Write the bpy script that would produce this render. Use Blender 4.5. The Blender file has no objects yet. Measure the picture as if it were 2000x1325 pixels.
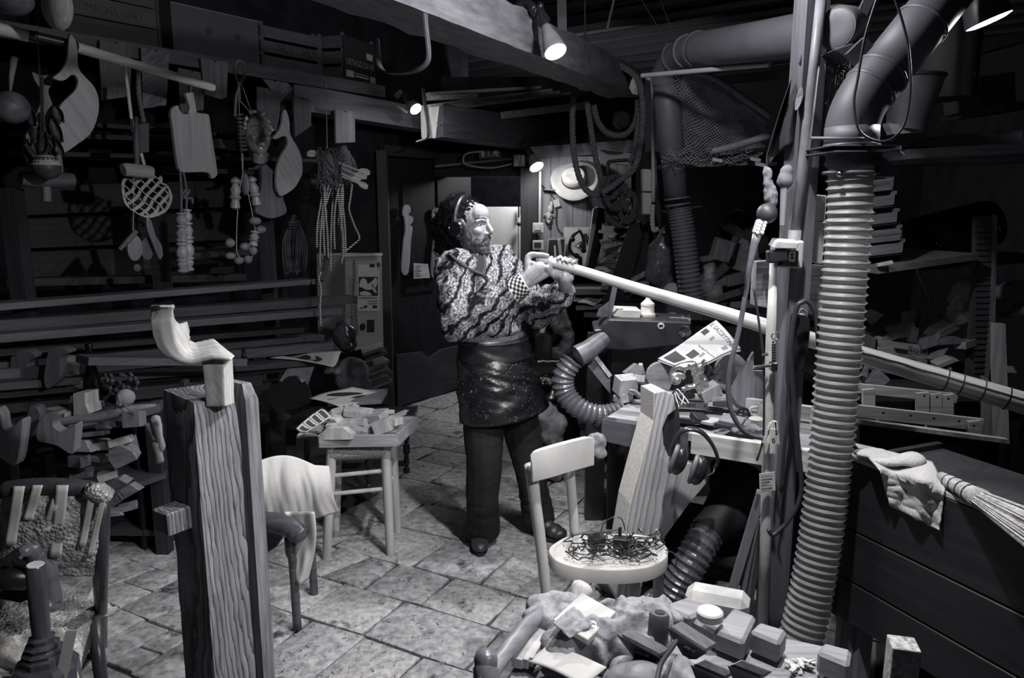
import bpy, bmesh, math, random
from mathutils import Vector, Matrix, Euler, noise, geometry
random.seed(11)
scene = bpy.context.scene
C = scene.collection
PI = math.pi
# ------------------------------------------------------------------ camera
FPX, PITCH, CH = 1450.0, math.radians(10.25), 1.68
cam_d = bpy.data.cameras.new('camera'); cam = bpy.data.objects.new('camera', cam_d); C.objects.link(cam)
cam.location = (0, 0, CH); cam.rotation_euler = (PI/2 - PITCH, 0, 0)
cam_d.sensor_width = 36.0; cam_d.lens = FPX/2000*36.0; cam_d.clip_start = 0.05; cam_d.clip_end = 60
scene.camera = cam
# ------------------------------------------------------------------ world, lights, exposure
scene.view_settings.view_transform = 'Standard'; scene.view_settings.look = 'None'
scene.view_settings.gamma = 1; scene.view_settings.exposure = 0.0
scene.view_settings.use_curve_mapping = False
wd = bpy.data.worlds.new('world'); scene.world = wd; wd.use_nodes = True
wd.node_tree.nodes['Background'].inputs[0].default_value = (0.88, 0.9, 1.0, 1)
wd.node_tree.nodes['Background'].inputs[1].default_value = 0.022
def spot(name, loc, target, power, angle=120, blend=0.6, size=0.04, col=(1, 0.985, 0.96)):
    d = bpy.data.lights.new(name, 'SPOT'); d.energy = power; d.spot_size = math.radians(angle); d.spot_blend = blend
    d.shadow_soft_size = size; d.color = col
    o = bpy.data.objects.new(name, d); C.objects.link(o); o.location = loc
    o.rotation_euler = (Vector(target)-Vector(loc)).to_track_quat('-Z', 'Y').to_euler()
    return o
# ------------------------------------------------------------------ pixel -> world
_c, _s = math.cos(PITCH), math.sin(PITCH)
def ray(px, py):
    u = (px-1000)/FPX; v = -(py-662.5)/FPX
    return Vector((u, _c+v*_s, -_s+v*_c))
CAM = Vector((0, 0, CH))
def G(px, py, z=0.0):
    d = ray(px, py); return CAM + d*((z-CH)/d.z)
def W(px, py, Y):
    d = ray(px, py); return CAM + d*(Y/d.y)
def PX(p):
    p = Vector(p)-CAM
    zc = p.y*_c - p.z*_s
    return (1000+FPX*p.x/zc, 662.5-FPX*(p.y*_s+p.z*_c)/zc)
def ppm(p):
    p = Vector(p)-CAM; return FPX/(p.y*_c-p.z*_s)
class Pl:
    def __init__(s, O, n): s.O = Vector(O); s.n = Vector(n).normalized()
    def pt(s, px, py, off=0.0):
        d = ray(px, py); O = s.O + s.n*off
        return CAM + d*((O-CAM).dot(s.n)/d.dot(s.n))
LN = Vector((0.8, -0.6, 0)); LD = Vector((0.6, 0.8, 0))        # left wall: normal into the room, direction
LO = Vector((-1.0, 6.1, 0))
def LW(off): return Pl(LO+LN*off, LN)
def YP(Y, yaw=0.0):     # plane facing the camera at depth Y
    return Pl((0, Y, 0), (math.sin(yaw), -math.cos(yaw), 0))
ZUP = Vector((0, 0, 1))
# ------------------------------------------------------------------ mesh builder
def frame(d):
    d = Vector(d).normalized()
    a = Vector((0, 0, 1)) if abs(d.z) < 0.9 else Vector((0, 1, 0))
    u = d.cross(a).normalized(); return d, u, u.cross(d).normalized()
def V(*a): return Vector(a)
class MB:
    def __init__(s): s.v = []; s.f = []
    def add(s, vs, fs):
        b = len(s.v); s.v += [Vector(q) for q in vs]; s.f += [tuple(i+b for i in f) for f in fs]; return s
    def box(s, c, size, R=None):
        hx, hy, hz = size[0]/2, size[1]/2, size[2]/2; c = Vector(c)
        vs = [Vector((x, y, z)) for x in (-hx, hx) for y in (-hy, hy) for z in (-hz, hz)]
        if R is not None: vs = [R @ q for q in vs]
        return s.add([q+c for q in vs], [(0,1,3,2),(4,6,7,5),(0,4,5,1),(2,3,7,6),(0,2,6,4),(1,5,7,3)])
    def bar(s, p0, p1, w, h, up=(0, 0, 1), taper=1.0):
        p0 = Vector(p0); p1 = Vector(p1); d = (p1-p0).normalized(); up = Vector(up)
        u = d.cross(up)
        if u.length < 1e-4: u = d.cross(Vector((0, 1, 0)))
        u.normalize(); n = u.cross(d).normalized()
        vs = []
        for p, k in ((p0, 1.0), (p1, taper)):
            for a, b in ((-1,-1),(1,-1),(1,1),(-1,1)): vs.append(p+u*(a*w*k/2)+n*(b*h*k/2))
        return s.add(vs, [(3,2,1,0),(4,5,6,7),(0,1,5,4),(1,2,6,5),(2,3,7,6),(3,0,4,7)])
    def tube(s, path, r, n=8, closed=False, cap=True, flat=1.0):
        path = [Vector(p) for p in path]; m = len(path)
        rs = r if isinstance(r, (list, tuple)) else [r]*m
        b = len(s.v); prev = None
        for i, p in enumerate(path):
            if closed: d = path[(i+1) % m]-path[i-1]
            else: d = path[min(i+1, m-1)]-path[max(i-1, 0)]
            if d.length < 1e-9: d = Vector((0, 0, 1))
            d.normalize()
            u = frame(d)[1] if prev is None else prev-d*prev.dot(d)
            if u.length < 1e-6: u = frame(d)[1]
            u.normalize(); w = d.cross(u)
            prev = u.copy()
            for k in range(n):
                a = 2*PI*k/n; s.v.append(p+u*(math.cos(a)*rs[i])+w*(math.sin(a)*rs[i]*flat))
        mm = m if closed else m-1
        for i in range(mm):
            for k in range(n):
                a = b+i*n+k; a2 = b+i*n+(k+1) % n; j = (i+1) % m
                s.f.append((a, a2, b+j*n+(k+1) % n, b+j*n+k))
        if cap and not closed:
            s.f.append(tuple(b+k for k in reversed(range(n)))); s.f.append(tuple(b+(m-1)*n+k for k in range(n)))
        return s
    def lathe(s, prof, base, axis=(0, 0, 1), n=16):       # prof: (radius, distance along axis)
        d, u, w = frame(axis); base = Vector(base); b = len(s.v); m = len(prof)
        for r, h in prof:
            for k in range(n):
                a = 2*PI*k/n; s.v.append(base+d*h+(u*math.cos(a)+w*math.sin(a))*max(r, 1e-4))
        for i in range(m-1):
            for k in range(n): s.f.append((b+i*n+k, b+i*n+(k+1) % n, b+(i+1)*n+(k+1) % n, b+(i+1)*n+k))
        s.f.append(tuple(b+k for k in reversed(range(n)))); s.f.append(tuple(b+(m-1)*n+k for k in range(n)))
        return s
    def prism(s, poly, vec):
        n = len(poly); poly = [Vector(p) for p in poly]; vec = Vector(vec); b = len(s.v)
        s.v += poly+[p+vec for p in poly]
        nrm = Vector((0, 0, 0))
        for i in range(n): nrm += poly[i].cross(poly[(i+1) % n])
        fl = nrm.dot(vec) > 0
        A = tuple(range(b, b+n)); B = tuple(range(b+n, b+2*n))
        s.f.append(A[::-1] if fl else A); s.f.append(B if fl else B[::-1])
        for i in range(n):
            j = (i+1) % n; q = (b+i, b+j, b+n+j, b+n+i); s.f.append(q if fl else q[::-1])
        return s
    def sph(s, c, r, n=12, m=8, R=None):
        c = Vector(c); r = r if isinstance(r, (tuple, list, Vector)) else (r, r, r); b = len(s.v)
        def q(x, y, z):
            p = Vector((x*r[0], y*r[1], z*r[2]))
            return c+(R @ p if R is not None else p)
        s.v.append(q(0, 0, 1))
        for i in range(1, m):
            t = PI*i/m
            for k in range(n):
                a = 2*PI*k/n; s.v.append(q(math.sin(t)*math.cos(a), math.sin(t)*math.sin(a), math.cos(t)))
        s.v.append(q(0, 0, -1)); e = len(s.v)-1
        for k in range(n):
            s.f.append((b, b+1+k, b+1+(k+1) % n)); s.f.append((e, b+1+(m-2)*n+(k+1) % n, b+1+(m-2)*n+k))
        for i in range(m-2):
            for k in range(n): s.f.append((b+1+i*n+k, b+1+(i+1)*n+k, b+1+(i+1)*n+(k+1) % n, b+1+i*n+(k+1) % n))
        return s
    def loft(s, rings, cap=True, closed=True):
        n = len(rings[0]); b = len(s.v)
        for r in rings: s.v += [Vector(p) for p in r]
        for i in range(len(rings)-1):
            for k in range(n if closed else n-1): s.f.append((b+i*n+k, b+i*n+(k+1) % n, b+(i+1)*n+(k+1) % n, b+(i+1)*n+k))
        if cap and closed:
            s.f.append(tuple(b+k for k in reversed(range(n)))); s.f.append(tuple(b+(len(rings)-1)*n+k for k in range(n)))
        return s
    def sheet(s, fn, nu, nv, th=0.0):       # fn(u,v)->point, u,v in 0..1 ; optional thickness
        b = len(s.v); P = [[Vector(fn(i/nu, j/nv)) for j in range(nv+1)] for i in range(nu+1)]
        for r in P: s.v += r
        I = lambda i, j: b+i*(nv+1)+j
        for i in range(nu):
            for j in range(nv): s.f.append((I(i, j), I(i+1, j), I(i+1, j+1), I(i, j+1)))
        if th:
            N = []
            for i in range(nu+1):
                for j in range(nv+1):
                    du = P[min(i+1, nu)][j]-P[max(i-1, 0)][j]; dv = P[i][min(j+1, nv)]-P[i][max(j-1, 0)]
                    nn = du.cross(dv); N.append(nn.normalized() if nn.length > 1e-9 else Vector((0, 0, 1)))
            b2 = len(s.v); s.v += [s.v[b+k]-N[k]*th for k in range(len(N))]
            J = lambda i, j: b2+i*(nv+1)+j
            for i in range(nu):
                for j in range(nv): s.f.append((J(i, j+1), J(i+1, j+1), J(i+1, j), J(i, j)))
            for i in range(nu): s.f.append((I(i+1, 0), I(i, 0), J(i, 0), J(i+1, 0))); s.f.append((I(i, nv), I(i+1, nv), J(i+1, nv), J(i, nv)))
            for j in range(nv): s.f.append((I(0, j), I(0, j+1), J(0, j+1), J(0, j))); s.f.append((I(nu, j+1), I(nu, j), J(nu, j), J(nu, j+1)))
        return s
    def mesh(s, name):
        me = bpy.data.meshes.new(name); me.from_pydata([tuple(q) for q in s.v], [], s.f); me.update(); return me
def finish(o, mat, smooth=None, bevel=0.0):
    me = o.data
    if mat is not None:
        me.materials.clear(); me.materials.append(mat)
    if smooth is not None:
        me.polygons.foreach_set('use_smooth', [True]*len(me.polygons))
        if smooth < 179: me.set_sharp_from_angle(angle=math.radians(smooth))
    if bevel:
        m = o.modifiers.new('bevel', 'BEVEL'); m.width = bevel; m.segments = 1; m.limit_method = 'ANGLE'; m.angle_limit = math.radians(40)
    return o
def wmat(o): return o.matrix_basis.copy() if o.parent is None else wmat(o.parent) @ o.matrix_parent_inverse @ o.matrix_basis
def obj(name, mb, mat, parent=None, smooth=None, bevel=0.0):
    me = mb.mesh(name) if isinstance(mb, MB) else mb
    o = bpy.data.objects.new(name, me); C.objects.link(o); finish(o, mat, smooth, bevel)
    if parent is not None:
        o.parent = parent
        o.matrix_parent_inverse = wmat(parent).inverted()
    return o
def pobj(*a, **k): return obj(*a, **k)
def tag(o, label, cat, group=None, kind=None):
    if label: o['label'] = label
    if cat: o['category'] = cat
    if group: o['group'] = group
    if kind: o['kind'] = kind
    return o
def thing(name, label, cat, loc=(0, 0, 0), group=None):
    o = bpy.data.objects.new(name, None); C.objects.link(o); o.location = loc; o.empty_display_size = 0.05
    return tag(o, label, cat, group)
def struct(name, mb, mat, **k):
    o = obj(name, mb, mat, **k); o['kind'] = 'structure'; return o
def one(name, mb, mat, label, cat, group=None, smooth=None, bevel=0.0):
    return tag(obj(name, mb, mat, None, smooth, bevel), label, cat, group)
def recenter(o):      # put a mesh's origin at its base centre
    me = o.data; n = len(me.vertices)
    if not n: return o
    co = [v.co.copy() for v in me.vertices]
    c = Vector(((min(q.x for q in co)+max(q.x for q in co))/2, (min(q.y for q in co)+max(q.y for q in co))/2, min(q.z for q in co)))
    me.transform(Matrix.Translation(-c)); o.location = o.location+c; return o
# ------------------------------------------------------------------ smooth curves
def cr(pts, n=6, closed=False):      # Catmull-Rom
    pts = [Vector(p) for p in pts]; m = len(pts); out = []
    rng = range(m if closed else m-1)
    for i in rng:
        p0 = pts[i-1] if (closed or i > 0) else pts[0]; p1 = pts[i]; p2 = pts[(i+1) % m]
        p3 = pts[(i+2) % m] if (closed or i+2 < m) else pts[-1]
        for k in range(n):
            t = k/n
            out.append(0.5*((2*p1)+(p2-p0)*t+(2*p0-5*p1+4*p2-p3)*t*t+(3*p1-p0-3*p2+p3)*t**3))
    if not closed: out.append(pts[-1])
    return out
def cr2(pts, n=5, closed=True): return [(q.x, q.y) for q in cr([(a, b, 0) for a, b in pts], n, closed)]
def lerp(a, b, t): return a+(b-a)*t
def remesh(mb, voxel, smooth=2, name='skin'):
    me = mb.mesh(name) if isinstance(mb, MB) else mb
    o = bpy.data.objects.new('tmp', me); C.objects.link(o)
    r = o.modifiers.new('r', 'REMESH'); r.mode = 'VOXEL'; r.voxel_size = voxel; r.adaptivity = 0
    if smooth:
        q = o.modifiers.new('s', 'SMOOTH'); q.iterations = smooth; q.factor = 0.5
    dg = bpy.context.evaluated_depsgraph_get()
    out = bpy.data.meshes.new_from_object(o.evaluated_get(dg)); out.name = name
    bpy.data.objects.remove(o); return out
def disp(me, fn):       # push vertices along their normals
    co = [v.co.copy() for v in me.vertices]; no = [v.normal.copy() for v in me.vertices]; out = []
    for c, n in zip(co, no): out.extend(c+n*fn(c))
    me.vertices.foreach_set('co', out); me.update(); return me
def rot(axis, deg): return Matrix.Rotation(math.radians(deg), 3, axis)
# ------------------------------------------------------------------ materials
def tint(v, k=1.0):
    t = min(1.0, v/0.5)
    a = lerp(0.915, 1.0, t); b = lerp(0.92, 0.985, t); c = lerp(1.17, 0.97, t)
    return (min(1, v*lerp(1, a, k)), min(1, v*lerp(1, b, k)), min(1, v*lerp(1, c, k)), 1)
MATS = {}
def mat(name, v=0.3, rough=0.6, kind='plain', axis=(1, 0, 0), var=0.3, scale=12.0, stretch=12.0, metal=0.0, bump=0.2, spec=0.4, v2=None, cut=0.5, rings=0.0, v2s=None, alpha=1.0, space='Object'):
    if name in MATS: return MATS[name]
    m = bpy.data.materials.new(name); m.use_nodes = True; MATS[name] = m
    nt = m.node_tree; N = nt.nodes; L = nt.links; bs = N['Principled BSDF']
    bs.inputs['Roughness'].default_value = rough; bs.inputs['Metallic'].default_value = metal
    bs.inputs['Specular IOR Level'].default_value = spec
    if alpha < 1: bs.inputs['Alpha'].default_value = alpha
    tc = N.new('ShaderNodeTexCoord'); mp = N.new('ShaderNodeMapping'); mp.vector_type = 'TEXTURE'
    L.new(tc.outputs[space], mp.inputs[0])
    d = Vector(axis).normalized()
    mp.inputs['Rotation'].default_value = d.to_track_quat('X', 'Z').to_euler()
    st = stretch if kind in ('wood', 'worn') else 1.0
    mp.inputs['Scale'].default_value = (st/scale, 1/scale, 1/scale)
    nz = N.new('ShaderNodeTexNoise'); nz.inputs['Scale'].default_value = 1.0; nz.inputs['Detail'].default_value = 6; nz.inputs['Roughness'].default_value = 0.62
    L.new(mp.outputs[0], nz.inputs[0])
    src = nz.outputs[0]
    if rings:
        wv = N.new('ShaderNodeTexWave'); wv.wave_type = 'BANDS'; wv.bands_direction = 'Y'; wv.inputs['Scale'].default_value = rings; wv.inputs['Distortion'].default_value = 9; wv.inputs['Detail'].default_value = 3; wv.inputs['Detail Scale'].default_value = 0.8
        L.new(mp.outputs[0], wv.inputs[0])
        mx = N.new('ShaderNodeMix'); mx.data_type = 'FLOAT'; mx.inputs[0].default_value = 0.28
        L.new(nz.outputs[0], mx.inputs[2]); L.new(wv.outputs[1], mx.inputs[3]); src = mx.outputs[0]
    rp = N.new('ShaderNodeValToRGB'); L.new(src, rp.inputs[0])
    e = rp.color_ramp.elements
    e[0].position = 0.3; e[0].color = tint(v*(1-var)); e[1].position = 0.7; e[1].color = tint(v*(1+var))
    outc = rp.outputs[0]
    if v2 is not None:       # worn patches / stains / painted highlights of a second tone
        n2 = N.new('ShaderNodeTexNoise'); n2.inputs['Scale'].default_value = v2s or (0.35 if kind != 'wood' else 0.5); n2.inputs['Detail'].default_value = 8; n2.inputs['Roughness'].default_value = 0.7
        L.new(mp.outputs[0], n2.inputs[0])
        r2 = N.new('ShaderNodeValToRGB'); r2.color_ramp.elements[0].position = cut; r2.color_ramp.elements[1].position = min(1, cut+0.09)
        L.new(n2.outputs[0], r2.inputs[0])
        mx2 = N.new('ShaderNodeMix'); mx2.data_type = 'RGBA'; L.new(r2.outputs[0], mx2.inputs[0])
        L.new(outc, mx2.inputs[6]); mx2.inputs[7].default_value = tint(v2); outc = mx2.outputs[2]
    L.new(outc, bs.inputs['Base Color'])
    if bump:
        bp = N.new('ShaderNodeBump'); bp.inputs['Strength'].default_value = bump; bp.inputs['Distance'].default_value = 0.01
        L.new(src, bp.inputs['Height']); L.new(bp.outputs[0], bs.inputs['Normal'])
    return m
def sawn(name, v, pith, axis=(0.05, 0.03, 1), period=0.008, var=0.55, rough=0.55, bump=0.5, v2=None, cut=0.6, dist=2.5):
    # timber with real growth rings round a pith line: rings on the ends, cathedral grain on the faces
    if name in MATS: return MATS[name]
    m = mat(name, v, rough, 'wood', axis=axis, var=var*.6, scale=70, stretch=25, bump=bump, v2=v2, cut=cut, v2s=.2)
    nt = m.node_tree; N = nt.nodes; L = nt.links; bs = N['Principled BSDF']
    tc = [n for n in N if n.type == 'TEX_COORD'][0]; mp = N.new('ShaderNodeMapping'); mp.vector_type = 'TEXTURE'
    mp.inputs['Location'].default_value = pith; mp.inputs['Rotation'].default_value = Vector(axis).to_track_quat('X', 'Z').to_euler(); mp.inputs['Scale'].default_value = (5, 1, 1)
    L.new(tc.outputs['Object'], mp.inputs[0])
    wv = N.new('ShaderNodeTexWave'); wv.wave_type = 'RINGS'; wv.rings_direction = 'X'; wv.inputs['Scale'].default_value = .314/period; wv.inputs['Distortion'].default_value = dist; wv.inputs['Detail'].default_value = 3; wv.inputs['Detail Scale'].default_value = 1.6; wv.wave_profile = 'SAW'
    L.new(mp.outputs[0], wv.inputs[0])
    rp = N.new('ShaderNodeValToRGB'); e = rp.color_ramp.elements; e[0].position = 0; k = 1-var; e[0].color = (1.15, 1.15, 1.15, 1); e[1].position = .95; e[1].color = (k*.6, k*.6, k*.62, 1); q = e.new(.55); q.color = (1, 1, 1, 1)
    L.new(wv.outputs[1], rp.inputs[0]); old = bs.inputs['Base Color'].links[0].from_socket
    mx = N.new('ShaderNodeMix'); mx.data_type = 'RGBA'; mx.blend_type = 'MULTIPLY'; mx.inputs[0].default_value = 1; L.new(old, mx.inputs[6]); L.new(rp.outputs[0], mx.inputs[7]); L.new(mx.outputs[2], bs.inputs['Base Color'])
    return m
def emis(name, strength, col=(1, 0.98, 0.94)):
    if name in MATS: return MATS[name]
    m = bpy.data.materials.new(name); m.use_nodes = True; MATS[name] = m
    bs = m.node_tree.nodes['Principled BSDF']; bs.inputs['Base Color'].default_value = (0.8, 0.8, 0.8, 1)
    bs.inputs['Emission Color'].default_value = (*col, 1); bs.inputs['Emission Strength'].default_value = strength
    return m
def film(name, v=0.6, alpha=0.35, rough=0.15, bump=0.3, scale=60):
    m = mat(name, v, rough, 'plain', scale=scale, bump=bump, var=0.15, spec=0.6, alpha=alpha); return m
def glass(name, v=0.9, rough=0.1, ior=1.3, mixv=0.4):   # clear ribbed plastic: part see-through, part milky
    if name in MATS: return MATS[name]
    m = bpy.data.materials.new(name); m.use_nodes = True; MATS[name] = m
    nt = m.node_tree; N = nt.nodes; L = nt.links; bs = N['Principled BSDF']
    bs.inputs['Base Color'].default_value = tint(v); bs.inputs['Roughness'].default_value = rough; bs.inputs['Specular IOR Level'].default_value = 0.7
    tr = N.new('ShaderNodeBsdfTransparent'); mx = N.new('ShaderNodeMixShader'); mx.inputs[0].default_value = mixv; tl_ = N.new('ShaderNodeBsdfTranslucent'); tl_.inputs[0].default_value = tint(v); m2 = N.new('ShaderNodeMixShader'); m2.inputs[0].default_value = .45; L.new(bs.outputs[0], m2.inputs[1]); L.new(tl_.outputs[0], m2.inputs[2])
    L.new(tr.outputs[0], mx.inputs[1]); L.new(m2.outputs[0], mx.inputs[2]); L.new(mx.outputs[0], N['Material Output'].inputs[0])
    return m
AX = Vector((0.89, -0.46, 0)); AB = Vector((0.46, 0.89, 0))      # paving directions
def wood(name, v, axis=(1, 0, 0), **k):
    k.setdefault('rough', 0.62); k.setdefault('var', 0.35); k.setdefault('scale', 45); k.setdefault('stretch', 14)
    return mat(name, v, kind='wood', axis=axis, **k)
DX = (0.6, 0.8, 0)
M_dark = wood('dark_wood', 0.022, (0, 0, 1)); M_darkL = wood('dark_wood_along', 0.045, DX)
M_oldL = wood('old_board_along', 0.055, DX); M_oldL2 = wood('grey_board_along', 0.09, DX); M_oldL3 = wood('brown_board_along', 0.02, DX)
M_oldZ = wood('old_board_upright', 0.16, (0, 0, 1)); M_oldX = wood('old_board_across', 0.16, (1, 0, 0))
M_mid = wood('mid_wood', 0.3, (0, 0, 1)); M_midX = wood('mid_wood_across', 0.3, (1, 0, 0)); M_pale = wood('pale_wood', 0.5, (0, 0, 1)); M_paleX = wood('pale_wood_across', 0.5, (1, 0, 0))
M_black = mat('black_plastic', 0.015, 0.35, var=0.1, bump=0, spec=0.5)
M_iron = mat('dark_iron', 0.05, 0.45, metal=0.6, var=0.3, bump=0.1)
M_steel = mat('galvanised_steel', 0.11, 0.55, metal=0.15, var=0.14, scale=7, bump=0.12)
M_grey = mat('grey_plastic', 0.34, 0.45, var=0.05, bump=0); M_white = mat('white_plastic', 0.5, 0.4, var=0.05, bump=0)
M_paper = mat('white_paper', 0.45, 0.8, var=0.06, bump=0); M_ink = mat('printing_ink', 0.02, 0.7, var=0.1, bump=0); M_inkg = mat('grey_print', 0.16, 0.7, var=0.2, bump=0)
M_rope = mat('hemp_rope', 0.14, 0.9, var=0.4, scale=60, bump=0.3); M_cord = mat('pale_string', 0.42, 0.8, var=0.2, scale=60, bump=0.1)
M_cable = mat('black_cable', 0.03, 0.45, var=0.1, bump=0)
# ================================================================== THE SETTING
# floor: bed of dark grit with worn stone pavers laid on it, rotated to the building
M_grit = mat('floor_grit', 0.05, 0.9, var=0.6, scale=90, bump=0.6)
M_stone = mat('paver_stone', 0.28, 0.6, var=0.5, scale=26, bump=0.8, spec=0.35, v2=0.05, cut=0.57, v2s=.22)
M_stone2 = mat('paver_stone_worn', 0.33, 0.55, var=0.45, scale=32, bump=0.8, spec=0.4, v2=0.06, cut=0.58, v2s=.2)
fl = struct('floor', MB().box((0.4, 3.6, -0.055), (8.4, 9.4, 0.09)), M_grit)
def paver(poly):
    # poly: ground points (x,y) ; slightly domed slab with an irregular edge
    cx = sum(p[0] for p in poly)/len(poly); cy = sum(p[1] for p in poly)/len(poly)
    pts = []
    n = len(poly)
    for i in range(n):
        a = poly[i]; b = poly[(i+1) % n]
        L_ = math.hypot(b[0]-a[0], b[1]-a[1]); k = max(1, int(L_/0.09))
        for j in range(k):
            t = j/k; x = lerp(a[0], b[0], t); y = lerp(a[1], b[1], t)
            dx, dy = cx-x, cy-y; dl = math.hypot(dx, dy)+1e-6; ins = 0.001+0.0045*random.random()+(0.006 if j == 0 else 0)
            pts.append((x+dx/dl*ins, y+dy/dl*ins))
    tx, ty = random.uniform(-.008, .008), random.uniform(-.008, .008); z0 = random.uniform(-.003, .003)
    top = [Vector((x, y, z0+(x-cx)*tx+(y-cy)*ty)) for x, y in pts]
    inn = [Vector((lerp(cx, q.x, .955), lerp(cy, q.y, .955), q.z+0.004)) for q in top]
    low = [Vector((q.x, q.y, -0.012)) for q in top]
    m = MB(); m.loft([low, top, inn], cap=False); m.f.append(tuple(2*len(top)+i for i in range(len(top))))
    o = obj('paver', m, M_stone if random.random() < .6 else M_stone2, fl, smooth=50)
def cut_poly(poly, t1, t2):      # split a quad into two irregular pieces
    a, b, c, d = poly
    p = (lerp(a[0], b[0], t1), lerp(a[1], b[1], t1)); q = (lerp(d[0], c[0], t2), lerp(d[1], c[1], t2))
    return [a, p, q, d], [p, b, c, q]
npav = 0
O0 = Vector((-0.92, 3.065, 0))
rows = []
y = -2.2
while y < 6.0:
    h = random.choice([.29, .31, .34, .27]); rows.append((y, h)); y += h
for (r0, h) in rows:
    x = -3.2+random.uniform(0, .3)
    while x < 4.2:
        w = random.choice([.27, .3, .36, .42, .33, .48])
        jit = lambda: random.uniform(-.008, .008)
        q = []
        for (a, b) in ((x, r0), (x+w, r0), (x+w, r0+h), (x, r0+h)):
            p = O0+AX*(a+jit())+AB*(b+jit()); q.append((p.x, p.y))
        cx = sum(p[0] for p in q)/4; cy = sum(p[1] for p in q)/4
        x += w
        if cy < 1.9 or cy > 6.9: continue
        pxl, pyl = PX((cx, cy, 0))
        if pxl < -60 or pxl > 1760 or pyl > 1420: continue
        if pxl < 740 and pyl < 1000: continue
        if pxl > 1150 and pyl < 960: continue
        side = (Vector((cx, cy, 0))-LO).dot(LN)
        if side < 0.1: continue
        r = random.random()
        if r < 0.2 and w > .3:
            A, B = cut_poly(q, random.uniform(.35, .65), random.uniform(.3, .7)); parts_ = [A, B]
        elif r < 0.3:
            A, B = cut_poly(q, random.uniform(.3, .5), random.uniform(.5, .7)); parts_ = [A]
            k1, k2 = cut_poly([B[1], B[2], B[3], B[0]], .5, random.uniform(.35, .6)); parts_ += [k1, k2]
        else: parts_ = [q]
        for pp in parts_:
            if npav < 298: paver(pp); npav += 1
deb = MB(); rdb = random.Random(91)
for i in range(800):
    q = G(rdb.uniform(380, 1500), 1330-470*rdb.random()**1.5)
    if (q-LO).dot(LN) < .3 or q.y > 5: continue
    t = rdb.random(); L_ = rdb.uniform(.003, .012); a = rdb.uniform(0, PI); d = V(math.cos(a), math.sin(a), 0); c_ = V(-d.y, d.x, 0); z = .0075
    if t < .6: deb.add([q+V(0, 0, z)-d*L_-c_*.002, q+V(0, 0, z+.003)+d*L_-c_*.002, q+V(0, 0, z+.002)+d*L_+c_*.002, q+V(0, 0, z)-d*L_+c_*.003], [(0, 1, 2, 3)])
    else: deb.tube([q+V(0, 0, z+.002)+d*(L_*.8*math.cos(k*.9))+c_*(L_*.5*math.sin(k*.9)+k*.001) for k in range(6)], .0007, 3, cap=False)
tag(obj('wood_shavings', deb, mat('shavings', .2, .8, var=.8, scale=60, bump=0)), 'fine wood shavings and splinters scattered over the paving', 'wood shavings', kind='stuff')
# walls
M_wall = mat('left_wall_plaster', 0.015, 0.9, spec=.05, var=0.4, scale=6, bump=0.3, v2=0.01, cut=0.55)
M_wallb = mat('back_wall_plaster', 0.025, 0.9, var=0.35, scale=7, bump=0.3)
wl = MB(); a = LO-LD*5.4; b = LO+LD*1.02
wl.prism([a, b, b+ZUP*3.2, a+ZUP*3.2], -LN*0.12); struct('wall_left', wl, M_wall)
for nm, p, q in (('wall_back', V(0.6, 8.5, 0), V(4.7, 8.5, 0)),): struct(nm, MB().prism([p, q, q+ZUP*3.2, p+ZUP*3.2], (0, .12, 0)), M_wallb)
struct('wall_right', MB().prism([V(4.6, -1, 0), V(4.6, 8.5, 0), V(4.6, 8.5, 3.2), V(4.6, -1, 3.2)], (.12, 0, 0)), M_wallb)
# partition with panelled boards, where the hat hangs
PT = Pl((0, 5.95, 0), (0.12, -1, 0)); PTd = Vector((1, 0.12, 0)).normalized()
M_part = wood('partition_board', 0.26, (0, 0, 1), scale=30, v2=0.16, cut=0.56)
pw = struct('wall_partition', MB().prism([PT.pt(1042, 700), PT.pt(1700, 700), PT.pt(1700, 296), PT.pt(1042, 296)], (0.01, 0.08, 0)), M_dark)
# lower the partition to the floor
for v in pw.data.vertices:
    if v.co.z < 1.6: v.co.z = 0
xs = [1042, 1075, 1118, 1146, 1176, 1204, 1232]
for i in range(len(xs)-1):
    q = [PT.pt(xs[i]+.6, 306), PT.pt(xs[i+1]-.6, 306), PT.pt(xs[i+1]-.6, 560), PT.pt(xs[i]+.6, 560)]
    obj('board', MB().prism([p for p in q], PT.n*0.022), M_part, pw)
obj('rail', MB().bar(PT.pt(1030, 300)+PT.n*.03, PT.pt(1250, 285)+PT.n*.03, .05, .09), M_oldX, pw)
# lintel and jamb of the opening behind the man, bright sheet beyond
dj = struct('door_2', MB().bar(W(1034, 880, 5.9)*1.0, W(1034, 330, 5.9), .09, .14), M_dark)
for v in dj.data.vertices:
    if v.co.z < 1: v.co.z = 0
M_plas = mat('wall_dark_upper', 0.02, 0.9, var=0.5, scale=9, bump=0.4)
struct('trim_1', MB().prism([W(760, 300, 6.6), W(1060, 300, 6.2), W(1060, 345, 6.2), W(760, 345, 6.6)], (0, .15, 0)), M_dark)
struct('wall_lintel', MB().prism([W(745, 345, 6.7), W(745, 150, 6.7), W(1260, 150, 6.4), W(1260, 310, 6.4), W(1050, 320, 6.5)], (0, .12, 0)), M_plas)
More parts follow.
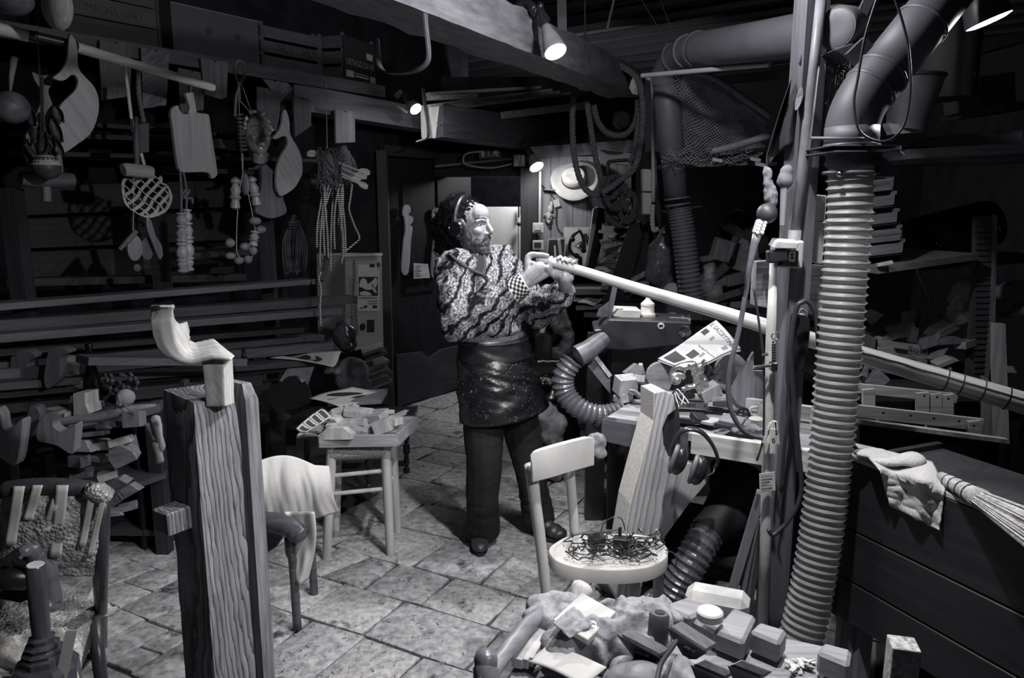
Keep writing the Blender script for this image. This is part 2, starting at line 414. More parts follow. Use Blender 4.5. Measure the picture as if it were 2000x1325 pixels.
# ceiling with joists and flat roof tiles between them
ZC = 3.12
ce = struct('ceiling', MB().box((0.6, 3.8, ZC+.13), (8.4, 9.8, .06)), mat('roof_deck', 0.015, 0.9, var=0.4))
M_jst = wood('joist_wood', 0.02, (0.8, -0.6, 0)); M_tile = mat('roof_tile_clay', 0.28, 0.9, var=0.4, scale=14, bump=0.3)
k = 0
o0 = Vector((0.9, 5.6, 0))
for i in range(-9, 10):
    c = o0+LD*(i*0.36)
    obj('joist', MB().bar(V(c.x, c.y, ZC+.03)-LN*3.4, V(c.x, c.y, ZC+.03)+LN*3.2, .1, .06), M_jst, ce)
    if -3 <= i < 8:
        for j in range(-9, 9):
            p = c+LD*0.18+LN*(j*0.27+(i % 2)*.1)
            u, v = PX((p.x, p.y, ZC+.07))
            if p.y > 4.2 and 560 < u < 2050 and -30 < v < 260 and k < 290:
                k += 1
                R = Matrix.Rotation(math.atan2(LN.y, LN.x), 3, 'Z')
                obj('roof_tile', MB().box((p.x, p.y, ZC+.08+random.uniform(0, .012)), (.258, .26, .03), R), M_tile, ce)
# main hewn beam running overhead
bd = Vector((0.75, 2.0, 0.10)).normalized()
B0 = Vector((0.0, 3.6, 2.44)); B1 = W(1222, 165, 5.55)
bd = (B1-B0).normalized()
Bs = B0-bd*2.4
M_beam = wood('hewn_beam', 0.17, bd, scale=24, stretch=5, bump=0.8, var=0.45, v2=0.09, cut=0.6)
bm_ = MB(); rings = []
u_ = bd.cross(ZUP).normalized(); n_ = u_.cross(bd)
nseg = 46
for i in range(nseg+1):
    t = i/nseg; p = Bs.lerp(B1, t); r = []
    for a, b in ((-1,-1),(-.3,-1.02),(.4,-1),(1,-1),(1.03,-.3),(1,.4),(.97,1),(.2,1.02),(-.5,1),(-1,1),(-1.03,.3),(-1,-.4)):
        j = noise.noise(p*5+Vector((a*2, b*2, 0)))*0.010+noise.noise(p*17+Vector((a*3, b*3, 0)))*0.006
        r.append(p+u_*(a*(.115+j))+n_*(b*(.088+j)))
    rings.append(r)
bm_.loft(rings); beam = struct('trim_2', bm_, M_beam, smooth=40)
# ================================================================== THE MAN
from mathutils.bvhtree import BVHTree
def bvh_of(me): return BVHTree.FromPolygons([v.co for v in me.vertices], [tuple(p.vertices) for p in me.polygons])
def hit(bv, px, py, lift=0.0):
    d = ray(px, py).normalized(); r = bv.ray_cast(CAM, d)
    return None if r[0] is None else r[0]-d*lift
MF = Vector((0.8, -0.6, 0)); ML = Vector((0.6, 0.8, 0))           # the man's forward / left
# pole (long oar) first: the hands close on it
OA = W(1050, 505, 3.27); OB = W(2060, 806, 2.50)
od = (OB-OA).normalized(); oL = (OB-OA).length
oc = (Vector((0, -1, 0))-od*od.dot(Vector((0, -1, 0)))).normalized()   # toward the camera
ou = od.cross(oc); ou = ou if ou.z > 0 else -ou
def RP(s_, ang, r): return OA+od*s_+(oc*math.cos(math.radians(ang))+ou*math.sin(math.radians(ang)))*r
def limb(m, pts, rs, n=12, k=5):
    P = cr(pts, k); R = []
    for i in range(len(P)):
        t = i/(len(P)-1)*(len(pts)-1); a = min(int(t), len(pts)-2); R.append(lerp(rs[a], rs[a+1], t-a))
    m.tube(P, R, n)
    m.sph(P[0], R[0], 10, 6); m.sph(P[-1], R[-1], 10, 6)
R_sh, L_sh = V(-.275, 3.37, 1.385), V(-.045, 3.65, 1.395)
R_el, L_el = V(-.235, 3.22, 1.165), V(.11, 3.50, 1.185)
R_wr, L_wr = W(1019, 556, 3.22), W(1106, 566, 3.285)
HC = V(-.20, 3.50, 1.578); HF = V(.91, -.415, 0).normalized(); HL = V(.415, .91, 0).normalized()
hs = 0.98
def HP(a, b, c): return HC+(HF*a+HL*b+ZUP*c)*hs
HR = Matrix((HF, HL, ZUP)).transposed()
bd_ = MB()
# head
S = lambda c, r, n=14, m=10: bd_.sph(HP(*c), tuple(q*hs for q in r), n, m, HR)
S((-.018, 0, .04), (.1, .078, .09)); S((.028, 0, -.025), (.072, .062, .1)); S((.035, 0, -.085), (.058, .052, .042)); S((.078, 0, -.108), (.022, .026, .02))
S((.05, 0, .06), (.05, .058, .05))
for s_ in (-1, 1):
    S((.06, s_*.042, -.018), (.026, .02, .022)); S((.1, s_*.013, -.03), (.011, .009, .009), 10, 7); S((-.008, s_*.08, 0), (.02, .009, .034), 10, 7)
    S((.022, s_*.05, -.07), (.045, .014, .035)); S((.046, s_*.046, .02), (.024, .014, .02), 10, 7)
    bd_.tube([HP(.06, s_*.055, .026), HP(.083, s_*.035, .036), HP(.094, s_*.01, .03)], .0095, 8)
    bd_.tube([HP(.089, s_*.022, -.057), HP(.1, s_*.006, -.052)], .0065, 6); bd_.tube([HP(.087, s_*.02, -.066), HP(.097, s_*.006, -.069)], .0072, 6)
bd_.tube([HP(.085, 0, .035), HP(.103, 0, .005), HP(.12, 0, -.022)], [.011*hs, .0125*hs, .0135*hs], 8); S((.116, 0, -.024), (.013, .013, .011), 10, 8)
limb(bd_, [HP(-.03, 0, -.04), V(-.19, 3.515, 1.47), V(-.175, 3.52, 1.40)], [.06, .06, .075])
# trunk
def trunk(m, rows, n=20):
    rg = []
    for (cx, cy, z, a, b) in rows:
        rg.append([V(cx, cy, z)+ML*(a*math.cos(2*PI*k/n))+MF*(b*math.sin(2*PI*k/n)) for k in range(n)])
    m.loft(rg)
trunk(bd_, [(-.07, 3.52, .86, .14, .1), (-.085, 3.52, .98, .16, .11), (-.115, 3.52, 1.1, .145, .105), (-.145, 3.515, 1.25, .16, .115), (-.165, 3.515, 1.36, .15, .1), (-.175, 3.52, 1.43, .08, .07)])
# arms and hands
limb(bd_, [R_sh, R_el], [.055, .045]); limb(bd_, [R_el, R_wr], [.046, .029])
limb(bd_, [L_sh, L_el], [.055, .045]); limb(bd_, [L_el, L_wr], [.046, .029])
# left hand: palm under the pole, fingers round the far side and over the top
pc = RP(.145, 272, .045)
limb(bd_, [L_wr, L_wr.lerp(pc, .5)+oc*.006, pc], [.028, .033, .03])
for s_, L_, w in ((.10, 1.0, .0098), (.1235, 1.06, .0102), (.147, 1.0, .0098), (.1695, .9, .0088)):
    bd_.sph(RP(s_, 262, .042), (.014, .014, .014), 8, 6)
    limb(bd_, [RP(s_, 255, .036), RP(s_, 205, .036), RP(s_-.001, 150, .0355), RP(s_-.002, 95, .034), RP(s_-.004, 48/L_, .031)], [w*1.1, w*1.05, w, w*.95, w*.85], 10, 4)
limb(bd_, [L_wr.lerp(pc, .55), RP(.085, 285, .044), RP(.075, 330, .034), RP(.07, 5, .03)], [.019, .016, .0125, .0105])
limb(bd_, [RP(.09, 265, .04), RP(.13, 268, .043), RP(.165, 265, .041)], [.022, .024, .02])
# right hand: back of the hand to the camera, thumb along the top
k0 = RP(.035, 318, .052); k1 = RP(.055, 290, .05)
limb(bd_, [R_wr, R_wr.lerp(k0, .5), k0], [.029, .034, .03]); limb(bd_, [R_wr.lerp(k1, .35), k1], [.03, .027])
for s_, w in ((.008, .0098), (.0305, .0102), (.053, .0098), (.0745, .0088)):
    limb(bd_, [RP(s_-.006, 330, .05), RP(s_, 300, .047), RP(s_, 245, .035), RP(s_, 190, .033), RP(s_, 140, .032)], [w*1.35, w*1.15, w, w*.95, w*.85], 10, 4)
limb(bd_, [R_wr.lerp(k0, .35)+ou*.012, RP(-.03, 355, .036), RP(.01, 38, .029), RP(.046, 60, .027)], [.02, .0155, .0125, .0105])
# legs
for hip, kn, an in ((V(-.14, 3.45, .9), V(-.135, 3.40, .5), V(-.15, 3.49, .08)), (V(-.02, 3.59, .9), V(.065, 3.58, .5), V(.145, 3.62, .08))):
    limb(bd_, [hip, kn, an], [.085, .055, .04])
    bd_.sph(an+V(0, 0, -.03), (.045, .045, .04))
skin_me = remesh(bd_, 0.0042, 2, 'man')
M_skin = mat('skin', 0.25, 0.5, var=0.14, scale=70, bump=0.25, spec=0.35)
man = obj('person', skin_me, M_skin, None, smooth=180)
tag(man, 'bearded man in a patterned sweater and leather apron sighting along a long pole', 'person')
skb = bvh_of(skin_me)
# eyes, brows
for s_ in (-1, 1):
    e = obj('eye', MB().sph(HP(.067, s_*.031, .011), .0118*hs, 12, 8), mat('eye_white', .5, .2, bump=0, var=.05), man, 180)
    obj('iris', MB().sph(HP(.0765, s_*.0325, .010), (.0055, .0055, .0055), 8, 6), M_black, e, 180)
    obj('eyelid', MB().tube([HP(.061, s_*.045, .015), HP(.077, s_*.034, .0225), HP(.078, s_*.02, .018)], .004*hs, 6), M_skin, man, 180)
    obj('eyebrow', MB().tube([HP(.062, s_*.056, .038), HP(.085, s_*.036, .045), HP(.096, s_*.014, .037)], [.003, .0055, .0045], 6), M_black, man, 180)
# hair
def blobn(mb, vox, amp, freq, sm=1, name='blob', amp2=0.0):
    me = remesh(mb, vox, sm, name)
    return disp(me, lambda c: noise.noise(c*freq)*amp+(noise.noise(c*freq*2.7)*amp2 if amp2 else 0))
hb = MB()
for c, r in (((-.05, 0, .05), (.1, .1, .095)), ((-.095, 0, -.01), (.085, .11, .11)), ((-.1, 0, -.09), (.06, .105, .065)), ((-.01, 0, .085), (.062, .075, .044)), ((-.045, .085, -.01), (.05, .03, .08)), ((-.06, -.085, -.02), (.045, .03, .085))):
    hb.sph(HP(*c), r, 14, 10, HR)
hme = blobn(hb, .008, .012, 32, 1, 'hair', .012)
M_hair = mat('dark_hair', 0.006, 0.9, var=0.5, scale=90, bump=0.4, spec=.1)
hair = obj('hair', hme, M_hair, man, 180)
cu = MB(); hv = [v for v in hme.vertices]; rnd = random.Random(5)
for i in range(700):
    v = rnd.choice(hv); p = v.co.copy(); n = v.normal.copy()
    if (p-HC).dot(HF) > .03: continue
    a = frame(n)[1]; b = n.cross(a); ph = rnd.random()*6; rr = rnd.uniform(.006, .012)
    cu.tube([p+n*(t*.0028-.008)+a*(rr*math.cos(ph+t*.75))+b*(rr*math.sin(ph+t*.75)) for t in range(11)], .0009, 3, cap=False)
obj('curls', cu, M_hair, hair)['kind'] = 'stuff'
# beard and moustache
be = MB()
for c, r in (((.04, 0, -.1), (.062, .06, .035)), ((.07, 0, -.112), (.034, .04, .032)), ((.012, .055, -.06), (.038, .02, .055)), ((.012, -.055, -.06), (.038, .02, .055)), ((.05, .043, -.075), (.036, .02, .03)), ((.05, -.043, -.075), (.036, .02, .03))):
    be.sph(HP(*c), r, 12, 8, HR)
for s_ in (-1, 1): be.tube([HP(.103, s_*.004, -.042), HP(.098, s_*.022, -.05), HP(.08, s_*.034, -.07)], [.0075, .0085, .008], 8)
beard = obj('beard', blobn(be, .005, .004, 60, 2, 'beard', .004), mat('grizzled_beard', 0.045, 0.8, var=0.7, scale=150, bump=0.6, v2=.22, cut=.6), man, 180)
# trousers
M_trs = mat('black_trousers', 0.008, 0.8, var=0.3, scale=20, bump=0.15)
tr = MB()
trunk(tr, [(-.075, 3.52, .8, .15, .115), (-.085, 3.52, .98, .175, .13), (-.11, 3.52, 1.08, .16, .12)])
limb(tr, [V(-.14, 3.45, .86), V(-.135, 3.40, .5), V(-.145, 3.46, .2), V(-.15, 3.475, .085)], [.112, .085, .08, .085]); limb(tr, [V(-.01, 3.59, .86), V(.065, 3.57, .5), V(.115, 3.6, .2), V(.135, 3.61, .085)], [.112, .085, .08, .085])
tm = remesh(tr, .009, 2, 'trousers')
disp(tm, lambda c: noise.noise(Vector((c.x*9, c.y*9, c.z*5)))*.012+noise.noise(Vector((c.x*14, c.y*14, c.z*30)))*.005*(1.6 if c.z < .25 else .5))
for v in tm.vertices:
    if v.co.z < .03: v.co.z = .03
obj('trousers', tm, M_trs, man, 180)
# shoes
def shoe(toe, heel, h):
    m = MB(); d = toe-heel; L_ = d.length; d.normalize(); l = ZUP.cross(d)
    for t, w, zz in ((.05, .036, .045), (.25, .04, .05), (.5, .043, .048), (.72, .05, .04), (.88, .044, .034)):
        m.sph(heel+d*(L_*t)+ZUP*zz, (L_*.2, w, zz*.92), 12, 8, Matrix((d, l, ZUP)).transposed())
    return remesh(m, .006, 3, 'shoe')
M_shoe = mat('scuffed_leather', 0.035, 0.4, var=0.5, scale=40, bump=0.4, v2=0.16, cut=0.62, spec=0.6); M_sole = mat('shoe_sole', .02, .8, bump=0)
for toe, heel in ((G(938, 1088), G(936, 1030)+V(0, .02, 0)), (G(1100, 1062), G(1040, 1042))):
    toe.z = heel.z = 0.012
    so = obj('shoe', shoe(toe, heel, .08), M_shoe, man, 180)
    d = (toe-heel).normalized(); l = ZUP.cross(d); L_ = (toe-heel).length
    out = []
    for k in range(20):
        a = 2*PI*k/20; x = math.cos(a); out.append(heel+d*(L_*.48+x*L_*.56)+l*(math.sin(a)*(.044+.008*x)))
    obj('sole', MB().prism([V(q.x, q.y, .004) for q in out], (0, 0, .02)), M_sole, so)
    st = heel+d*(L_*.45)
    obj('strap', MB().tube([st+l*.047+ZUP*.03, st+l*.035+ZUP*.085, st-l*.035+ZUP*.085, st-l*.047+ZUP*.03], .007, 6, flat=2), M_shoe, so)
# sweater
sw = MB()
trunk(sw, [(-.105, 3.52, 1.055, .168, .128), (-.11, 3.52, 1.10, .19, .15), (-.13, 3.515, 1.2, .195, .155), (-.15, 3.515, 1.3, .2, .15), (-.165, 3.515, 1.385, .185, .125), (-.178, 3.52, 1.435, .12, .095), (-.185, 3.52, 1.46, .08, .08)])
limb(sw, [R_sh+V(.02, .02, 0), R_el+V(0, 0, 0)], [.098, .078]); limb(sw, [R_el, R_wr.lerp(R_el, .5), R_wr.lerp(R_el, .2)], [.08, .07, .058]); limb(sw, [R_wr.lerp(R_el, .2), R_wr.lerp(R_el, .06)], [.05, .044])
limb(sw, [L_sh+V(-.02, -.02, 0), L_el], [.095, .078]); limb(sw, [L_el, L_wr.lerp(L_el, .5), L_wr.lerp(L_el, .12)], [.08, .07, .056])
swm = remesh(sw, .0068, 3, 'sweater')
def swf(c):
    f1 = noise.noise(Vector((c.x*10+c.z*7, c.y*9, c.z*12-c.x*9)))
    f2 = 1-abs(noise.noise(Vector((c.x*9-c.z*11, c.y*12, c.z*10+c.x*12)))*2.2)
    f3 = noise.noise(c*45)
    return f1*.012+f2*.009+f3*.002
disp(swm, swf)
M_sw = bpy.data.materials.new('sweater_knit'); M_sw.use_nodes = True
nt = M_sw.node_tree; N = nt.nodes; L = nt.links; bs = N['Principled BSDF']; bs.inputs['Roughness'].default_value = .9; bs.inputs['Specular IOR Level'].default_value = .1
tc = N.new('ShaderNodeTexCoord'); mp = N.new('ShaderNodeMapping'); mp.vector_type = 'TEXTURE'; mp.inputs['Rotation'].default_value = (.3, math.radians(38), .5); L.new(tc.outputs['Object'], mp.inputs[0])
wv = N.new('ShaderNodeTexWave'); wv.bands_direction = 'X'; wv.inputs['Scale'].default_value = 5.2; wv.inputs['Distortion'].default_value = 5; wv.inputs['Detail'].default_value = 3; wv.inputs['Detail Scale'].default_value = 2.6; wv.inputs['Detail Roughness'].default_value = .55
L.new(mp.outputs[0], wv.inputs[0])
rp = N.new('ShaderNodeValToRGB'); L.new(wv.outputs[1], rp.inputs[0]); e = rp.color_ramp.elements
e[0].position = .1; e[0].color = tint(.015); e[1].position = .17; e[1].color = tint(.14)
for p_, c_ in ((.3, .12), (.38, .3), (.7, .36), (.8, .1), (.86, .06), (.93, .26), (1, .3)):
    q = e.new(p_); q.color = tint(c_)
nz = N.new('ShaderNodeTexNoise'); nz.inputs['Scale'].default_value = 110; nz.inputs['Detail'].default_value = 4; L.new(tc.outputs['Object'], nz.inputs[0])
r3 = N.new('ShaderNodeValToRGB'); r3.color_ramp.elements[0].position = .38; r3.color_ramp.elements[0].color = (.18, .18, .19, 1); r3.color_ramp.elements[1].position = .58; r3.color_ramp.elements[1].color = (1, 1, 1, 1); L.new(nz.outputs[0], r3.inputs[0])
mx = N.new('ShaderNodeMix'); mx.data_type = 'RGBA'; mx.blend_type = 'MULTIPLY'; mx.inputs[0].default_value = .9; L.new(rp.outputs[0], mx.inputs[6]); L.new(r3.outputs[0], mx.inputs[7]); L.new(mx.outputs[2], bs.inputs['Base Color'])
bp = N.new('ShaderNodeBump'); bp.inputs['Strength'].default_value = .5; bp.inputs['Distance'].default_value = .004; L.new(nz.outputs[0], bp.inputs['Height']); L.new(bp.outputs[0], bs.inputs['Normal'])
sweater = obj('sweater', swm, M_sw, man, 180); sweater['label'] = 'knitted sweater with dark broken zigzag bands'
swb = bvh_of(swm)
M_rib = mat('ribbed_edge', .05, .9, var=.75, scale=220, bump=.5); M_shirt = mat('dark_undershirt', .012, .9, bump=0)
vl = [hit(swb, *q, .004) for q in ((878, 497), (890, 508), (905, 519), (922, 529), (943, 537))]; vr = [hit(swb, *q, .004) for q in ((943, 537), (946, 525), (947, 511), (945, 499))]
vl = [q for q in vl if q]; vr = [q for q in vr if q]
vr = [V(q.x, max(q.y, vl[-1].y-.03), q.z) for q in vr]
if len(vl) > 1 and len(vr) > 1:
    obj('collar', MB().tube(cr(vl, 4), .008, 8).tube(cr(vr, 4), .008, 8).tube(cr([vl[0], V(-.27, 3.55, 1.462), V(-.2, 3.6, 1.468), V(-.14, 3.57, 1.45), vr[-1]], 5), .012, 8), M_rib, sweater, 60)
    poly = vl+vr[1:]
    cen = sum(poly, Vector())/len(poly)
    fan = MB().add([cen+MF*.008]+[q+MF*.004 for q in poly], [(0, i+1, i+2) for i in range(len(poly)-1)]+[(0, len(poly), 1)])
    obj('undershirt', fan, M_shirt, sweater, 60)
# cuff of the right sleeve, chequered rib
cd = (R_wr-R_el).normalized(); _, cu_, cw_ = frame(cd)
cf = MB()
for i in range(6):
    for k in range(26):
        if (i+k) % 2: continue
        a0 = 2*PI*k/26; a1 = 2*PI*(k+1)/26
        p = R_wr+cd*(.014-i*.0105); r_ = .0505+i*.0018
        pts = [p+(cu_*math.cos(a)+cw_*math.sin(a))*r_-cd*o for a, o in ((a0, 0), (a1, 0), (a1, .0105), (a0, .0105))]
        cf.prism(pts, (pts[0]-p).normalized()*.0012)
cuff = obj('cuff', MB().tube([R_wr+cd*.018, R_wr-cd*.02, R_wr-cd*.055], [.049, .0525, .059], 26), mat('cuff_knit', .55, .9, bump=0), sweater, 60)
obj('cuff_rib', cf, M_ink, cuff)
obj('hem', MB().tube([V(-.105, 3.52, 1.062)+ML*(.17*math.cos(a*PI/14))+MF*(.13*math.sin(a*PI/14))+V(0, 0, .012*noise.noise(V(a*.6, 0, 0))) for a in range(28)], .021, 8, closed=True), mat('hem_knit', .13, .9, var=.6, scale=160, bump=.4), sweater, 180)
# leather apron with pouch, wrapped round the front
M_ap = mat('black_leather_apron', 0.009, 0.3, var=0.4, scale=9, bump=0.35, spec=0.55, v2=0.3, cut=0.6, v2s=9)
def apron_fn(z0, z1, a0, a1, e0, e1, amp, hem=0.0):
    def fn(u, v):
        ang = math.radians(lerp(a0, a1, u)); z = lerp(z0, z1, v)+hem*math.sin(u*PI*1.3+.4)*v
        cx = lerp(-.11, -.045, (1.08-z)/.38); k = lerp(e0, e1, v)
        w = amp*(noise.noise(V(u*3.2+z*2, z*14+u*5, 1.7))*1.2+1.3*(1-abs(noise.noise(V(u*1.6, z*21-u*5, 4.2)))*3)*math.sin(PI*min(1, v*1.1)))
        r = 1+w
        return V(cx, 3.52, z)+ML*(math.cos(ang)*.18*k*r)+MF*(math.sin(ang)*.145*k*r)
    return fn
ap = obj('apron', MB().sheet(apron_fn(1.05, .685, -28, 205, 1.05, 1.42, .05, .02), 60, 36, .004), M_ap, man, 180); ap['label'] = 'black paint-flecked leather apron'
obj('waist_pouch', MB().sheet(apron_fn(1.06, .955, -10, 190, 1.1, 1.16, .03), 40, 10, .006), mat('black_leather', .012, .35, spec=.6, bump=.2), ap, 180)
obj('belt', MB().tube([V(-.1, 3.52, 1.045)+ML*(.2*math.cos(a*PI/16))+MF*(.162*math.sin(a*PI/16)) for a in range(32)], .006, 6, closed=True), mat('belt_black', .01, .7, bump=0), ap, 180)
# ear defenders / headphones worn on the head
hd = thing('headphones', 'black headphones worn over the curly hair of the man', 'headphones', HP(0, -.1, -.03))
obj('headband', MB().tube([HP(-.015, .108*math.cos(t*PI/18), .015+.128*math.sin(t*PI/18)) for t in range(19)], .009, 8, flat=1.6), M_black, hd, 60)
M_chrome = mat('chrome', .6, .15, metal=1, bump=0, var=.05)
for s_ in (-1, 1):
    cup = obj('ear_cup', MB().lathe([(.012, .052), (.034, .05), (.042, .04), (.043, .018), (.04, .012)], HP(-.012, s_*.078, -.006), HL*s_, 20), mat('gloss_black', .012, .18, spec=.8, bump=0), hd, 40)
    obj('cushion', MB().tube([HP(-.012, s_*.088, -.006)+(HF*math.cos(a*PI/10)*.034+ZUP*math.sin(a*PI/10)*.041) for a in range(20)], .012, 8, closed=True), mat('cushion_vinyl', .06, .4, bump=0), cup, 180)
    obj('slider', MB().box(HP(-.02, s_*.118, .045), (.012, .008, .03), HR), M_chrome, cup); obj('hinge', MB().sph(HP(-.038, s_*.128, .0), .008, 8, 6), M_chrome, cup, 180)
# the oar itself
om = MB(); P = []; Rr = []
for i in range(41):
    t = i/40; P.append(OA.lerp(OB, t)+ou*(.004*noise.noise(V(t*6, 1, 0)))); Rr.append(lerp(.0195, .041, t**1.0)*(1+.03*noise.noise(V(t*9, 3, 0))))
om.tube(P, Rr, 16)
M_oar = wood('oar_wood', 0.42, od, scale=50, stretch=30, var=0.5, v2=0.13, cut=0.6, rough=.5)
oar = thing('oar', 'long pale wooden oar held at shoulder height, running out past the clear hose', 'oar', OA)
obj('shaft', om, M_oar, oar, 60)
for px_ in (1838, 1872, 1893, 1968, 1978):
    t = min(range(41), key=lambda i: abs(PX(P[i])[0]-px_)); q = P[t].lerp(P[min(t+1, 40)], .4 if px_ % 2 else .0)
    obj('crack_band', MB().tube([q+(oc*math.cos(a*PI/9)+ou*math.sin(a*PI/9))*(Rr[t]+.0012) for a in range(-10, 8)], .0025, 5), M_ink, oar)
obj('long_crack', MB().tube([RP(lerp(1.25, 1.9, i/24), 22+6*noise.noise(V(i*.4, 0, 0)), lerp(Rr[26], Rr[39], i/24)+.0005) for i in range(25)], .002, 4), M_ink, oar)
# ================================================================== helpers for flat-cut and hung things
def pxpoly(poly, pl, off=0.0): return [pl.pt(a, b, off) for a, b in poly]
def slab(name, poly, pl, th, m, label=None, cat=None, group=None, parent=None, curve=0, bevel=0.0, off=0.0, smooth=None):
    if curve: poly = cr2(poly, curve)
    mb = MB().prism(pxpoly(poly, pl, off), -pl.n*th)
    o = obj(name, mb, m, parent, smooth, bevel)
    if label: tag(o, label, cat, group)
    return o
def text(name, s, p, right, up, h, m, parent, align='CENTER', th=0.0005):
    cu = bpy.data.curves.new(name, 'FONT'); cu.body = s; cu.size = 1.0; cu.align_x = align; cu.align_y = 'CENTER'; cu.resolution_u = 2
    o = bpy.data.objects.new('tmp', cu); C.objects.link(o)
    dg = bpy.context.evaluated_depsgraph_get(); me = bpy.data.meshes.new_from_object(o.evaluated_get(dg)); bpy.data.objects.remove(o)
    r = Vector(right).normalized(); u = Vector(up).normalized(); n = r.cross(u).normalized()
    k = h/0.7; r = r*k; u = u*k
    M = Matrix(((r.x, u.x, n.x, p[0]+n.x*th), (r.y, u.y, n.y, p[1]+n.y*th), (r.z, u.z, n.z, p[2]+n.z*th), (0, 0, 0, 1)))
    me.transform(M); me.name = name
    return obj(name, me, m, parent)
def fit_text(name, s, a, b, up, h, m, parent):     # text stretched to run from a to b
    a = Vector(a); b = Vector(b); o = text(name, s, (0, 0, 0), (1, 0, 0), (0, 1, 0), 1.0, m, None)
    xs = [v.co.x for v in o.data.vertices]; w = max(xs)-min(xs); c = (a+b)/2; r = (b-a)/w
    u = Vector(up).normalized()*h; n = r.cross(u).normalized()
    for v in o.data.vertices:
        q = v.co.copy(); v.co = c+r*(q.x-(max(xs)+min(xs))/2)+u*q.y+n*.0015
    if parent is not None: o.parent = parent; o.matrix_parent_inverse = Matrix.Translation(-parent.location) if parent.type == 'EMPTY' else parent.matrix_basis.inverted()
    return o
def cordmb(pts, r, n=5, k=5, mb=None): return (mb or MB()).tube(cr(pts, k), r, n)
def twist(mb, pts, r, pitch, n=6, strands=3, k=6, rs=None):       # laid rope of several strands
    P = cr(pts, k); D = [0]
    for i in range(1, len(P)): D.append(D[-1]+(P[i]-P[i-1]).length)
    tot = D[-1]; cnt = max(8, int(tot/pitch*7)); Q = []; j = 0
    for i in range(cnt+1):
        s_ = tot*i/cnt
        while j < len(P)-2 and D[j+1] < s_: j += 1
        Q.append((P[j].lerp(P[j+1], (s_-D[j])/max(1e-9, D[j+1]-D[j])), s_))
    u = None; fr = []
    for i in range(len(Q)):
        d = (Q[min(i+1, cnt)][0]-Q[max(i-1, 0)][0]).normalized()
        u = frame(d)[1] if u is None else (u-d*u.dot(d)).normalized()
        fr.append((u.copy(), d.cross(u)))
    for q in range(strands):
        path = []
        for i, (p, s_) in enumerate(Q):
            a = 2*PI*(s_/pitch+q/strands); path.append(p+(fr[i][0]*math.cos(a)+fr[i][1]*math.sin(a))*r*.5)
        mb.tube(path, r*.56, n)
    return mb
def turned(prof, p0, p1, n=14, mb=None):      # prof: (t along, radius)
    p0 = Vector(p0); p1 = Vector(p1); L_ = (p1-p0).length
    return (mb or MB()).lathe([(r, t*L_) for t, r in prof], p0, p1-p0, n)
def crate(name, TL, TR, BR, BL, dep, n, m, label, cat='crate', gap=.22, group=None, post=True):
    TL, TR, BR, BL, dep = map(Vector, (TL, TR, BR, BL, dep)); root = thing(name, label, cat, (BL+BR)/2+dep/2, group)
    nrm = -dep.normalized(); th = .008; fr = None
    for side, (a, b, c, d) in enumerate(((TL, TR, BR, BL), (TL+dep, TL, BL, BL+dep), (TR, TR+dep, BR+dep, BR), (TR+dep, TL+dep, BL+dep, BR+dep))):
        inw = [dep.normalized(), (TR-TL).normalized(), (TL-TR).normalized(), nrm][side]
        for i in range(n):
            t0 = (i+gap/2)/n; t1 = (i+1-gap/2)/n
            o = obj('slat', MB().prism([a.lerp(d, t0), b.lerp(c, t0), b.lerp(c, t1), a.lerp(d, t1)], inw*th), m, root)
    for a, d in ((TL, BL), (TR, BR), (TL+dep, BL+dep), (TR+dep, BR+dep)):
        mid = (TL+TR+BL+BR)/4+dep/2; q = (mid-(a+d)/2); q.z = 0; q.normalize()
        obj('corner_post', MB().bar(d+q*.022, a+q*.022+ZUP*.012, .024, .024), m, root)
    obj('bottom', MB().prism([BL+ZUP*.004, BR+ZUP*.004, BR+dep+ZUP*.004, BL+dep+ZUP*.004], (0, 0, .006)), m, root)
    return root
def bag(name, blobs, vox, amp, freq, m, label, cat='bag', group=None, parent=None):
    mb = MB()
    for c, r in blobs: mb.sph(c, r, 12, 8)
    me = blobn(mb, vox, amp, freq, 1, name, amp*.5)
    o = obj(name, me, m, parent, 180)
    if label: tag(o, label, cat, group)
    return o
# ================================================================== LEFT: shelf, boxes, hanging things
SH = LW(.45)
a, b = SH.pt(-120, 4), SH.pt(748, 180); zt = (a.z+b.z)/2; a.z = b.z = zt
shf = thing('wall_shelf', 'long plank shelf high on the left wall carrying the fruit crates', 'shelf', (a+b)/2)
obj('shelf_plank', MB().prism([a, b, b-LN*.4, a-LN*.4], (0, 0, -.03)), M_oldL3, shf)
obj('front_batten', MB().bar(a+LN*.012-ZUP*.035, b+LN*.012-ZUP*.035, .022, .075), wood('shelf_batten', .08, DX), shf)
for px_ in (300, 620): q = SH.pt(px_, 200); q.z = zt-.03; obj('bracket', MB().prism([q-LN*.44, q-LN*.05, q-LN*.44-ZUP*.3], LD*.03), M_dark, shf)
BX = LW(.40); zb = zt+.002
def onshelf(x0, x1, y0, y1, pl=BX):
    BL, BR = pl.pt(x0, 80), pl.pt(x1, 100); BL.z = BR.z = zb
    TL, TR = pl.pt(x0, y0), pl.pt(x1, y1); z = (TL.z+TR.z)/2
    return V(BL.x, BL.y, z), V(BR.x, BR.y, z), BR, BL
M_box = mat('cardboard', .05, .85, var=.12, scale=6, bump=.05); M_cr = wood('crate_slat', .055, DX, v2=.03, cut=.6); M_crd = wood('crate_slat_dark', .03, DX)
q = onshelf(125, 318, -60, -20); cra = crate('wooden_crate', *q, -LN*.3, 3, M_crd, 'old dark wooden crate with faded stencilled letters at the top left corner', gap=.06)
fit_text('stencil', 'ROMAGNA GINO', lerp(q[0], q[3], .52)+(q[1]-q[0])*.12+LN*.002, lerp(q[1], q[2], .52)-(q[1]-q[0])*.2+LN*.002, ZUP, .045, M_ink, cra)
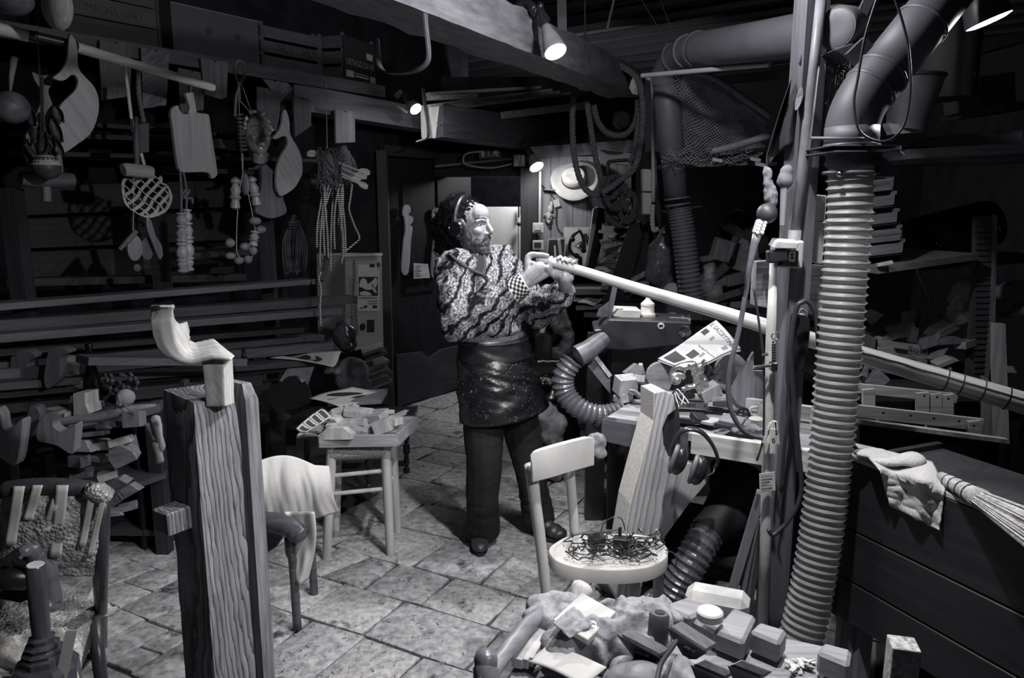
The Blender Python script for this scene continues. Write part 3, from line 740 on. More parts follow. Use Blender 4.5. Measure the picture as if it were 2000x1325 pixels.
q = onshelf(338, 506, 4, 42); TL, TR, BR, BL = q
cb = thing('cardboard_box', 'plain cardboard box with two round hand holes beside the stencilled crate', 'box', (BL+BR)/2)
cbm = MB().prism([BL, BR, TR, TL], -LN*.3); obj('box_body', cbm, M_box, cb)
for t in (.4, .74):
    c = lerp(TL, TR, t)*.56+lerp(BL, BR, t)*.44+LN*.001; obj('hand_hole', MB().lathe([(.021, 0), (.021, .0015)], c, LN, 20), M_ink, cb)
obj('lid_seam', MB().bar(TL+LN*.001-ZUP*.002, TR+LN*.001-ZUP*.002, .004, .004), M_inkg, cb)
q = onshelf(508, 631, 42, 74); crs = crate('wooden_crate', *q, -LN*.3, 3, M_cr, 'slatted fruit crate lettered SALVI twice along its middle slat')
for t0, t1 in ((.26, .5), (.64, .88)):
    fit_text('lettering', 'SALVI', lerp(lerp(q[0], q[1], t0), lerp(q[3], q[2], t0), .47)+LN*.002, lerp(lerp(q[0], q[1], t1), lerp(q[3], q[2], t1), .47)+LN*.002, ZUP, .055, M_ink, crs)
# crate turned toward the room, dark printed end panel
zc_ = zb; A = LW(.44).pt(672, 150); A.z = zc_; Bq = LW(.36).pt(733, 150); Bq.z = zc_; Aw = A-LD*.28-LN*.02
hh = LW(.44).pt(672, 66).z-zc_
dv = (Bq-A).normalized(); cro = crate('wooden_crate', A+ZUP*hh, Bq+ZUP*hh, Bq, A, (-LN*.22-LD*.09), 3, M_cr, 'fruit crate with a dark printed panel reading ORTAGGI DA RE at the shelf end')
nq = dv.cross(ZUP).normalized(); 
pan = obj('printed_panel', MB().prism([A+nq*.003, Bq+nq*.003, Bq+ZUP*hh*.97+nq*.003, A+ZUP*hh*.97+nq*.003], nq*.003), M_ink, cro)
M_pg = mat('panel_print', .35, .7, bump=0)
fit_text('lettering', 'ORTAGGI DA RE', lerp(A, Bq, .04)+ZUP*hh*.42+nq*.008, lerp(A, Bq, .93)+ZUP*hh*.42+nq*.008, ZUP, .04, M_pg, cro)
for t0, t1, z0, z1 in ((.05, .28, .1, .24), (.32, .75, .13, .17), (.32, .75, .2, .22), (.8, .97, .08, .22), (.7, .9, .58, .72)):
    obj('print_block', MB().prism([lerp(A, Bq, t0)+ZUP*hh*z0+nq*.0065, lerp(A, Bq, t1)+ZUP*hh*z0+nq*.0065, lerp(A, Bq, t1)+ZUP*hh*z1+nq*.0065, lerp(A, Bq, t0)+ZUP*hh*z1+nq*.0065], nq*.0006), M_pg, cro)
# wood samples nailed along the shelf edge
WS = LW(.5)
gW = 'wood samples hanging under the shelf'
ws_m = [wood('sample_a', .11, (0, 0, 1), rings=1.2), wood('sample_b', .13, (.4, .5, .5), rings=1.5), wood('sample_c', .1, (0, 0, 1)), wood('sample_d', .15, (0, 0, 1))]
for i, (poly, off, lb) in enumerate([
    ([(195, 78), (256, 84), (256, 188), (228, 192), (200, 196), (194, 120)], 0, 'tall dark wood sample board hanging first from the left under the shelf'),
    ([(275, 92), (331, 102), (328, 160), (325, 206), (300, 210), (280, 212)], 0, 'wood sample with slanting grain hanging behind the pale rod'),
    ([(348, 132), (399, 143), (398, 215), (353, 222)], -.02, 'narrow wood sample hanging just behind the cutting board handle'),
    ([(392, 114), (446, 121), (443, 190), (432, 194), (400, 184)], 0, 'wood sample with a clipped corner hanging at the tip of the rod'),
    ([(502, 169), (549, 178), (546, 228), (540, 256), (505, 256)], -.02, 'wood sample hanging behind the gilded mask'),
    ([(510, 150), (563, 162), (571, 174), (548, 199)], -.05, 'slanted wood offcut tucked right under the shelf above the mask'),
    ([(573, 186), (608, 194), (608, 246), (577, 268)], 0, 'wood sample with a pointed lower edge beside the small fish board'),
    ([(655, 213), (693, 218), (694, 278), (656, 280)], .02, 'square wood sample hanging furthest right under the shelf')]):
    o = slab('wood_sample', poly, WS, .016, ws_m[i % 4], lb, 'wood sample', gW, off=off, bevel=.001)
    c = [sum(p[0] for p in poly[:2])/2, sum(p[1] for p in poly[:2])/2]
    n0 = WS.pt(c[0], c[1]+3, off); obj('nail', MB().tube([n0-LN*.01, n0+LN*.018], .0035, 6), M_iron, o)
# rods
HG = LW(.95)
M_rod = wood('rod_wood', .6, DX, scale=60)
r0 = thing('hanging_rod', 'round rod below the shelf, pale at the tip, from which boards hang', 'rod', HG.pt(280, 130))
obj('pale_tip', MB().tube([HG.pt(150, 93), HG.pt(412, 170), HG.pt(418, 171.5)], [.0225, .021, .017], 12), M_rod, r0, 50)
obj('dark_sleeve', MB().tube([HG.pt(50, 67), HG.pt(132, 86)], .021, 12), M_black, r0, 50)
obj('pale_end', MB().tube([HG.pt(-40, 47), HG.pt(52, 70)], .025, 12), M_rod, r0, 50)
# fish-shaped boards
M_fish = wood('fish_board', .3, (.3, .4, -.8), scale=60, var=.2); gF = 'fish shaped boards'
fish1 = [(138, 66), (148, 80), (152, 98), (153, 130), (165, 148), (182, 166), (191, 184), (194, 207), (189, 236), (176, 263), (150, 283), (124, 300), (118, 287), (121, 278), (112, 270), (109, 250), (111, 225), (119, 205), (131, 192), (143, 181), (150, 171), (153, 157), (147, 147), (139, 147), (131, 154), (121, 158), (107, 154), (105, 150), (118, 140), (128, 125), (133, 105), (134, 82)]
slab('fish_board', fish1, LW(1.0), .022, M_fish, 'large pale fish-shaped serving board hanging at the left end of the rod', 'board', gF, curve=2, bevel=.002)
fish2 = [(63, 140), (80, 147), (110, 145), (102, 163), (95, 178), (100, 195), (108, 220), (113, 250), (120, 300), (124, 335), (110, 352), (70, 335), (52, 315), (46, 285), (55, 255), (70, 225), (80, 200), (82, 178), (70, 160)]
slab('fish_board', fish2, LW(.85), .02, wood('fish_board_dull', .16, (0, 0, 1)), 'second fish-shaped board half hidden behind dark dried leaves', 'board', gF, curve=3, bevel=.002)
fish3 = [(557, 214), (562, 222), (566, 240), (567, 260), (575, 277), (584, 292), (590, 312), (591, 338), (585, 352), (575, 368), (552, 383), (545, 378), (540, 362), (541, 330), (549, 305), (558, 290), (563, 279), (561, 268), (553, 266), (545, 270), (538, 272), (534, 268), (545, 255), (551, 240), (553, 222)]
slab('fish_board', fish3, LW(.9), .02, M_fish, 'small pale fish-shaped board hanging right of the mask', 'board', gF, curve=3, bevel=.002)
# cutting board with handle
CBp = LW(.98)
cut = thing('cutting_board', 'rectangular cutting board with a short handle hanging by string from the rod', 'board', CBp.pt(380, 330))
obj('board_body', MB().prism(pxpoly(cr2([(370, 222), (384, 219), (390, 221), (406, 223), (410, 232), (414, 262), (424, 328), (424, 343), (414, 349), (411, 341), (400, 336), (362, 337), (351, 332), (346, 315), (337, 245), (334, 222), (338, 210), (348, 206), (351, 215), (358, 222)], 3), CBp), -LN*.024), wood('cutting_board', .3, (0, 0, 1), scale=35, var=.25), cut, bevel=.002)
obj('handle', MB().prism(pxpoly([(363, 182), (378, 180), (383, 209), (385, 222), (369, 222), (371, 208)], CBp), -LN*.024), wood('board_handle', .36, (0, 0, 1)), cut, bevel=.002)
obj('string', MB().tube([CBp.pt(371, 190), HG.pt(374, 158)], .0015, 4), M_cord, cut)
# bowls, spoons and floats at the far left
K = LW(1.15)
def pxball(mb, cx, cy, rx, ry, pl, n=18, m=12):
    c = pl.pt(cx, cy); s_ = ppm(c); R = Matrix((pl.n.cross(ZUP), pl.n, ZUP)).transposed(); mb.sph(c, (rx/s_, (rx+ry)/2/s_, ry/s_), n, m, R); return c
w1 = MB(); pxball(w1, 112, 12, 26, 46, K); w1m = w1; pale_half = wood('bowl_wood', .4, (0, 0, 1), scale=60)
o = one('wooden_ladle', w1, pale_half, 'big wooden ladle bowl hanging at the top left above the rod', 'ladle', smooth=180)
obj('hanging_cord', MB().tube([K.pt(90, 10), K.pt(90, -40)], .002, 4), M_cord, o)
w2 = MB(); pxball(w2, 22, -2, 40, 30, LW(1.1)); one('wooden_bowl', w2, wood('bowl_dark', .12, (1, 0, 0)), 'dark wooden bowl cut off by the top left corner', 'bowl', smooth=180)
fb = thing('ball_float', 'mottled round ball float hanging at the left edge', 'float', K.pt(25, 240)); w3 = MB(); pxball(w3, 22, 210, 33, 31, K); obj('ball', w3, mat('mottled_float', .1, .5, var=.7, scale=9, v2=.3, cut=.58), fb, 180)
obj('handle', MB().tube([K.pt(20, 180), K.pt(22, 150), K.pt(28, 112)], [.004, .010, .013], 8), M_oldZ, fb, 180)
sf = thing('striped_float', 'round float with a pale top and a dark band among the dried leaves', 'float', LW(1.05).pt(92, 350))
w4 = MB(); cc = pxball(w4, 91, 326, 26, 25, LW(1.05)); obj('ball', w4, mat('float_dark', .05, .5, var=.6, scale=20), sf, 180)
rr = 25/ppm(cc); w5 = MB(); w5.lathe([(rr*1.02, rr*.2), (rr*.93, rr*.45), (rr*.62, rr*.82), (rr*.1, rr*1.03)], cc, (0, 0, 1), 18); obj('pale_cap', w5, mat('float_pale', .36, .7, var=.4, scale=30), sf, 180)
obj('band', MB().tube([cc+V(math.cos(a*PI/10)*rr, math.sin(a*PI/10)*rr, rr*.18) for a in range(20)], .0035, 5, closed=True), M_cord, sf)
obj('hanging_cord', MB().tube(cr([LW(1.05).pt(78, 300), LW(1.05).pt(80, 200), LW(1.05).pt(72, 60)], 5), .003, 5), M_cable, sf)
lv = thing('dried_leaves', 'bunch of dark curled dried leaves hanging over the second fish board', 'leaves', LW(1.0).pt(90, 320)); rnd = random.Random(3); M_leaf = mat('dry_leaf', .03, .5, var=.5, scale=30, bump=.4)
for i in range(15):
    p = LW(1.0+rnd.uniform(-.03, .05)).pt(rnd.uniform(60, 118), rnd.uniform(215, 315)); d = V(rnd.uniform(-.5, .5), rnd.uniform(-.3, .3), -1).normalized(); s_ = frame(d)[1]; L_ = rnd.uniform(.06, .1)
    obj('leaf', MB().sheet(lambda u, v: p+d*(L_*(u-.5))+s_*(math.sin(PI*min(1, max(0, u)))**.7*.022*(v*2-1))+d.cross(s_)*(.018*(v-.5)**2*4-.012*u*u), 6, 4, .001), M_leaf, lv, 180)
obj('stalk', MB().tube(cr([LW(1.0).pt(82, 150), LW(1.0).pt(84, 220), LW(1.0).pt(90, 300)], 5), .006, 6), M_leaf, lv)
ml = thing('wooden_mallet', 'dark round-headed mallet hanging head up below the floats', 'mallet', LW(.9).pt(92, 395))
obj('head', MB().tube([LW(.9).pt(40, 348), LW(.9).pt(60, 350), LW(.9).pt(120, 352), LW(.9).pt(143, 352)], [.03, .034, .034, .03], 12), wood('mallet_head', .09, DX), ml, 50)
obj('handle', MB().tube([LW(.9).pt(90, 350), LW(.9).pt(92, 394)], .018, 10), M_oldZ, ml, 50)
# carpet beater of woven cane
cbp = LW(.95); ctr = cbp.pt(288, 378); s_ = ppm(ctr); uR = -LN.cross(ZUP).normalized(); uR = uR if uR.x > 0 else -uR
def cbp_at(x, y, dz=0): return ctr+uR*((x-288)/s_*1.0)+ZUP*((378-y)/s_)+LN*dz
cbt = thing('carpet_beater', 'woven cane carpet beater hanging behind a wooden hammer head', 'carpet beater', cbp_at(288, 425)); M_cane = mat('cane', .45, .45, var=.3, scale=40, spec=.5)
def strand(pts, closed=False):
    mb = MB()
    for o_ in (-2.2, 0, 2.2):
        P = []
        for i, (x, y) in enumerate(pts): P.append(cbp_at(x+o_*.8, y+o_*.6, .006*((i % 2)*2-1)))
        mb.tube(cr(P, 5, closed), .0024, 5, closed=closed)
    return mb
obj('rim', strand([(243, 365), (248, 350), (262, 352), (275, 345), (300, 341), (312, 350), (320, 345), (316, 358), (330, 362), (334, 385), (325, 408), (305, 418), (285, 423), (262, 415), (246, 398)], True), M_cane, cbt, 180)
for i in range(5):
    o_ = (i-2)*15.5; Lh = math.sqrt(max(1, 44**2-o_*o_))*.72
    for sg in (1, -1): obj('cane_strand', strand([(288+sg*(o_*.7+t*Lh)+3*math.sin(t*3), 382+(-o_*.7+t*Lh)*.95) for t in (-1, -.5, 0, .5, 1)]), M_cane, cbt, 180)
obj('handle', MB().tube([cbp_at(290, 345), cbp_at(282, 300), cbp_at(270, 260), cbp_at(266, 140)], .008, 8), M_cane, cbt, 180)
hm = thing('wooden_hammer', 'wooden hammer with a pale cylindrical head and dark handle before the cane beater', 'hammer', LW(1.0).pt(268, 345)); HMp = LW(1.02)
obj('head', MB().tube([HMp.pt(240, 332), HMp.pt(246, 331), HMp.pt(290, 336), HMp.pt(297, 337)], [.027, .03, .03, .026], 14), wood('hammer_head', .3, DX), hm, 50)
obj('handle', turned([(0, .008), (.3, .012), (.6, .016), (.8, .011), (.95, .014), (1, .008)], HMp.pt(266, 228), HMp.pt(268, 330)), wood('hammer_handle', .08, (0, 0, 1)), hm, 180)
rs = thing('leather_holster', 'dark perforated leather sleeve hanging beside the hammer handle', 'sleeve', LW(.98).pt(282, 300)); obj('sleeve', MB().prism(pxpoly([(272, 242), (292, 240), (292, 298), (273, 298)], LW(.98)), -LN*.03), mat('perforated_leather', .07, .6, var=.3), rs, bevel=.003)
obj('twisted_cord', twist(MB(), [LW(.98).pt(270, 140), LW(.98).pt(272, 190), LW(.98).pt(281, 240)], .011, .07), mat('dark_cord', .1, .8), rs, 180)
# little wooden castanets and combs
ca = LW(1.0); gC = 'small carved pieces hanging below the cane beater'
def disc(cx, cy, rx, ry, m, lb, th=.018):
    o = slab('wooden_disc', [(cx+rx*math.cos(a*PI/12)-.25*ry*math.sin(a*PI/12)*0, cy+ry*math.sin(a*PI/12)) for a in range(24)], ca, th, m, lb, 'disc', gC, bevel=.001); return o
disc(264, 485, 15, 25, wood('disc_wood', .15, (0, 0, 1)), 'flat oval wooden disc in front of the hanging carved cluster')
slab('wooden_disc', [(288+13*math.cos(a*PI/12), 486+22*math.sin(a*PI/12)) for a in range(24)], LW(.96), .018, wood('disc_wood2', .09, (0, 0, 1)), 'darker wooden disc behind the oval disc', 'disc', gC)
one('wooden_flower', MB().lathe([(.001, 0), (.016, .004), (.018, .012), (.01, .016)], LW(.99).pt(266, 523), LN, 9), wood('flower_wood', .08, (0, 0, 1)), 'small scalloped wooden flower at the bottom of the carved cluster', 'ornament', gC)
slab('carved_comb', [(286, 428), (295, 430), (304, 460), (316, 480), (318, 500), (313, 507), (308, 500), (296, 470), (288, 450)], ca, .014, wood('comb_wood', .13, (0, 0, 1)), 'carved comb with notched teeth hanging right of the discs', 'comb', gC, curve=2)
o = one('wooden_whistle', MB().tube([ca.pt(266, 452), ca.pt(250, 470), ca.pt(233, 488)], [.012, .013, .010], 10), wood('whistle_wood', .08, (.5, .5, -.5)), 'short dark wooden whistle hanging left of the discs', 'whistle', gC, smooth=50)
for nm, p0, p1 in (('a', (262, 330), (260, 452)), ('b', (284, 410), (288, 430))): obj('hanging_cord', MB().tube([ca.pt(*p0), ca.pt(*p1)], .0015, 4), M_cord, o)
# turned spindle on a rope
tp = LW(1.02); prof = [(0, .004), (.01, .016), (.03, .017), (.05, .011), (.1, .018), (.16, .017), (.2, .01), (.215, .018), (.24, .018), (.26, .011), (.34, .02), (.42, .014), (.44, .02), (.465, .02), (.48, .013), (.5, .019), (.53, .019), (.545, .012), (.62, .02), (.7, .02), (.75, .013), (.765, .019), (.79, .019), (.8, .013), (.85, .018), (.92, .011), (.94, .018), (.97, .017), (.985, .006), (1, .002)]
M_spin = wood('spindle_wood', .27, (0, 0, 1), rough=.4)
gS = 'turned spindles on ropes'
for a, b, lb in (((354, 415), (357, 535), 'pale turned spindle hanging on a knotted rope below the cutting board'), ((364, 408), (369, 532), 'turned spindle hanging just behind its pale twin')):
    t_ = thing('turned_spindle', lb, 'spindle', tp.pt(*b), gS); pl_ = tp if a[0] == 354 else LW(.96)
    obj('spindle', turned([(t, r*1.45) for t, r in prof], pl_.pt(*a), pl_.pt(*b)), M_spin, t_, 40)
    obj('rope', twist(MB(), [pl_.pt(a[0]-2 if a[0] == 354 else 358, 335), pl_.pt(a[0], 370), pl_.pt(a[0], a[1]+4)], .0055, .03), M_rope, t_, 180)
    if a[0] == 364: obj('knot', twist(MB(), [pl_.pt(*p) for p in ((357, 380), (362, 372), (370, 372), (366, 380), (358, 384), (366, 388), (375, 388), (376, 398))], .005, .03), M_rope, t_, 180)
# gilded mask
mk = LW(.92); mc = mk.pt(503, 262); ks = 1/ppm(mc)
mf = (LN*.93+V(-.1, -.55, 0)*.5).normalized(); mr = ZUP.cross(mf).normalized(); 
def MP(x, y, d): return mc+mr*(x*ks)+ZUP*(y*ks)+mf*(d*ks)     # x,y in photo pixels from the mask centre
MR = Matrix((mr, ZUP, mf)).transposed()
mm = MB()
def ms(c, r, n=14, m=10): mm.sph(MP(*c), tuple(q*ks for q in r), n, m, MR)
ms((0, -2, 0), (25, 38, 22)); ms((1, -28, 7), (13, 12, 12)); ms((0, 16, 8), (21, 16, 14))
mm.tube([MP(1, 6, 22), MP(1.5, -4, 26), MP(2, -10, 29)], [3*ks, 3.6*ks, 5*ks], 8)
for s_ in (-1, 1):
    mm.tube([MP(s_*18, 9, 15), MP(s_*11, 12, 21), MP(s_*4, 9, 23)], 2.6*ks, 8); ms((s_*13, -8, 13), (8, 8, 8)); ms((s_*10, 3.5, 18), (5, 3, 4), 10, 8); ms((s_*4.5+1, -11, 24), (3, 2.6, 3), 8, 6)
mm.tube([MP(-9, -19, 19), MP(-3, -17.5, 24), MP(2, -18.5, 25), MP(7, -17.5, 24), MP(12, -19, 19)], 2.4*ks, 8); mm.tube([MP(-8, -21, 19), MP(2, -23.5, 24), MP(11, -21, 19)], 2.9*ks, 8)
mm.tube([MP(0, -38, 0), MP(2, -52, -6)], [12*ks, 13*ks], 12)
mkt = thing('carved_mask', 'glossy bronze-toned carved mask of a curly-haired face hanging on a cord', 'mask', MP(0, -52, 0))
M_bronze = mat('bronze_lacquer', .3, .24, var=.3, scale=14, spec=.8, metal=.35, bump=.1)
obj('face', remesh(mm, .0032, 2, 'face'), M_bronze, mkt, 180)
hb2 = MB(); rnd = random.Random(8)
for i in range(46):
    a = rnd.uniform(-.35, PI+.35); rr_ = rnd.uniform(.82, 1.1); hb2.sph(MP(27*math.cos(a)*rr_, 9+32*math.sin(a)*rr_, rnd.uniform(-8, 4 if rr_ < .95 else 8)), tuple(rnd.uniform(3, 5)*ks for _ in range(3)), 8, 6)
obj('curls', remesh(hb2, .004, 1, 'curls'), M_bronze, mkt, 180)
obj('cord', MB().tube([MP(-32, 62, 0), MP(-8, 36, 0)], .0015, 4).tube([MP(-28, 100, 0), MP(-8, 36, 0)], .0015, 4), M_cord, mkt)
# stacked rings left of the mask, loop of rope, horn
rg_ = thing('ring_string', 'column of dark wooden rings threaded on a cord left of the mask', 'rings', mk.pt(472, 300)); M_ring = wood('ring_wood', .07, (1, 0, 0), rough=.35)
for i in range(10):
    c = LW(.97).pt(467+i*.9, 224+i*7.6); obj('ring', MB().tube([c+V(math.cos(a*PI/8)*.017, math.sin(a*PI/8)*.017, math.sin(a*PI/8)*.003) for a in range(16)], .0065, 6, closed=True), M_ring, rg_, 180)
obj('thread', MB().tube([LW(.97).pt(466, 190), LW(.97).pt(474, 340)], .0015, 4), M_cord, rg_)
rl = LW(.97); one('rope_loop', twist(MB(), [rl.pt(*p) for p in ((468, 195), (466, 165), (458, 140), (460, 124), (470, 119), (478, 130), (476, 150), (468, 166), (464, 180), (461, 192), (459, 228))], .007, .04), M_rope, 'loop of tied rope hanging from the shelf left of the mask', 'rope', smooth=180)
one('carved_horn', MB().tube(cr([mk.pt(485, 330), mk.pt(500, 328), mk.pt(516, 316), mk.pt(520, 298)], 5), [.006]*5+[.012]*5+[.017]*6, 10), wood('horn', .06, (1, 0, 0), rough=.4), 'dark curved horn hanging below the mask', 'horn', smooth=180)
# flask-shaped plank and string of turned pieces
slab('paddle_board', [(512, 318), (528, 328), (541, 345), (549, 370), (556, 395), (561, 413), (550, 422), (528, 427), (508, 420), (500, 412), (508, 385), (512, 350)], LW(.85), .03, wood('paddle_wood', .11, (0, 0, 1)), 'dark flask-shaped paddle board hanging behind the string of beads', 'board', curve=3, bevel=.003)
bs_ = LW(1.0); gB = 'turned wooden pieces strung in a loop'
one('string_loop', cordmb([bs_.pt(*p) for p in ((474, 300), (474, 338), (466, 385), (462, 468), (466, 500), (490, 505), (500, 470), (494, 425), (486, 385), (476, 338))], .0018), M_cord, 'thin loop of string threaded through the turned pieces', 'string')
P2 = [(0, .004), (.08, .014), (.16, .015), (.22, .009), (.4, .016), (.55, .012), (.62, .018), (.7, .011), (.85, .014), (.95, .014), (1, .004)]
for a, b, lb in (((460, 346), (459, 410), 'pale turned handle at the upper left of the string loop'), ((490, 344), (502, 403), 'pale turned handle at the upper right of the string loop'), ((498, 450), (494, 482), 'barrel-shaped wooden bead halfway down the string loop')):
    one('turned_piece', turned([(t, r*1.75) for t, r in P2], bs_.pt(*a), bs_.pt(*b), 12), M_spin, lb, 'turned piece', gB, smooth=40)
for cx, cy, rx, ry, lb in ((498, 432, 13, 8, 'flattened wooden bead at the right of the string loop'), (509, 449, 11, 8, 'outermost flattened bead on the string loop'), (494, 490, 9, 9, 'round bead low on the right of the string loop'), (484, 507, 9, 8, 'round bead at the bottom of the string loop'), (466, 509, 10, 8, 'round bead left of the lowest bead'), (450, 500, 11, 7, 'flattened bead at the lower left of the string loop'), (449, 475, 10, 9, 'split nut shell at the left of the string loop'), (478, 482, 11, 8, 'split nut shell at the centre of the string loop'), (478, 360, 6, 22, 'long dark seed hanging inside the string loop')):
    w = MB(); pxball(w, cx, cy, rx, ry, bs_, 12, 8); one('wooden_bead', w, wood('bead_wood', .16, (0, 0, 1)), lb, 'bead', gB, smooth=180)
# silver clock / tape case behind
one('metal_tin', MB().prism(pxpoly([(418, 270), (462, 275), (462, 294), (418, 288)], LW(.55)), -LN*.05), mat('shiny_tin', .5, .2, metal=.9), 'small shiny metal tin on the dark ledge left of the mask', 'tin')
# rope coils on the wall
def coil(cx, y0, y1, w, pl, m, lb, n=9, r=.006, seed=1):
    rnd = random.Random(seed); mb = MB()
    for i in range(n):
        x = cx+(i/(n-1)-.5)*w; P = [pl.pt(cx+rnd.uniform(-3, 3), y0), pl.pt(x-w*.15, lerp(y0, y1, .45)), pl.pt(x, y1+rnd.uniform(-6, 4)), pl.pt(x+w*.2, lerp(y0, y1, .5)), pl.pt(cx+rnd.uniform(-4, 4), y0+2)]
        mb.tube(cr(P, 5), r, 5)
    for k in range(3): mb.tube(cr([pl.pt(cx-w*.35, y0+14+k*5, .02), pl.pt(cx, y0+16+k*5, .03), pl.pt(cx+w*.35, y0+12+k*5, .02)], 4), r, 5)
    return one('rope_coil', mb, m, lb, 'rope', 'coils of rope on the left wall', smooth=180)
coil(575, 420, 535, 34, LW(.5), mat('dull_rope', .06, .9, var=.4), 'dark rope coil hanging on the wall behind the boards', seed=2)
coil(672, 285, 360, 32, LW(.6), mat('dull_rope2', .12, .9, var=.4), 'grey cable coil hanging behind the wooden spatulas', seed=4)
# spatulas
gP = 'wooden spatulas'; sp = LW(1.0)
for i, (a, b, c, lb) in enumerate((((600, 300), (620, 300), (648, 312), 'wooden spoon blade pointing left out of the cord bundle'), ((722, 338), (700, 333), (655, 316), 'uppermost wooden spatula pointing right'), ((716, 346), (692, 340), (655, 322), 'second wooden spatula from the top'), ((704, 352), (686, 348), (652, 332), 'thin third wooden spatula'), ((718, 366), (700, 358), (655, 340), 'lowest wooden spatula with a pointed blade'))):
    t_ = thing('wooden_spatula', lb, 'spatula', sp.pt(*c), gP); p0, p1, p2 = sp.pt(*a), sp.pt(*b), sp.pt(*c); d = (p0-p2).normalized(); up = d.cross(LN).normalized()
    obj('blade', MB().loft([[p+up*(w*sy)+LN*(.003*sz) for sy, sz in ((-1, -1), (1, -1), (1, 1), (-1, 1))] for p, w in ((p0, .012), (p0.lerp(p1, .3), .020), (p0.lerp(p1, .7), .018), (p1, .007))]), wood('spatula', .36, d), t_)
    obj('handle', MB().tube([p1, p2], .0055, 6), wood('spatula', .36, d), t_, 50)
# bunch of striped cords
def stripe_mat(name, v1, v2, sc):
    m = bpy.data.materials.new(name); m.use_nodes = True; nt = m.node_tree; N = nt.nodes; L = nt.links
    tc = N.new('ShaderNodeTexCoord'); wv = N.new('ShaderNodeTexWave'); wv.bands_direction = 'Z'; wv.inputs['Scale'].default_value = sc; wv.inputs['Distortion'].default_value = 1.0
    rp = N.new('ShaderNodeValToRGB'); rp.color_ramp.elements[0].position = .45; rp.color_ramp.elements[0].color = tint(v1); rp.color_ramp.elements[1].position = .55; rp.color_ramp.elements[1].color = tint(v2)
    L.new(tc.outputs['Object'], wv.inputs[0]); L.new(wv.outputs[1], rp.inputs[0]); L.new(rp.outputs[0], N['Principled BSDF'].inputs['Base Color']); N['Principled BSDF'].inputs['Roughness'].default_value = .8
    return m
M_str = stripe_mat('striped_cord', .035, .6, 26)
rnd = random.Random(21); ck = LW(1.0)
cl = thing('cord_bundle', 'bundle of black and white striped cords hanging in a tangle under the spatulas', 'cord bundle', ck.pt(645, 360))
xs_ = [619, 625, 630, 634, 641, 646, 654, 661, 668, 671, 675, 624, 637, 665]; ys_ = [484, 520, 450, 500, 505, 528, 488, 440, 515, 505, 495, 470, 430, 460]
for i, (x, y) in enumerate(zip(xs_, ys_)):
    x0 = 640+rnd.uniform(-12, 14) if x < 650 else 664+rnd.uniform(-6, 6); dx = rnd.uniform(-4, 4)
    pl_ = LW(.97+rnd.uniform(-.03, .06))
    obj('striped_cord', cordmb([pl_.pt(x0, 355+rnd.uniform(0, 12)), pl_.pt(lerp(x0, x, .5)+dx, 395), pl_.pt(x+dx*.5, lerp(395, y, .5)), pl_.pt(x, y)], .0055, 6), M_str, cl, smooth=180)
obj('looped_cord', cordmb([ck.pt(*p) for p in ((688, 360), (684, 390), (682, 410), (692, 440), (702, 465), (690, 478), (676, 490))], .0055, 6), M_str, cl, smooth=180)
obj('striped_cord', cordmb([LW(1.05).pt(*p) for p in ((628, 530), (623, 545), (627, 565), (625, 600), (627, 638))], .0055, 6), M_str, cl, smooth=180)
M_cd = mat('brown_cord', .09, .9, var=.5, scale=60)
tg = MB()
for i in range(34):
    P = [LW(1.0+rnd.uniform(-.04, .05)).pt(rnd.uniform(618, 668), rnd.uniform(285, 375)) for _ in range(4)]; tg.tube(cr(P, 4), rnd.choice((.003, .005)), 4)
o = obj('tangled_cord', tg, M_cd, cl, 180); o['kind'] = 'stuff'
slabp = LW(1.03); obj('block', MB().prism(pxpoly([(633, 300), (648, 298), (658, 318), (656, 340), (640, 344), (634, 325)], slabp), -LN*.03), wood('tackle_block', .12, (0, 0, 1)), cl, bevel=.004)
obj('hanging_line', MB().tube([LW(.5).pt(637, 162), ck.pt(639, 290)], .003, 5), M_cord, cl)
w = MB(); pxball(w, 612, 355, 8, 8, ck); obj('bead', w, M_dark, cl, 180)
obj('dark_coil', twist(MB(), [LW(1.0).pt(636, 480), LW(1.0).pt(638, 510), LW(1.0).pt(632, 535), LW(1.0).pt(628, 548)], .016, .045, strands=4), mat('dark_rope', .05, .9), cl, 180)
# long planks stacked on racks along the left wall
gL = 'long planks racked along the left wall'
PLK = [(-60, 553, 470, 541, 14, .55, M_oldL3, 'uppermost dim plank on the rack, ending below the bead string'),
       (-60, 602, 607, 549, 11, .85, M_oldL2, 'pale plank whose sawn end stops below the rope coil'),
       (-60, 638, 686, 584, 17, .8, M_oldL, 'wide plank running right up to the poster cabinet'),
       (-60, 663, 656, 607, 13, .9, M_oldL2, 'plank with a bright lower edge, ending short of the cabinet'),
       (-60, 640, 470, 597, 8, .6, M_oldL3, 'thin dark plank tucked behind the wide one'),
       (-60, 690, 582, 643, 11, .8, M_oldL3, 'round-ended dark plank in the middle of the stack'),
       (-60, 717, 622, 658, 12, .75, M_oldL, 'plank with a chewed end above the magazine pile'),
       (-60, 735, 640, 675, 18, .8, M_oldL2, 'broad pale plank just behind the magazine pile'),
       (160, 703, 470, 706, 14, 1.15, M_oldL2, 'short pale plank lying across the stack behind the bottle'),
       (-60, 756, 650, 703, 12, .9, M_oldL, 'plank at the height of the carved foot'),
       (-60, 770, 560, 716, 16, .85, M_oldL3, 'dark plank below the pale crossing board'),
       (230, 768, 500, 742, 22, 1.0, M_oldL3, 'broad dark plank low behind the dried roses'),
       (-60, 800, 520, 752, 16, .8, M_oldL3, 'lowest plank of the rack, nearly hidden by the bench')]
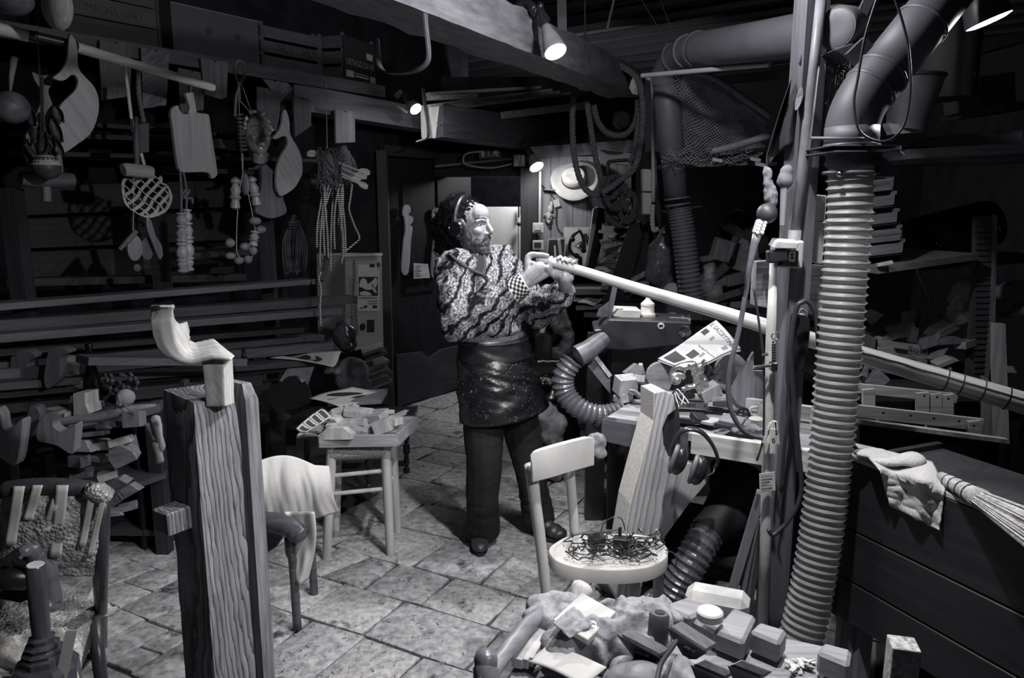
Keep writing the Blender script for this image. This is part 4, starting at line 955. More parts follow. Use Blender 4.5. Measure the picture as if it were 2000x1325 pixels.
for (x0, y0, x1, y1, h, off, m, lb) in PLK:
    pl_ = LW(off); a, b = pl_.pt(x0, y0), pl_.pt(x1, y1); k = h/ppm((a+b)/2)
    one('plank', MB().bar(a, b, .12, max(.02, k*1.05)), m, lb, 'plank', gL, bevel=.002)
for x, off in ((60, .9), (330, .85), (535, .8)):
    q = LW(off-.12).pt(x, 700); one('rack_post', MB().bar(V(q.x, q.y, 0), V(q.x, q.y, 1.75), .07, .07), M_dark, {60: 'dark rack post at the far left of the plank stack', 330: 'dark rack post behind the carved oarlock', 535: 'dark rack post right of the bead string'}[x], 'post', 'posts of the plank rack')
# upper dim ledges of the wall storage
for i, (x0, y0, x1, y1, h, off) in enumerate(((0, 262, 500, 282, 10, .3), (150, 245, 470, 268, 8, .35), (0, 300, 600, 315, 9, .3), (300, 330, 610, 345, 10, .35), (340, 500, 480, 490, 12, .5))):
    a, b = LW(off).pt(x0, y0), LW(off).pt(x1, y1); one('stored_board', MB().bar(a, b, .2, h/ppm(a)), M_oldL3, ['dim board stored high behind the cutting board', 'thin dim board behind the hammer handles', 'long dim board behind the cane beater', 'dim board stored behind the string loop', 'dim short board low behind the spindles'][i], 'board', 'boards stored high on the left wall')
# wide old boards of the wall with faded letters
wb = LW(.12)
for i, (y0, y1) in enumerate(((335, 395), (398, 460), (463, 530))):
    o = slab('wall_board', [(40, y0+30), (470, y0+16), (470, y1+8), (40, y1+26)], wb, .02, wood('wall_board_dark', .02, DX, v2=.012, cut=.55), ['upper dark wide board fixed to the left wall', 'middle dark wide board on the left wall with a faded stencil', 'lower dark wide board fixed to the left wall'][i], 'board', 'wide boards on the left wall')
fit_text('stencil', '3E 010', wb.pt(197, 463)+LN*.004, wb.pt(340, 462)+LN*.004, ZUP, .05, mat('faded_ink', .02, .8, bump=0), o)
# ================================================================== LEFT FOREGROUND AND MIDDLE
ORD = ['first', 'second', 'third', 'fourth', 'fifth', 'sixth', 'seventh', 'eighth', 'ninth', 'tenth', 'eleventh', 'twelfth', 'thirteenth', 'fourteenth', 'fifteenth', 'sixteenth', 'seventeenth', 'eighteenth', 'nineteenth', 'twentieth', 'twenty-first', 'twenty-second', 'twenty-third', 'twenty-fourth', 'twenty-fifth', 'twenty-sixth', 'twenty-seventh', 'twenty-eighth', 'twenty-ninth', 'thirtieth', 'thirty-first', 'thirty-second', 'thirty-third', 'thirty-fourth', 'thirty-fifth', 'thirty-sixth', 'thirty-seventh', 'thirty-eighth', 'thirty-ninth', 'fortieth']
def label_lr(objs, fmt, cat, group):      # labels by order from the left in the picture
    def cx(o):
        me = o.data; c = sum((v.co for v in me.vertices), Vector())/len(me.vertices); return PX(o.matrix_basis @ c)[0]
    for i, o in enumerate(sorted(objs, key=cx)): tag(o, fmt % ORD[i], cat, group)
def heap(name, spots, mats, fmt, cat, group, seed, size=(.05, .12)):
    # spots: (px, py, Y, length px, height px, tilt deg) ; wooden offcuts of varied section
    rnd = random.Random(seed); out = []
    for (px, py, Y, lp, hp, tl) in spots:
        c = W(px, py, Y); k = 1/ppm(c); L_ = lp*k; h = hp*k; d = rnd.uniform(.5, .9)*min(L_, .1)
        R = Matrix.Rotation(rnd.uniform(-.6, .6), 3, 'Z') @ Matrix.Rotation(-math.radians(tl), 3, 'Y') @ Matrix.Rotation(rnd.uniform(-.25, .25), 3, 'X')
        t = rnd.random(); mb = MB()
        if t < .6: mb.box((0, 0, 0), (L_, d, h))
        elif t < .8: mb.prism([(-L_/2, -d/2, -h/2), (L_/2, -d/2, -h/2), (L_/2*.4, -d/2, h/2), (-L_/2, -d/2, h/2)], (0, d, 0))
        else: mb.prism([(-L_/2, -d/2, -h/2), (L_/2, -d/2, -h/2), (L_/2, -d/2, 0), (L_*.25, -d/2, h/2), (-L_*.3, -d/2, h/2), (-L_/2, -d/2, h*.1)], (0, d, 0))
        for v in mb.v: v[:] = (R @ v+c)[:]
        out.append(obj(name, mb, rnd.choice(mats), None, None, .0015))
    label_lr(out, fmt, cat, group); return out
# ---- oarlock stand: hewn post, clamp board and peg
d1 = V(.546, .839, 0).normalized(); d2 = V(-.839, .546, 0).normalized(); ar = G(428, 1352)*1.0; ar = W(378, 800, 2.0); ar.z = 0
st = thing('post_stand', 'massive weathered square post standing in the left foreground with a clamped oarlock', 'post', ar+(d1+d2)*.075)
M_post = sawn('weathered_post', .2, ar+(d1+d2)*.075+V(.02, .12, .3), (.05, -.04, 1), .012, .65, bump=.5, dist=4, v2=.36, cut=.63); M_post2 = wood('weathered_board', .2, (0, 0, 1), scale=75, stretch=22, var=.6, bump=.7, v2=.05, cut=.6)
rg = []
for i in range(31):
    t = i/30; z = 1.135*t; r = []
    for a, b in [(0, 0), (.33, -.01), (.66, 0), (1, .0), (1.01, .33), (1, .66), (1, 1), (.66, 1), (.33, 1), (0, 1), (-.01, .66), (-.01, .33)]:
        p = ar+d1*(a*.142)+d2*(b*.15); q = .006*noise.noise(V(p.x*20, p.y*20, z*4))+.004*noise.noise(V(p.x*50, p.y*50, z*14)); cc = ar+(d1+d2)*.072
        k = 1+q*9; k *= (1-.06*max(0, (t-.94)/.06)**2)
        r.append(V(cc.x+(p.x-cc.x)*k, cc.y+(p.y-cc.y)*k, z+(.02*b-.012*a if i == 30 else 0)))
    rg.append(r)
obj('post', MB().loft(rg), M_post, st, 45)
E1 = ar+d1*.178; bz = 1.15
rg = []
for i in range(25):
    t = i/24; z = bz*t; k = 1+.04*noise.noise(V(3, 1, z*7)); r = [E1+d2*(.01*k)+ZUP*z, E1+d1*(.038*k)+ZUP*z, E1+d1*.038+d2*.14*k+ZUP*z, E1+d2*.14+ZUP*z]
    if i == 24: r = [q-ZUP*.012+(sum(r, Vector())/4-q)*.3+ZUP*.012 for q in r]
    rg.append(r)
obj('clamp_board', MB().loft(rg), M_post2, st, 45)
pc_ = ar+d2*.075+ZUP*W(350, 1012, 2.02).z
obj('peg', MB().bar(pc_+d1*.03+d2*.01, pc_-d1*.075+d2*.01, .075, .07), M_post, st, bevel=.005)
obj('foot_block', MB().box(ar+d1*.16+d2*.05+ZUP*.02, (.06, .05, .04)), M_oldX, st)
# ---- carved oarlock on top
Y0 = 2.0
Fp = [(342, 598), (338, 607), (337, 625), (339, 648), (343, 670), (353, 690), (366, 701), (380, 703), (397, 698), (415, 695), (436, 697), (452, 700)]
Bp = [(340, 593), (337, 602), (341, 622), (349, 632), (357, 629), (368, 625), (371, 642), (367, 660), (379, 668), (398, 664), (416, 660), (453, 692)]
Lp = [(293, 600), (293, 613), (292, 630), (296, 655), (305, 679), (320, 697), (345, 708), (365, 714), (381, 713), (397, 707), (415, 703), (452, 706)]
fk = MB(); rg = []
for i in range(12):
    dep = [.055, .05, .05, .055, .06, .075, .085, .09, .1, .105, .11, .06][i]
    a = W(*Lp[i], Y0+(.02 if i < 2 else 0)); b = W(*Fp[i], Y0); c = W(*Bp[i], Y0+dep); d = V(lerp(a.x, c.x, .45), Y0+dep*1.0, min(a.z, c.z-.012)+.004)
    rg.append([a, a.lerp(b, .5)-V(0, .006 if i < 8 else .0, 0), b, b.lerp(c, .5)-V(0, 0, .004), c, c.lerp(d, .5)+V(0, .004, 0), d, d.lerp(a, .5)])
R2 = []
for i in range(len(rg)-1):
    for k in range(4): R2.append([rg[i][j].lerp(rg[i+1][j], k/4) for j in range(8)])
R2.append(rg[-1]); fk.loft(R2)
lf = [W(393, 702, Y0+.03), W(437, 701, Y0+.02), W(441, 795, Y0+.02), W(402, 795, Y0+.03)]; fk.prism(lf, W(455, 699, Y0+.085)-W(437, 701, Y0+.02))
fk.loft([[W(x, 601, Y0+yy) for x, yy in ((291, .02), (312, -.012), (338, -.002), (343, .035), (322, .06), (298, .05))], [W(x, 596, Y0+yy)+V(0, 0, .0) for x, yy in ((294, .02), (312, -.008), (336, 0), (341, .033), (322, .056), (300, .047))]])
fkm = remesh(fk, .0034, 4, 'oarlock')
fko = one('carved_oarlock', fkm, wood('oarlock_wood', .43, (.5, .1, -.6), scale=38, stretch=10, var=.16, rough=.5, rings=.4), 'freshly carved pale sculptural oarlock clamped upright on the weathered post', 'oarlock', smooth=180)
# ---- left workbench with clutter
bt = [G(*p, .76) for p in ((-60, 850), (215, 815), (312, 790), (330, 768), (150, 768), (-60, 790))]
wbk = thing('side_workbench', 'rough low workbench in front of the plank rack, covered with offcuts', 'workbench', V(bt[1].x, bt[1].y, 0))
obj('bench_top', MB().prism(bt, (0, 0, -.04)), wood('bench_dark', .1, DX), wbk, bevel=.003)
obj('lower_shelf', MB().prism([V(p.x, p.y, .42) for p in bt], (0, 0, -.025)), M_darkL, wbk)
for p in (bt[0]+V(.1, .05, 0), bt[2]+V(-.05, .03, 0), bt[3]+V(-.05, -.02, 0), bt[5]+V(.05, 0, 0)): obj('leg', MB().bar(V(p.x, p.y, 0), V(p.x, p.y, .72), .06, .06), M_dark, wbk)
bo = thing('wine_bottle', 'tall dark wine bottle standing on the workbench among offcuts', 'bottle', G(186, 800, .76)); bp_ = G(186, 800, .762)
hgt = W(182, 672, bp_.y).z-bp_.z
M_bot = mat('bottle_glass', .008, .06, spec=.9, bump=0)
obj('glass', MB().lathe([(.028, 0), (.036, .006), (.037, hgt*.42), (.034, hgt*.5), (.02, hgt*.68), (.0145, hgt*.8), (.0138, hgt*.94)], bp_, (0, 0, 1), 22), M_bot, bo, 40)
obj('rim', MB().lathe([(.0138, hgt*.93), (.0175, hgt*.94), (.0175, hgt*.975), (.014, hgt)], bp_, (0, 0, 1), 18), M_bot, bo, 60)
heap('wood_block', [(120, 815, 3.05, 64, 32, 0), (150, 795, 3.1, 26, 44, 0), (182, 790, 3.12, 34, 12, 3)], [M_midX, M_oldX], '%s wooden block from the left standing before the wine bottle', 'wood block', 'blocks on the side bench', 4)
# moulded block with a concave side
one('moulding_block', MB().prism([W(*p, 3.0) for p in ((143, 769), (165, 768), (166, 790), (174, 808), (160, 811), (144, 812))], (.02, .07, 0)), wood('moulding', .34, (0, 0, 1)), 'short pale moulding block with a hollowed foot in front of the bottle', 'wood block')
one('tapered_rod', MB().tube([W(104, 826, 2.95), W(190, 815, 2.98), W(255, 800, 3.02), W(305, 792, 3.08)], [.016, .02, .02, .008], 10), wood('handle_rod', .17, (1, .2, 0)), 'long round tapering handle lying along the front of the side bench', 'handle', smooth=50)
heap('offcut', [(165, 825, 3.0, 50, 7, 6), (205, 832, 3.02, 30, 8, 4), (228, 825, 3.05, 40, 9, 6), (262, 819, 3.0, 34, 30, 4), (178, 848, 3.0, 56, 9, 4), (168, 870, 2.98, 40, 22, 0), (236, 862, 3.0, 40, 14, 12), (200, 868, 3.05, 40, 16, -4), (240, 885, 3.0, 46, 40, 24), (155, 900, 2.98, 32, 22, 0), (262, 868, 3.05, 14, 36, 8), (198, 895, 3.05, 42, 10, 3), (210, 928, 3.0, 34, 14, 12), (236, 940, 2.98, 40, 16, 24), (258, 955, 2.98, 34, 20, 30), (225, 978, 3.0, 26, 16, 34), (222, 1000, 2.98, 36, 9, -6), (250, 990, 3.02, 34, 8, 8), (160, 925, 3.0, 40, 10, 5)], [M_oldX, M_midX, M_oldZ, M_oldX], '%s wooden offcut from the left in the heap under the side bench', 'offcut', 'offcuts under the side bench', 6)
# carved crook shapes and blanks at the far left
gO = 'rough oarlock blanks leaning at the left edge'; M_blk = wood('blank_wood', .09, (0, 0, 1), scale=26); M_blk2 = wood('blank_wood_pale', .2, (0, 0, 1), scale=26)
for poly, Y, m, lb in (([(20, 700), (28, 688), (45, 683), (62, 688), (70, 698), (58, 705), (54, 715), (75, 718), (92, 712), (90, 740), (60, 770), (20, 775)], 3.15, M_blk, 'dark rounded oarlock blank furthest left behind the bench'),
    ([(90, 705), (96, 684), (115, 679), (132, 684), (136, 690), (122, 695), (118, 710), (116, 740), (92, 760), (85, 740)], 3.1, M_blk, 'dark hooked oarlock blank left of the wine bottle'),
    ([(72, 838), (78, 818), (95, 808), (116, 808), (107, 820), (104, 832), (118, 843), (138, 836), (148, 830), (146, 862), (140, 888), (112, 872), (90, 866), (72, 860)], 2.85, M_blk2, 'pale crooked oarlock blank hooked over the front of the bench'),
    ([(-10, 800), (4, 810), (8, 835), (20, 836), (45, 818), (44, 850), (36, 900), (20, 910), (-10, 880)], 2.8, M_blk2, 'notched oarlock blank cut off by the left edge'),
    ([(52, 800), (72, 795), (80, 815), (66, 850), (52, 850)], 3.0, M_blk, 'small dark blank standing between the two pale ones')):
    slab('oarlock_blank', poly, YP(Y), .05, m, lb, 'oarlock blank', gO, curve=3, bevel=.006)
bag('plastic_bag', [(W(140, 725, 3.3), (.07, .05, .07)), (W(125, 745, 3.3), (.07, .05, .04)), (W(150, 745, 3.28), (.06, .05, .04))], .012, .02, 16, film('clear_film', .4, .4), 'crumpled clear plastic bag behind the wine bottle')
fl_ = thing('dried_roses', 'bunch of dried roses drooping right of the bottle', 'flowers', W(225, 770, 3.1)); rnd = random.Random(14); M_rose = mat('dry_rose', .07, .8, var=.6, scale=50, bump=.5)
for i in range(30):
    c = W(rnd.uniform(202, 268), rnd.uniform(728, 772), 3.1+rnd.uniform(-.04, .04)); obj('petal', MB().sph(c, (rnd.uniform(.008, .014), .008, rnd.uniform(.007, .013)), 7, 5, Matrix.Rotation(rnd.uniform(-1, 1), 3, 'Y')), M_rose, fl_, 180)
obj('stems', MB().tube(cr([W(205, 780, 3.1), W(225, 760, 3.1), W(262, 738, 3.1)], 4), .004, 5).tube(cr([W(205, 785, 3.1), W(215, 765, 3.1), W(205, 730, 3.1)], 4), .004, 5), M_rose, fl_)
pg = thing('carved_apple', 'carved ball ornament with two leaf flaps on the bench edge', 'ornament', W(245, 795, 3.02)); w = MB(); pxball(w, 245, 777, 18, 17, YP(3.02)); obj('ball', w, mat('plaster_ball', .26, .7, var=.3, scale=20), pg, 180)
obj('leaf', MB().prism([W(*p, 2.96) for p in ((230, 772), (234, 785), (234, 794), (226, 790))], (0, .02, 0)), M_oldX, pg); obj('stem', MB().tube([W(243, 790, 2.97), W(250, 800, 2.96), W(266, 808, 2.95)], .004, 5), M_oldX, pg)
# chisels leaning between bench and post
for i, (a, b, r_, lb) in enumerate((((302, 812), (316, 880), .017, 'turned chisel handle leaning beside the weathered post'), ((289, 826), (304, 862), .014, 'shorter chisel handle at the bench corner'), ((306, 862), (312, 905), .018, 'worn chisel handle with a fat knob lower by the post'))):
    one('chisel_handle', turned([(0, r_*.5), (.06, r_), (.3, r_*1.05), (.6, r_*.75), (.9, r_*.9), (1, r_*.5)], W(*a, 2.55), W(*b, 2.55)), M_mid, lb, 'chisel', 'chisels by the post', smooth=60)
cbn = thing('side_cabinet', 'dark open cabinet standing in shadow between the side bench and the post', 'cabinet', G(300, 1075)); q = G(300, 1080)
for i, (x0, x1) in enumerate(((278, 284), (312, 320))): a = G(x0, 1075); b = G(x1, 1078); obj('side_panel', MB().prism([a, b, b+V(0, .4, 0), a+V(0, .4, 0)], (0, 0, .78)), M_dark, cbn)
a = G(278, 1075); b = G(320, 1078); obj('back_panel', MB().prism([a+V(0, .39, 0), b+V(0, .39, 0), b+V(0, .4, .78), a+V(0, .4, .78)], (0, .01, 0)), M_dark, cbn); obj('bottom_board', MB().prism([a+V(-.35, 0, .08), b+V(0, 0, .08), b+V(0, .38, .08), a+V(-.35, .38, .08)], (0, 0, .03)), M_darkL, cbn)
def bubble(name):
    m = mat(name, .36, .16, var=.55, scale=22, bump=.5, spec=.9, v2=.75, cut=.6, v2s=1.3); nt = m.node_tree; N = nt.nodes; L = nt.links; bs = N['Principled BSDF']  # bright second tone: highlights on the wrinkled film painted into the colour
    vo = N.new('ShaderNodeTexVoronoi'); vo.inputs['Scale'].default_value = 95; tc = [n for n in N if n.type == 'TEX_COORD'][0]; L.new(tc.outputs['Object'], vo.inputs['Vector'])
    b2 = N.new('ShaderNodeBump'); b2.inputs['Strength'].default_value = .9; b2.inputs['Distance'].default_value = .006; b2.invert = True; L.new(vo.outputs['Distance'], b2.inputs['Height'])
    b1 = [n for n in N if n.type == 'BUMP' and n != b2][0]; L.new(b1.outputs[0], b2.inputs['Normal']); L.new(b2.outputs[0], bs.inputs['Normal']); return m
# ---- armchair packed in bubble wrap
gch = thing('wrapped_chair', 'dark armchair packed in bubble wrap and masking tape at the left edge', 'chair', G(90, 1330))
M_bub = bubble('bubble_wrap'); M_film = film('loose_wrap', .7, .7, .2, .5, 90); M_tape = mat('masking_tape', .5, .6, var=.08, bump=.03); M_mah = wood('mahogany', .05, (0, 0, 1), rough=.3)
CBk = Pl((0, 2.3, 0), (.18, -1, -.12)); nb = CBk.n
obj('back_pad', MB().sheet(lambda u, v: CBk.pt(lerp(8, 202, u)-10*v*u, lerp(950+abs(u-.4)*26, 1122, v))+nb*(.03*math.sin(PI*u)**.5*math.sin(PI*min(1, v*1.15))**.5+.004*noise.noise(V(u*7, v*6, 0))), 44, 36, .012), M_bub, gch, 180)
obj('crest_rail', MB().tube(cr([CBk.pt(6, 957, .01), CBk.pt(60, 950, .02), CBk.pt(125, 950, .02), CBk.pt(175, 955, .01), CBk.pt(212, 968, .0)], 4), .022, 10), M_mah, gch, 180)
obj('wrap_roll', MB().tube([CBk.pt(168, 958, .03), CBk.pt(195, 962, .03), CBk.pt(214, 970, .02)], [.02, .03, .022], 12), M_bub, gch, 180)
for x0, y0, x1, y1, w_ in ((38, 950, 20, 1066, 22), (74, 948, 55, 1016, 20), (122, 948, 108, 1090, 24), (110, 975, 88, 1040, 16), (182, 955, 160, 1070, 14), (205, 960, 175, 1090, 12)):
    obj('tape_strip', MB().sheet(lambda u, v: CBk.pt(lerp(x0, x1, v)+(u-.5)*w_, lerp(y0, y1, v)+(3*noise.noise(V(u*9, 0, x0)) if v == 1 else 0), .042+.004*math.sin(v*7)), 4, 10, .001), M_tape, gch, 180)
for a, b in ((202, 196), (2, -4)):
    obj('back_post', MB().tube([CBk.pt(a+2, 962), CBk.pt(b+4, 1050), CBk.pt(b, 1135), G(b-2, 1270)+V(0, .02, 0)], [.017, .02, .02, .018], 10), M_mah, gch, 180)
obj('front_leg', MB().tube([G(182, 1205, .40), G(200, 1345, .2), G(204, 1420)], [.022, .019, .016], 10), M_mah, gch, 180)
obj('seat_frame', MB().prism([G(x, y, .38) for x, y in ((-40, 1330), (150, 1290), (196, 1185), (150, 1150), (-40, 1165))], (0, 0, -.05)), M_mah, gch)
obj('seat_pad', MB().sheet(lambda u, v: G(lerp(-40, lerp(158, 200, v), u), lerp(1325-30*u, 1140, v), .40)+ZUP*(.055*(math.sin(PI*u)**.4)*(math.sin(PI*v)**.4)+.006*noise.noise(V(u*20, v*16, 2))), 30, 24, .03), M_bub, gch, 180)
obj('loose_wrap', MB().sheet(lambda u, v: G(lerp(lerp(60, 175, v), lerp(120, 235, v**.7), u), lerp(lerp(1290, 1235, u), lerp(1150, 1195, u), v), lerp(.43, .33, u**1.5))+ZUP*(.02*noise.noise(V(u*5, v*5, 0))), 16, 16, .001), M_film, gch, 180)
obj('arm_pad', MB().tube(cr([W(-30, 1128, 1.95), W(20, 1128, 1.95), W(52, 1130, 1.97)], 4), .035, 10), M_black, gch, 180)
obj('black_cloth', MB().prism([W(*p, 2.0) for p in ((-30, 1130), (50, 1135), (58, 1170), (40, 1178), (-30, 1165))], (0, .1, 0)), M_black, gch)
# carved cabriole leg lying on the seat
cg = thing('cabriole_leg', 'curved glossy furniture leg lying on the wrapped chair seat', 'furniture leg', W(100, 1195, 1.95))
obj('leg_body', MB().tube(cr([W(38, 1092, 1.9), W(52, 1076, 1.92), W(70, 1078, 1.95), W(88, 1105, 1.95), W(98, 1140, 1.95), W(104, 1175, 1.95)], 5), [.006]*3+[.02]*4+[.034]*6+[.03]*6+[.024]*7, 12), wood('polished_leg', .12, (0, 0, 1), rough=.2), cg, 180)
obj('scroll_foot', MB().tube(cr([W(104, 1172, 1.95), W(104, 1184, 1.94), W(96, 1186, 1.92), W(90, 1182, 1.91)], 4), [.02]*5+[.016]*8, 10), wood('polished_leg', .12, (0, 0, 1), rough=.2), cg, 180)
# turned bedpost in the corner
nw = thing('turned_bedpost', 'dark turned bedpost with an octagonal base at the bottom left corner', 'bedpost', W(78, 1325, 1.75)); M_new = wood('bedpost_wood', .05, (0, 0, 1), rough=.22, spec=.6)
pt_, pb_ = W(69, 1104, 1.75), W(82, 1252, 1.75)
obj('column', MB().lathe([(.021, 0), (.0225, .05), (.0235, (pt_-pb_).length-.008), (.019, (pt_-pb_).length)], pb_, pt_-pb_, 18), M_new, nw, 40)
obj('sawn_top', MB().lathe([(.0205, 0), (.019, .002)], pt_+(pt_-pb_).normalized()*.0005, pt_-pb_, 18), M_pale, nw)
obj('base_mouldings', MB().lathe([(.055, -.02), (.055, .0), (.045, .006), (.05, .014), (.038, .02), (.042, .03), (.03, .038), (.032, .05), (.022, .056)], pb_-ZUP*.04, (0, 0, 1), 8), M_new, nw, 30)
obj('octagon_block', MB().lathe([(.08, -.2), (.08, -.015), (.07, 0), (.06, .004)], pb_-ZUP*.06, (0, 0, 1), 8), M_new, nw)
fw = one('foreground_wrap', MB().sheet(lambda u, v: W(lerp(-20, lerp(130, 160, v), u), lerp(lerp(1250, 1225, u), 1345, v), 1.85-.12*v+.03*noise.noise(V(u*5, v*4, 3))), 18, 14, .001), M_film, 'loose sheet of bubble wrap bunched behind the turned bedpost', 'bubble wrap', smooth=180)
obj('tape_strip', MB().sheet(lambda u, v: W(lerp(140, 115, v)+(u-.5)*22, lerp(1232, 1345, v), 1.72), 2, 6, .001), M_tape, fw)
# ---- armchair with white towel
ac = thing('carved_armchair', 'dark carved armchair standing behind the post, covered by a white cloth', 'chair', G(560, 1130)); M_ac = wood('armchair_wood', .06, (1, 0, 0), rough=.25)
obj('arm', MB().tube(cr([W(480, 1010, 2.72), W(530, 1020, 2.72), W(570, 1032, 2.7), W(590, 1048, 2.68)], 5), [.035]*5+[.04]*6+[.036]*5, 12), M_ac, ac, 180)
obj('arm_end', MB().sph(W(580, 1042, 2.69), (.042, .04, .034), 14, 10), M_ac, ac, 180)
obj('seat_rail', MB().prism([W(*p, 2.78) for p in ((470, 1035), (560, 1040), (540, 1070), (500, 1095), (470, 1100))], (0, .05, 0)), M_ac, ac, bevel=.004)
obj('back_frame', MB().tube(cr([W(505, 935, 2.8), W(560, 925, 2.83), W(615, 928, 2.9), W(632, 960, 2.93)], 5), .02, 8), M_ac, ac, 180)
obj('arm_post', MB().tube(cr([W(564, 1050, 2.72), W(566, 1080, 2.72), W(572, 1100, 2.72), V(W(575, 1125, 2.72).x, 2.72, 0)], 4), .018, 8), M_ac, ac, 180)
obj('leg', MB().tube([W(490, 1050, 2.8), V(W(490, 1100, 2.8).x, 2.8, 0)], .02, 8), M_ac, ac); obj('leg', MB().tube([W(600, 950, 3.0), V(W(608, 1050, 3.0).x, 3.0, 0)], .018, 8), M_ac, ac)
M_tow = mat('white_cloth', .44, .9, var=.06, scale=14, bump=.12)
def towel(u, v):
    x = lerp(lerp(500, 642, u), lerp(508, 657, u), v); ytop = 903-16*math.sin(PI*min(1, u*1.25))+8*u
    yb = lerp(1030, 1002, u) if u > .35 else lerp(1026, 1036, u/.35)
    if .55 < u: yb = lerp(1022, 1000, (u-.55)/.45)
    y_ = lerp(ytop, yb, v); dY = 2.74+.14*u-.05*math.sin(PI*v)*.8+.05*noise.noise(V(u*5.5+v*.6, v*.5, 2))*(.25+.75*v)+.012*noise.noise(V(u*15-v*2, v*1.2, 7))*v
    return W(x+4*math.sin(v*5+u*9)*v, y_, dY)
tw = one('white_towel', MB().sheet(towel, 48, 28, .003), M_tow, 'white cloth draped over the armchair behind the weathered post', 'towel', smooth=180)
obj('hanging_tail', MB().sheet(lambda u, v: W(lerp(lerp(556, 614, u), lerp(572, 606, u), v**2)+5*math.sin(v*4), lerp(1000, 1143-26*abs(u-.55), v), 2.72+.04*noise.noise(V(u*3, v*1.5, 3))+.02*math.sin(u*5+v*2)), 14, 22, .002), M_tow, tw, 180)
# ---- rush stool with tray of offcuts
sto = thing('rush_stool', 'pale wooden stool with a woven rush seat under a tray of offcuts', 'stool', G(700, 1080)); M_sto = wood('stool_wood', .36, (0, 0, 1), scale=30, var=.3)
fl0, fr0, br0, bl0 = G(638, 1092), G(763, 1084), G(776, 1040), G(655, 1046); fl1, fr1, br1, bl1 = W(648, 872, fl0.y), W(752, 866, fr0.y), W(765, 850, br0.y), W(660, 860, bl0.y)
zt_ = (fl1.z+fr1.z)/2
for a, b in ((fl0, fl1), (fr0, fr1), (br0, br1), (bl0, bl1)): obj('leg', MB().tube([a, a.lerp(b, .5), V(b.x, b.y, zt_+.01)], [.021, .024, .025], 10), M_sto, sto, 50)
for a, b, c, d in ((fl0, fl1, fr0, fr1), (fr0, fr1, br0, br1), (bl0, bl1, fl0, fl1)):
    for t in (.58, .74): obj('rung', MB().tube([a.lerp(b, t), c.lerp(d, t+.02)], .011, 8), M_sto, sto, 50)
M_rush = mat('woven_rush', .32, .9, var=.5, scale=110, bump=.8)
zs = zt_-.045
rs_ = MB()
for i in range(26):
    t = (i+.5)/26; a = fl1.lerp(fr1, t); b = bl1.lerp(br1, t); a = V(a.x, a.y-.02, 0); b = V(b.x, b.y+.02, 0)
    rs_.tube([V(b.x, b.y, zs+.01), V(b.x, b.y, zs+.03), V(a.x, a.y, zs+.03), V(a.x, a.y-.004, zs+.006), V(a.x, a.y+.02, zs-.022)], .0085, 6)
obj('rush_seat', rs_, M_rush, sto, 180)
tray = [W(628, 858, 3.32), W(777, 846, 3.32)]; za = zt_+.012
tA, tB = V(tray[0].x, 3.28, za), V(tray[1].x, 3.30, za); tD = V(.05, .3, 0)
tr_ = thing('wooden_tray', 'shallow pale wooden tray resting on the rush stool', 'tray', (tA+tB)/2)
obj('base', MB().prism([tA, tB, tB+tD, tA+tD], (0, 0, .012)), M_sto, tr_); 
for a, b in ((tA, tB), (tB, tB+tD), (tA+tD, tB+tD), (tA, tA+tD)): obj('rim', MB().bar(a+ZUP*.028, b+ZUP*.028, .014, .056), wood('tray_rim', .27, (1, 0, 0)), tr_)
heap('stool_offcut', [(662, 846, 3.3, 60, 24, 4), (664, 828, 3.36, 50, 9, 8), (655, 820, 3.38, 26, 12, -4), (696, 824, 3.4, 44, 14, 4), (700, 838, 3.36, 46, 10, -6), (735, 838, 3.36, 36, 10, 4), (748, 832, 3.34, 34, 26, 20), (768, 822, 3.38, 30, 14, 0), (660, 806, 3.44, 36, 12, 14), (700, 806, 3.44, 56, 14, -8), (735, 812, 3.42, 40, 14, 10), (755, 804, 3.46, 26, 8, 0), (684, 798, 3.48, 30, 8, 20), (775, 812, 3.46, 40, 5, 22), (785, 808, 3.48, 26, 5, 30), (620, 838, 3.42, 40, 5, 4), (612, 846, 3.4, 30, 5, -4)], [M_sto, M_midX, M_mid, M_midX], '%s offcut from the left in the pile on the stool tray', 'offcut', 'offcuts piled on the stool', 9)
# ---- dark chair behind with papers
dc = thing('turned_leg_chair', 'dark chair with a turned leg standing behind the rush stool', 'chair', G(760, 925)); M_dc = wood('dark_chair', .035, (0, 0, 1), rough=.35)
def tleg(px_, py0, py1):
    b = G(px_, py1); t_ = W(px_, py0, b.y); return turned([(0, .02), (.1, .02), (.14, .012), (.25, .02), (.4, .013), (.45, .022), (.6, .022), (.65, .012), (.8, .02), (.95, .013), (1, .018)], b, t_)
for x, y0, y1 in ((794, 834, 925), (600, 860, 960), (770, 822, 900), (720, 850, 960)): obj('leg', tleg(x, y0, y1), M_dc, dc, 40)
q = G(794, 925); zz = W(794, 836, q.y).z
obj('seat', MB().prism([V(q.x+.03, q.y-.03, zz), V(q.x+.03, q.y+.4, zz), V(q.x-.75, q.y+.4, zz), V(q.x-.75, q.y-.03, zz)], (0, 0, .03)), M_dc, dc); obj('stretcher', MB().bar(W(794, 905, q.y), W(600, 915, q.y), .03, .03), M_dc, dc)
def sheetpx(name, corners, Y, m, label, cat, th=.001, wav=.006, group=None, parent=None, n=10):
    P = [W(c[0], c[1], c[2] if len(c) > 2 else Y) for c in corners]
    mb = MB().sheet(lambda u, v: P[0].lerp(P[1], u).lerp(P[3].lerp(P[2], u), v)+ZUP*(wav*math.sin(u*5+v*3)), n, n, th)
    o = obj(name, mb, m, parent, 180)
    if label: tag(o, label, cat, group)
    return o
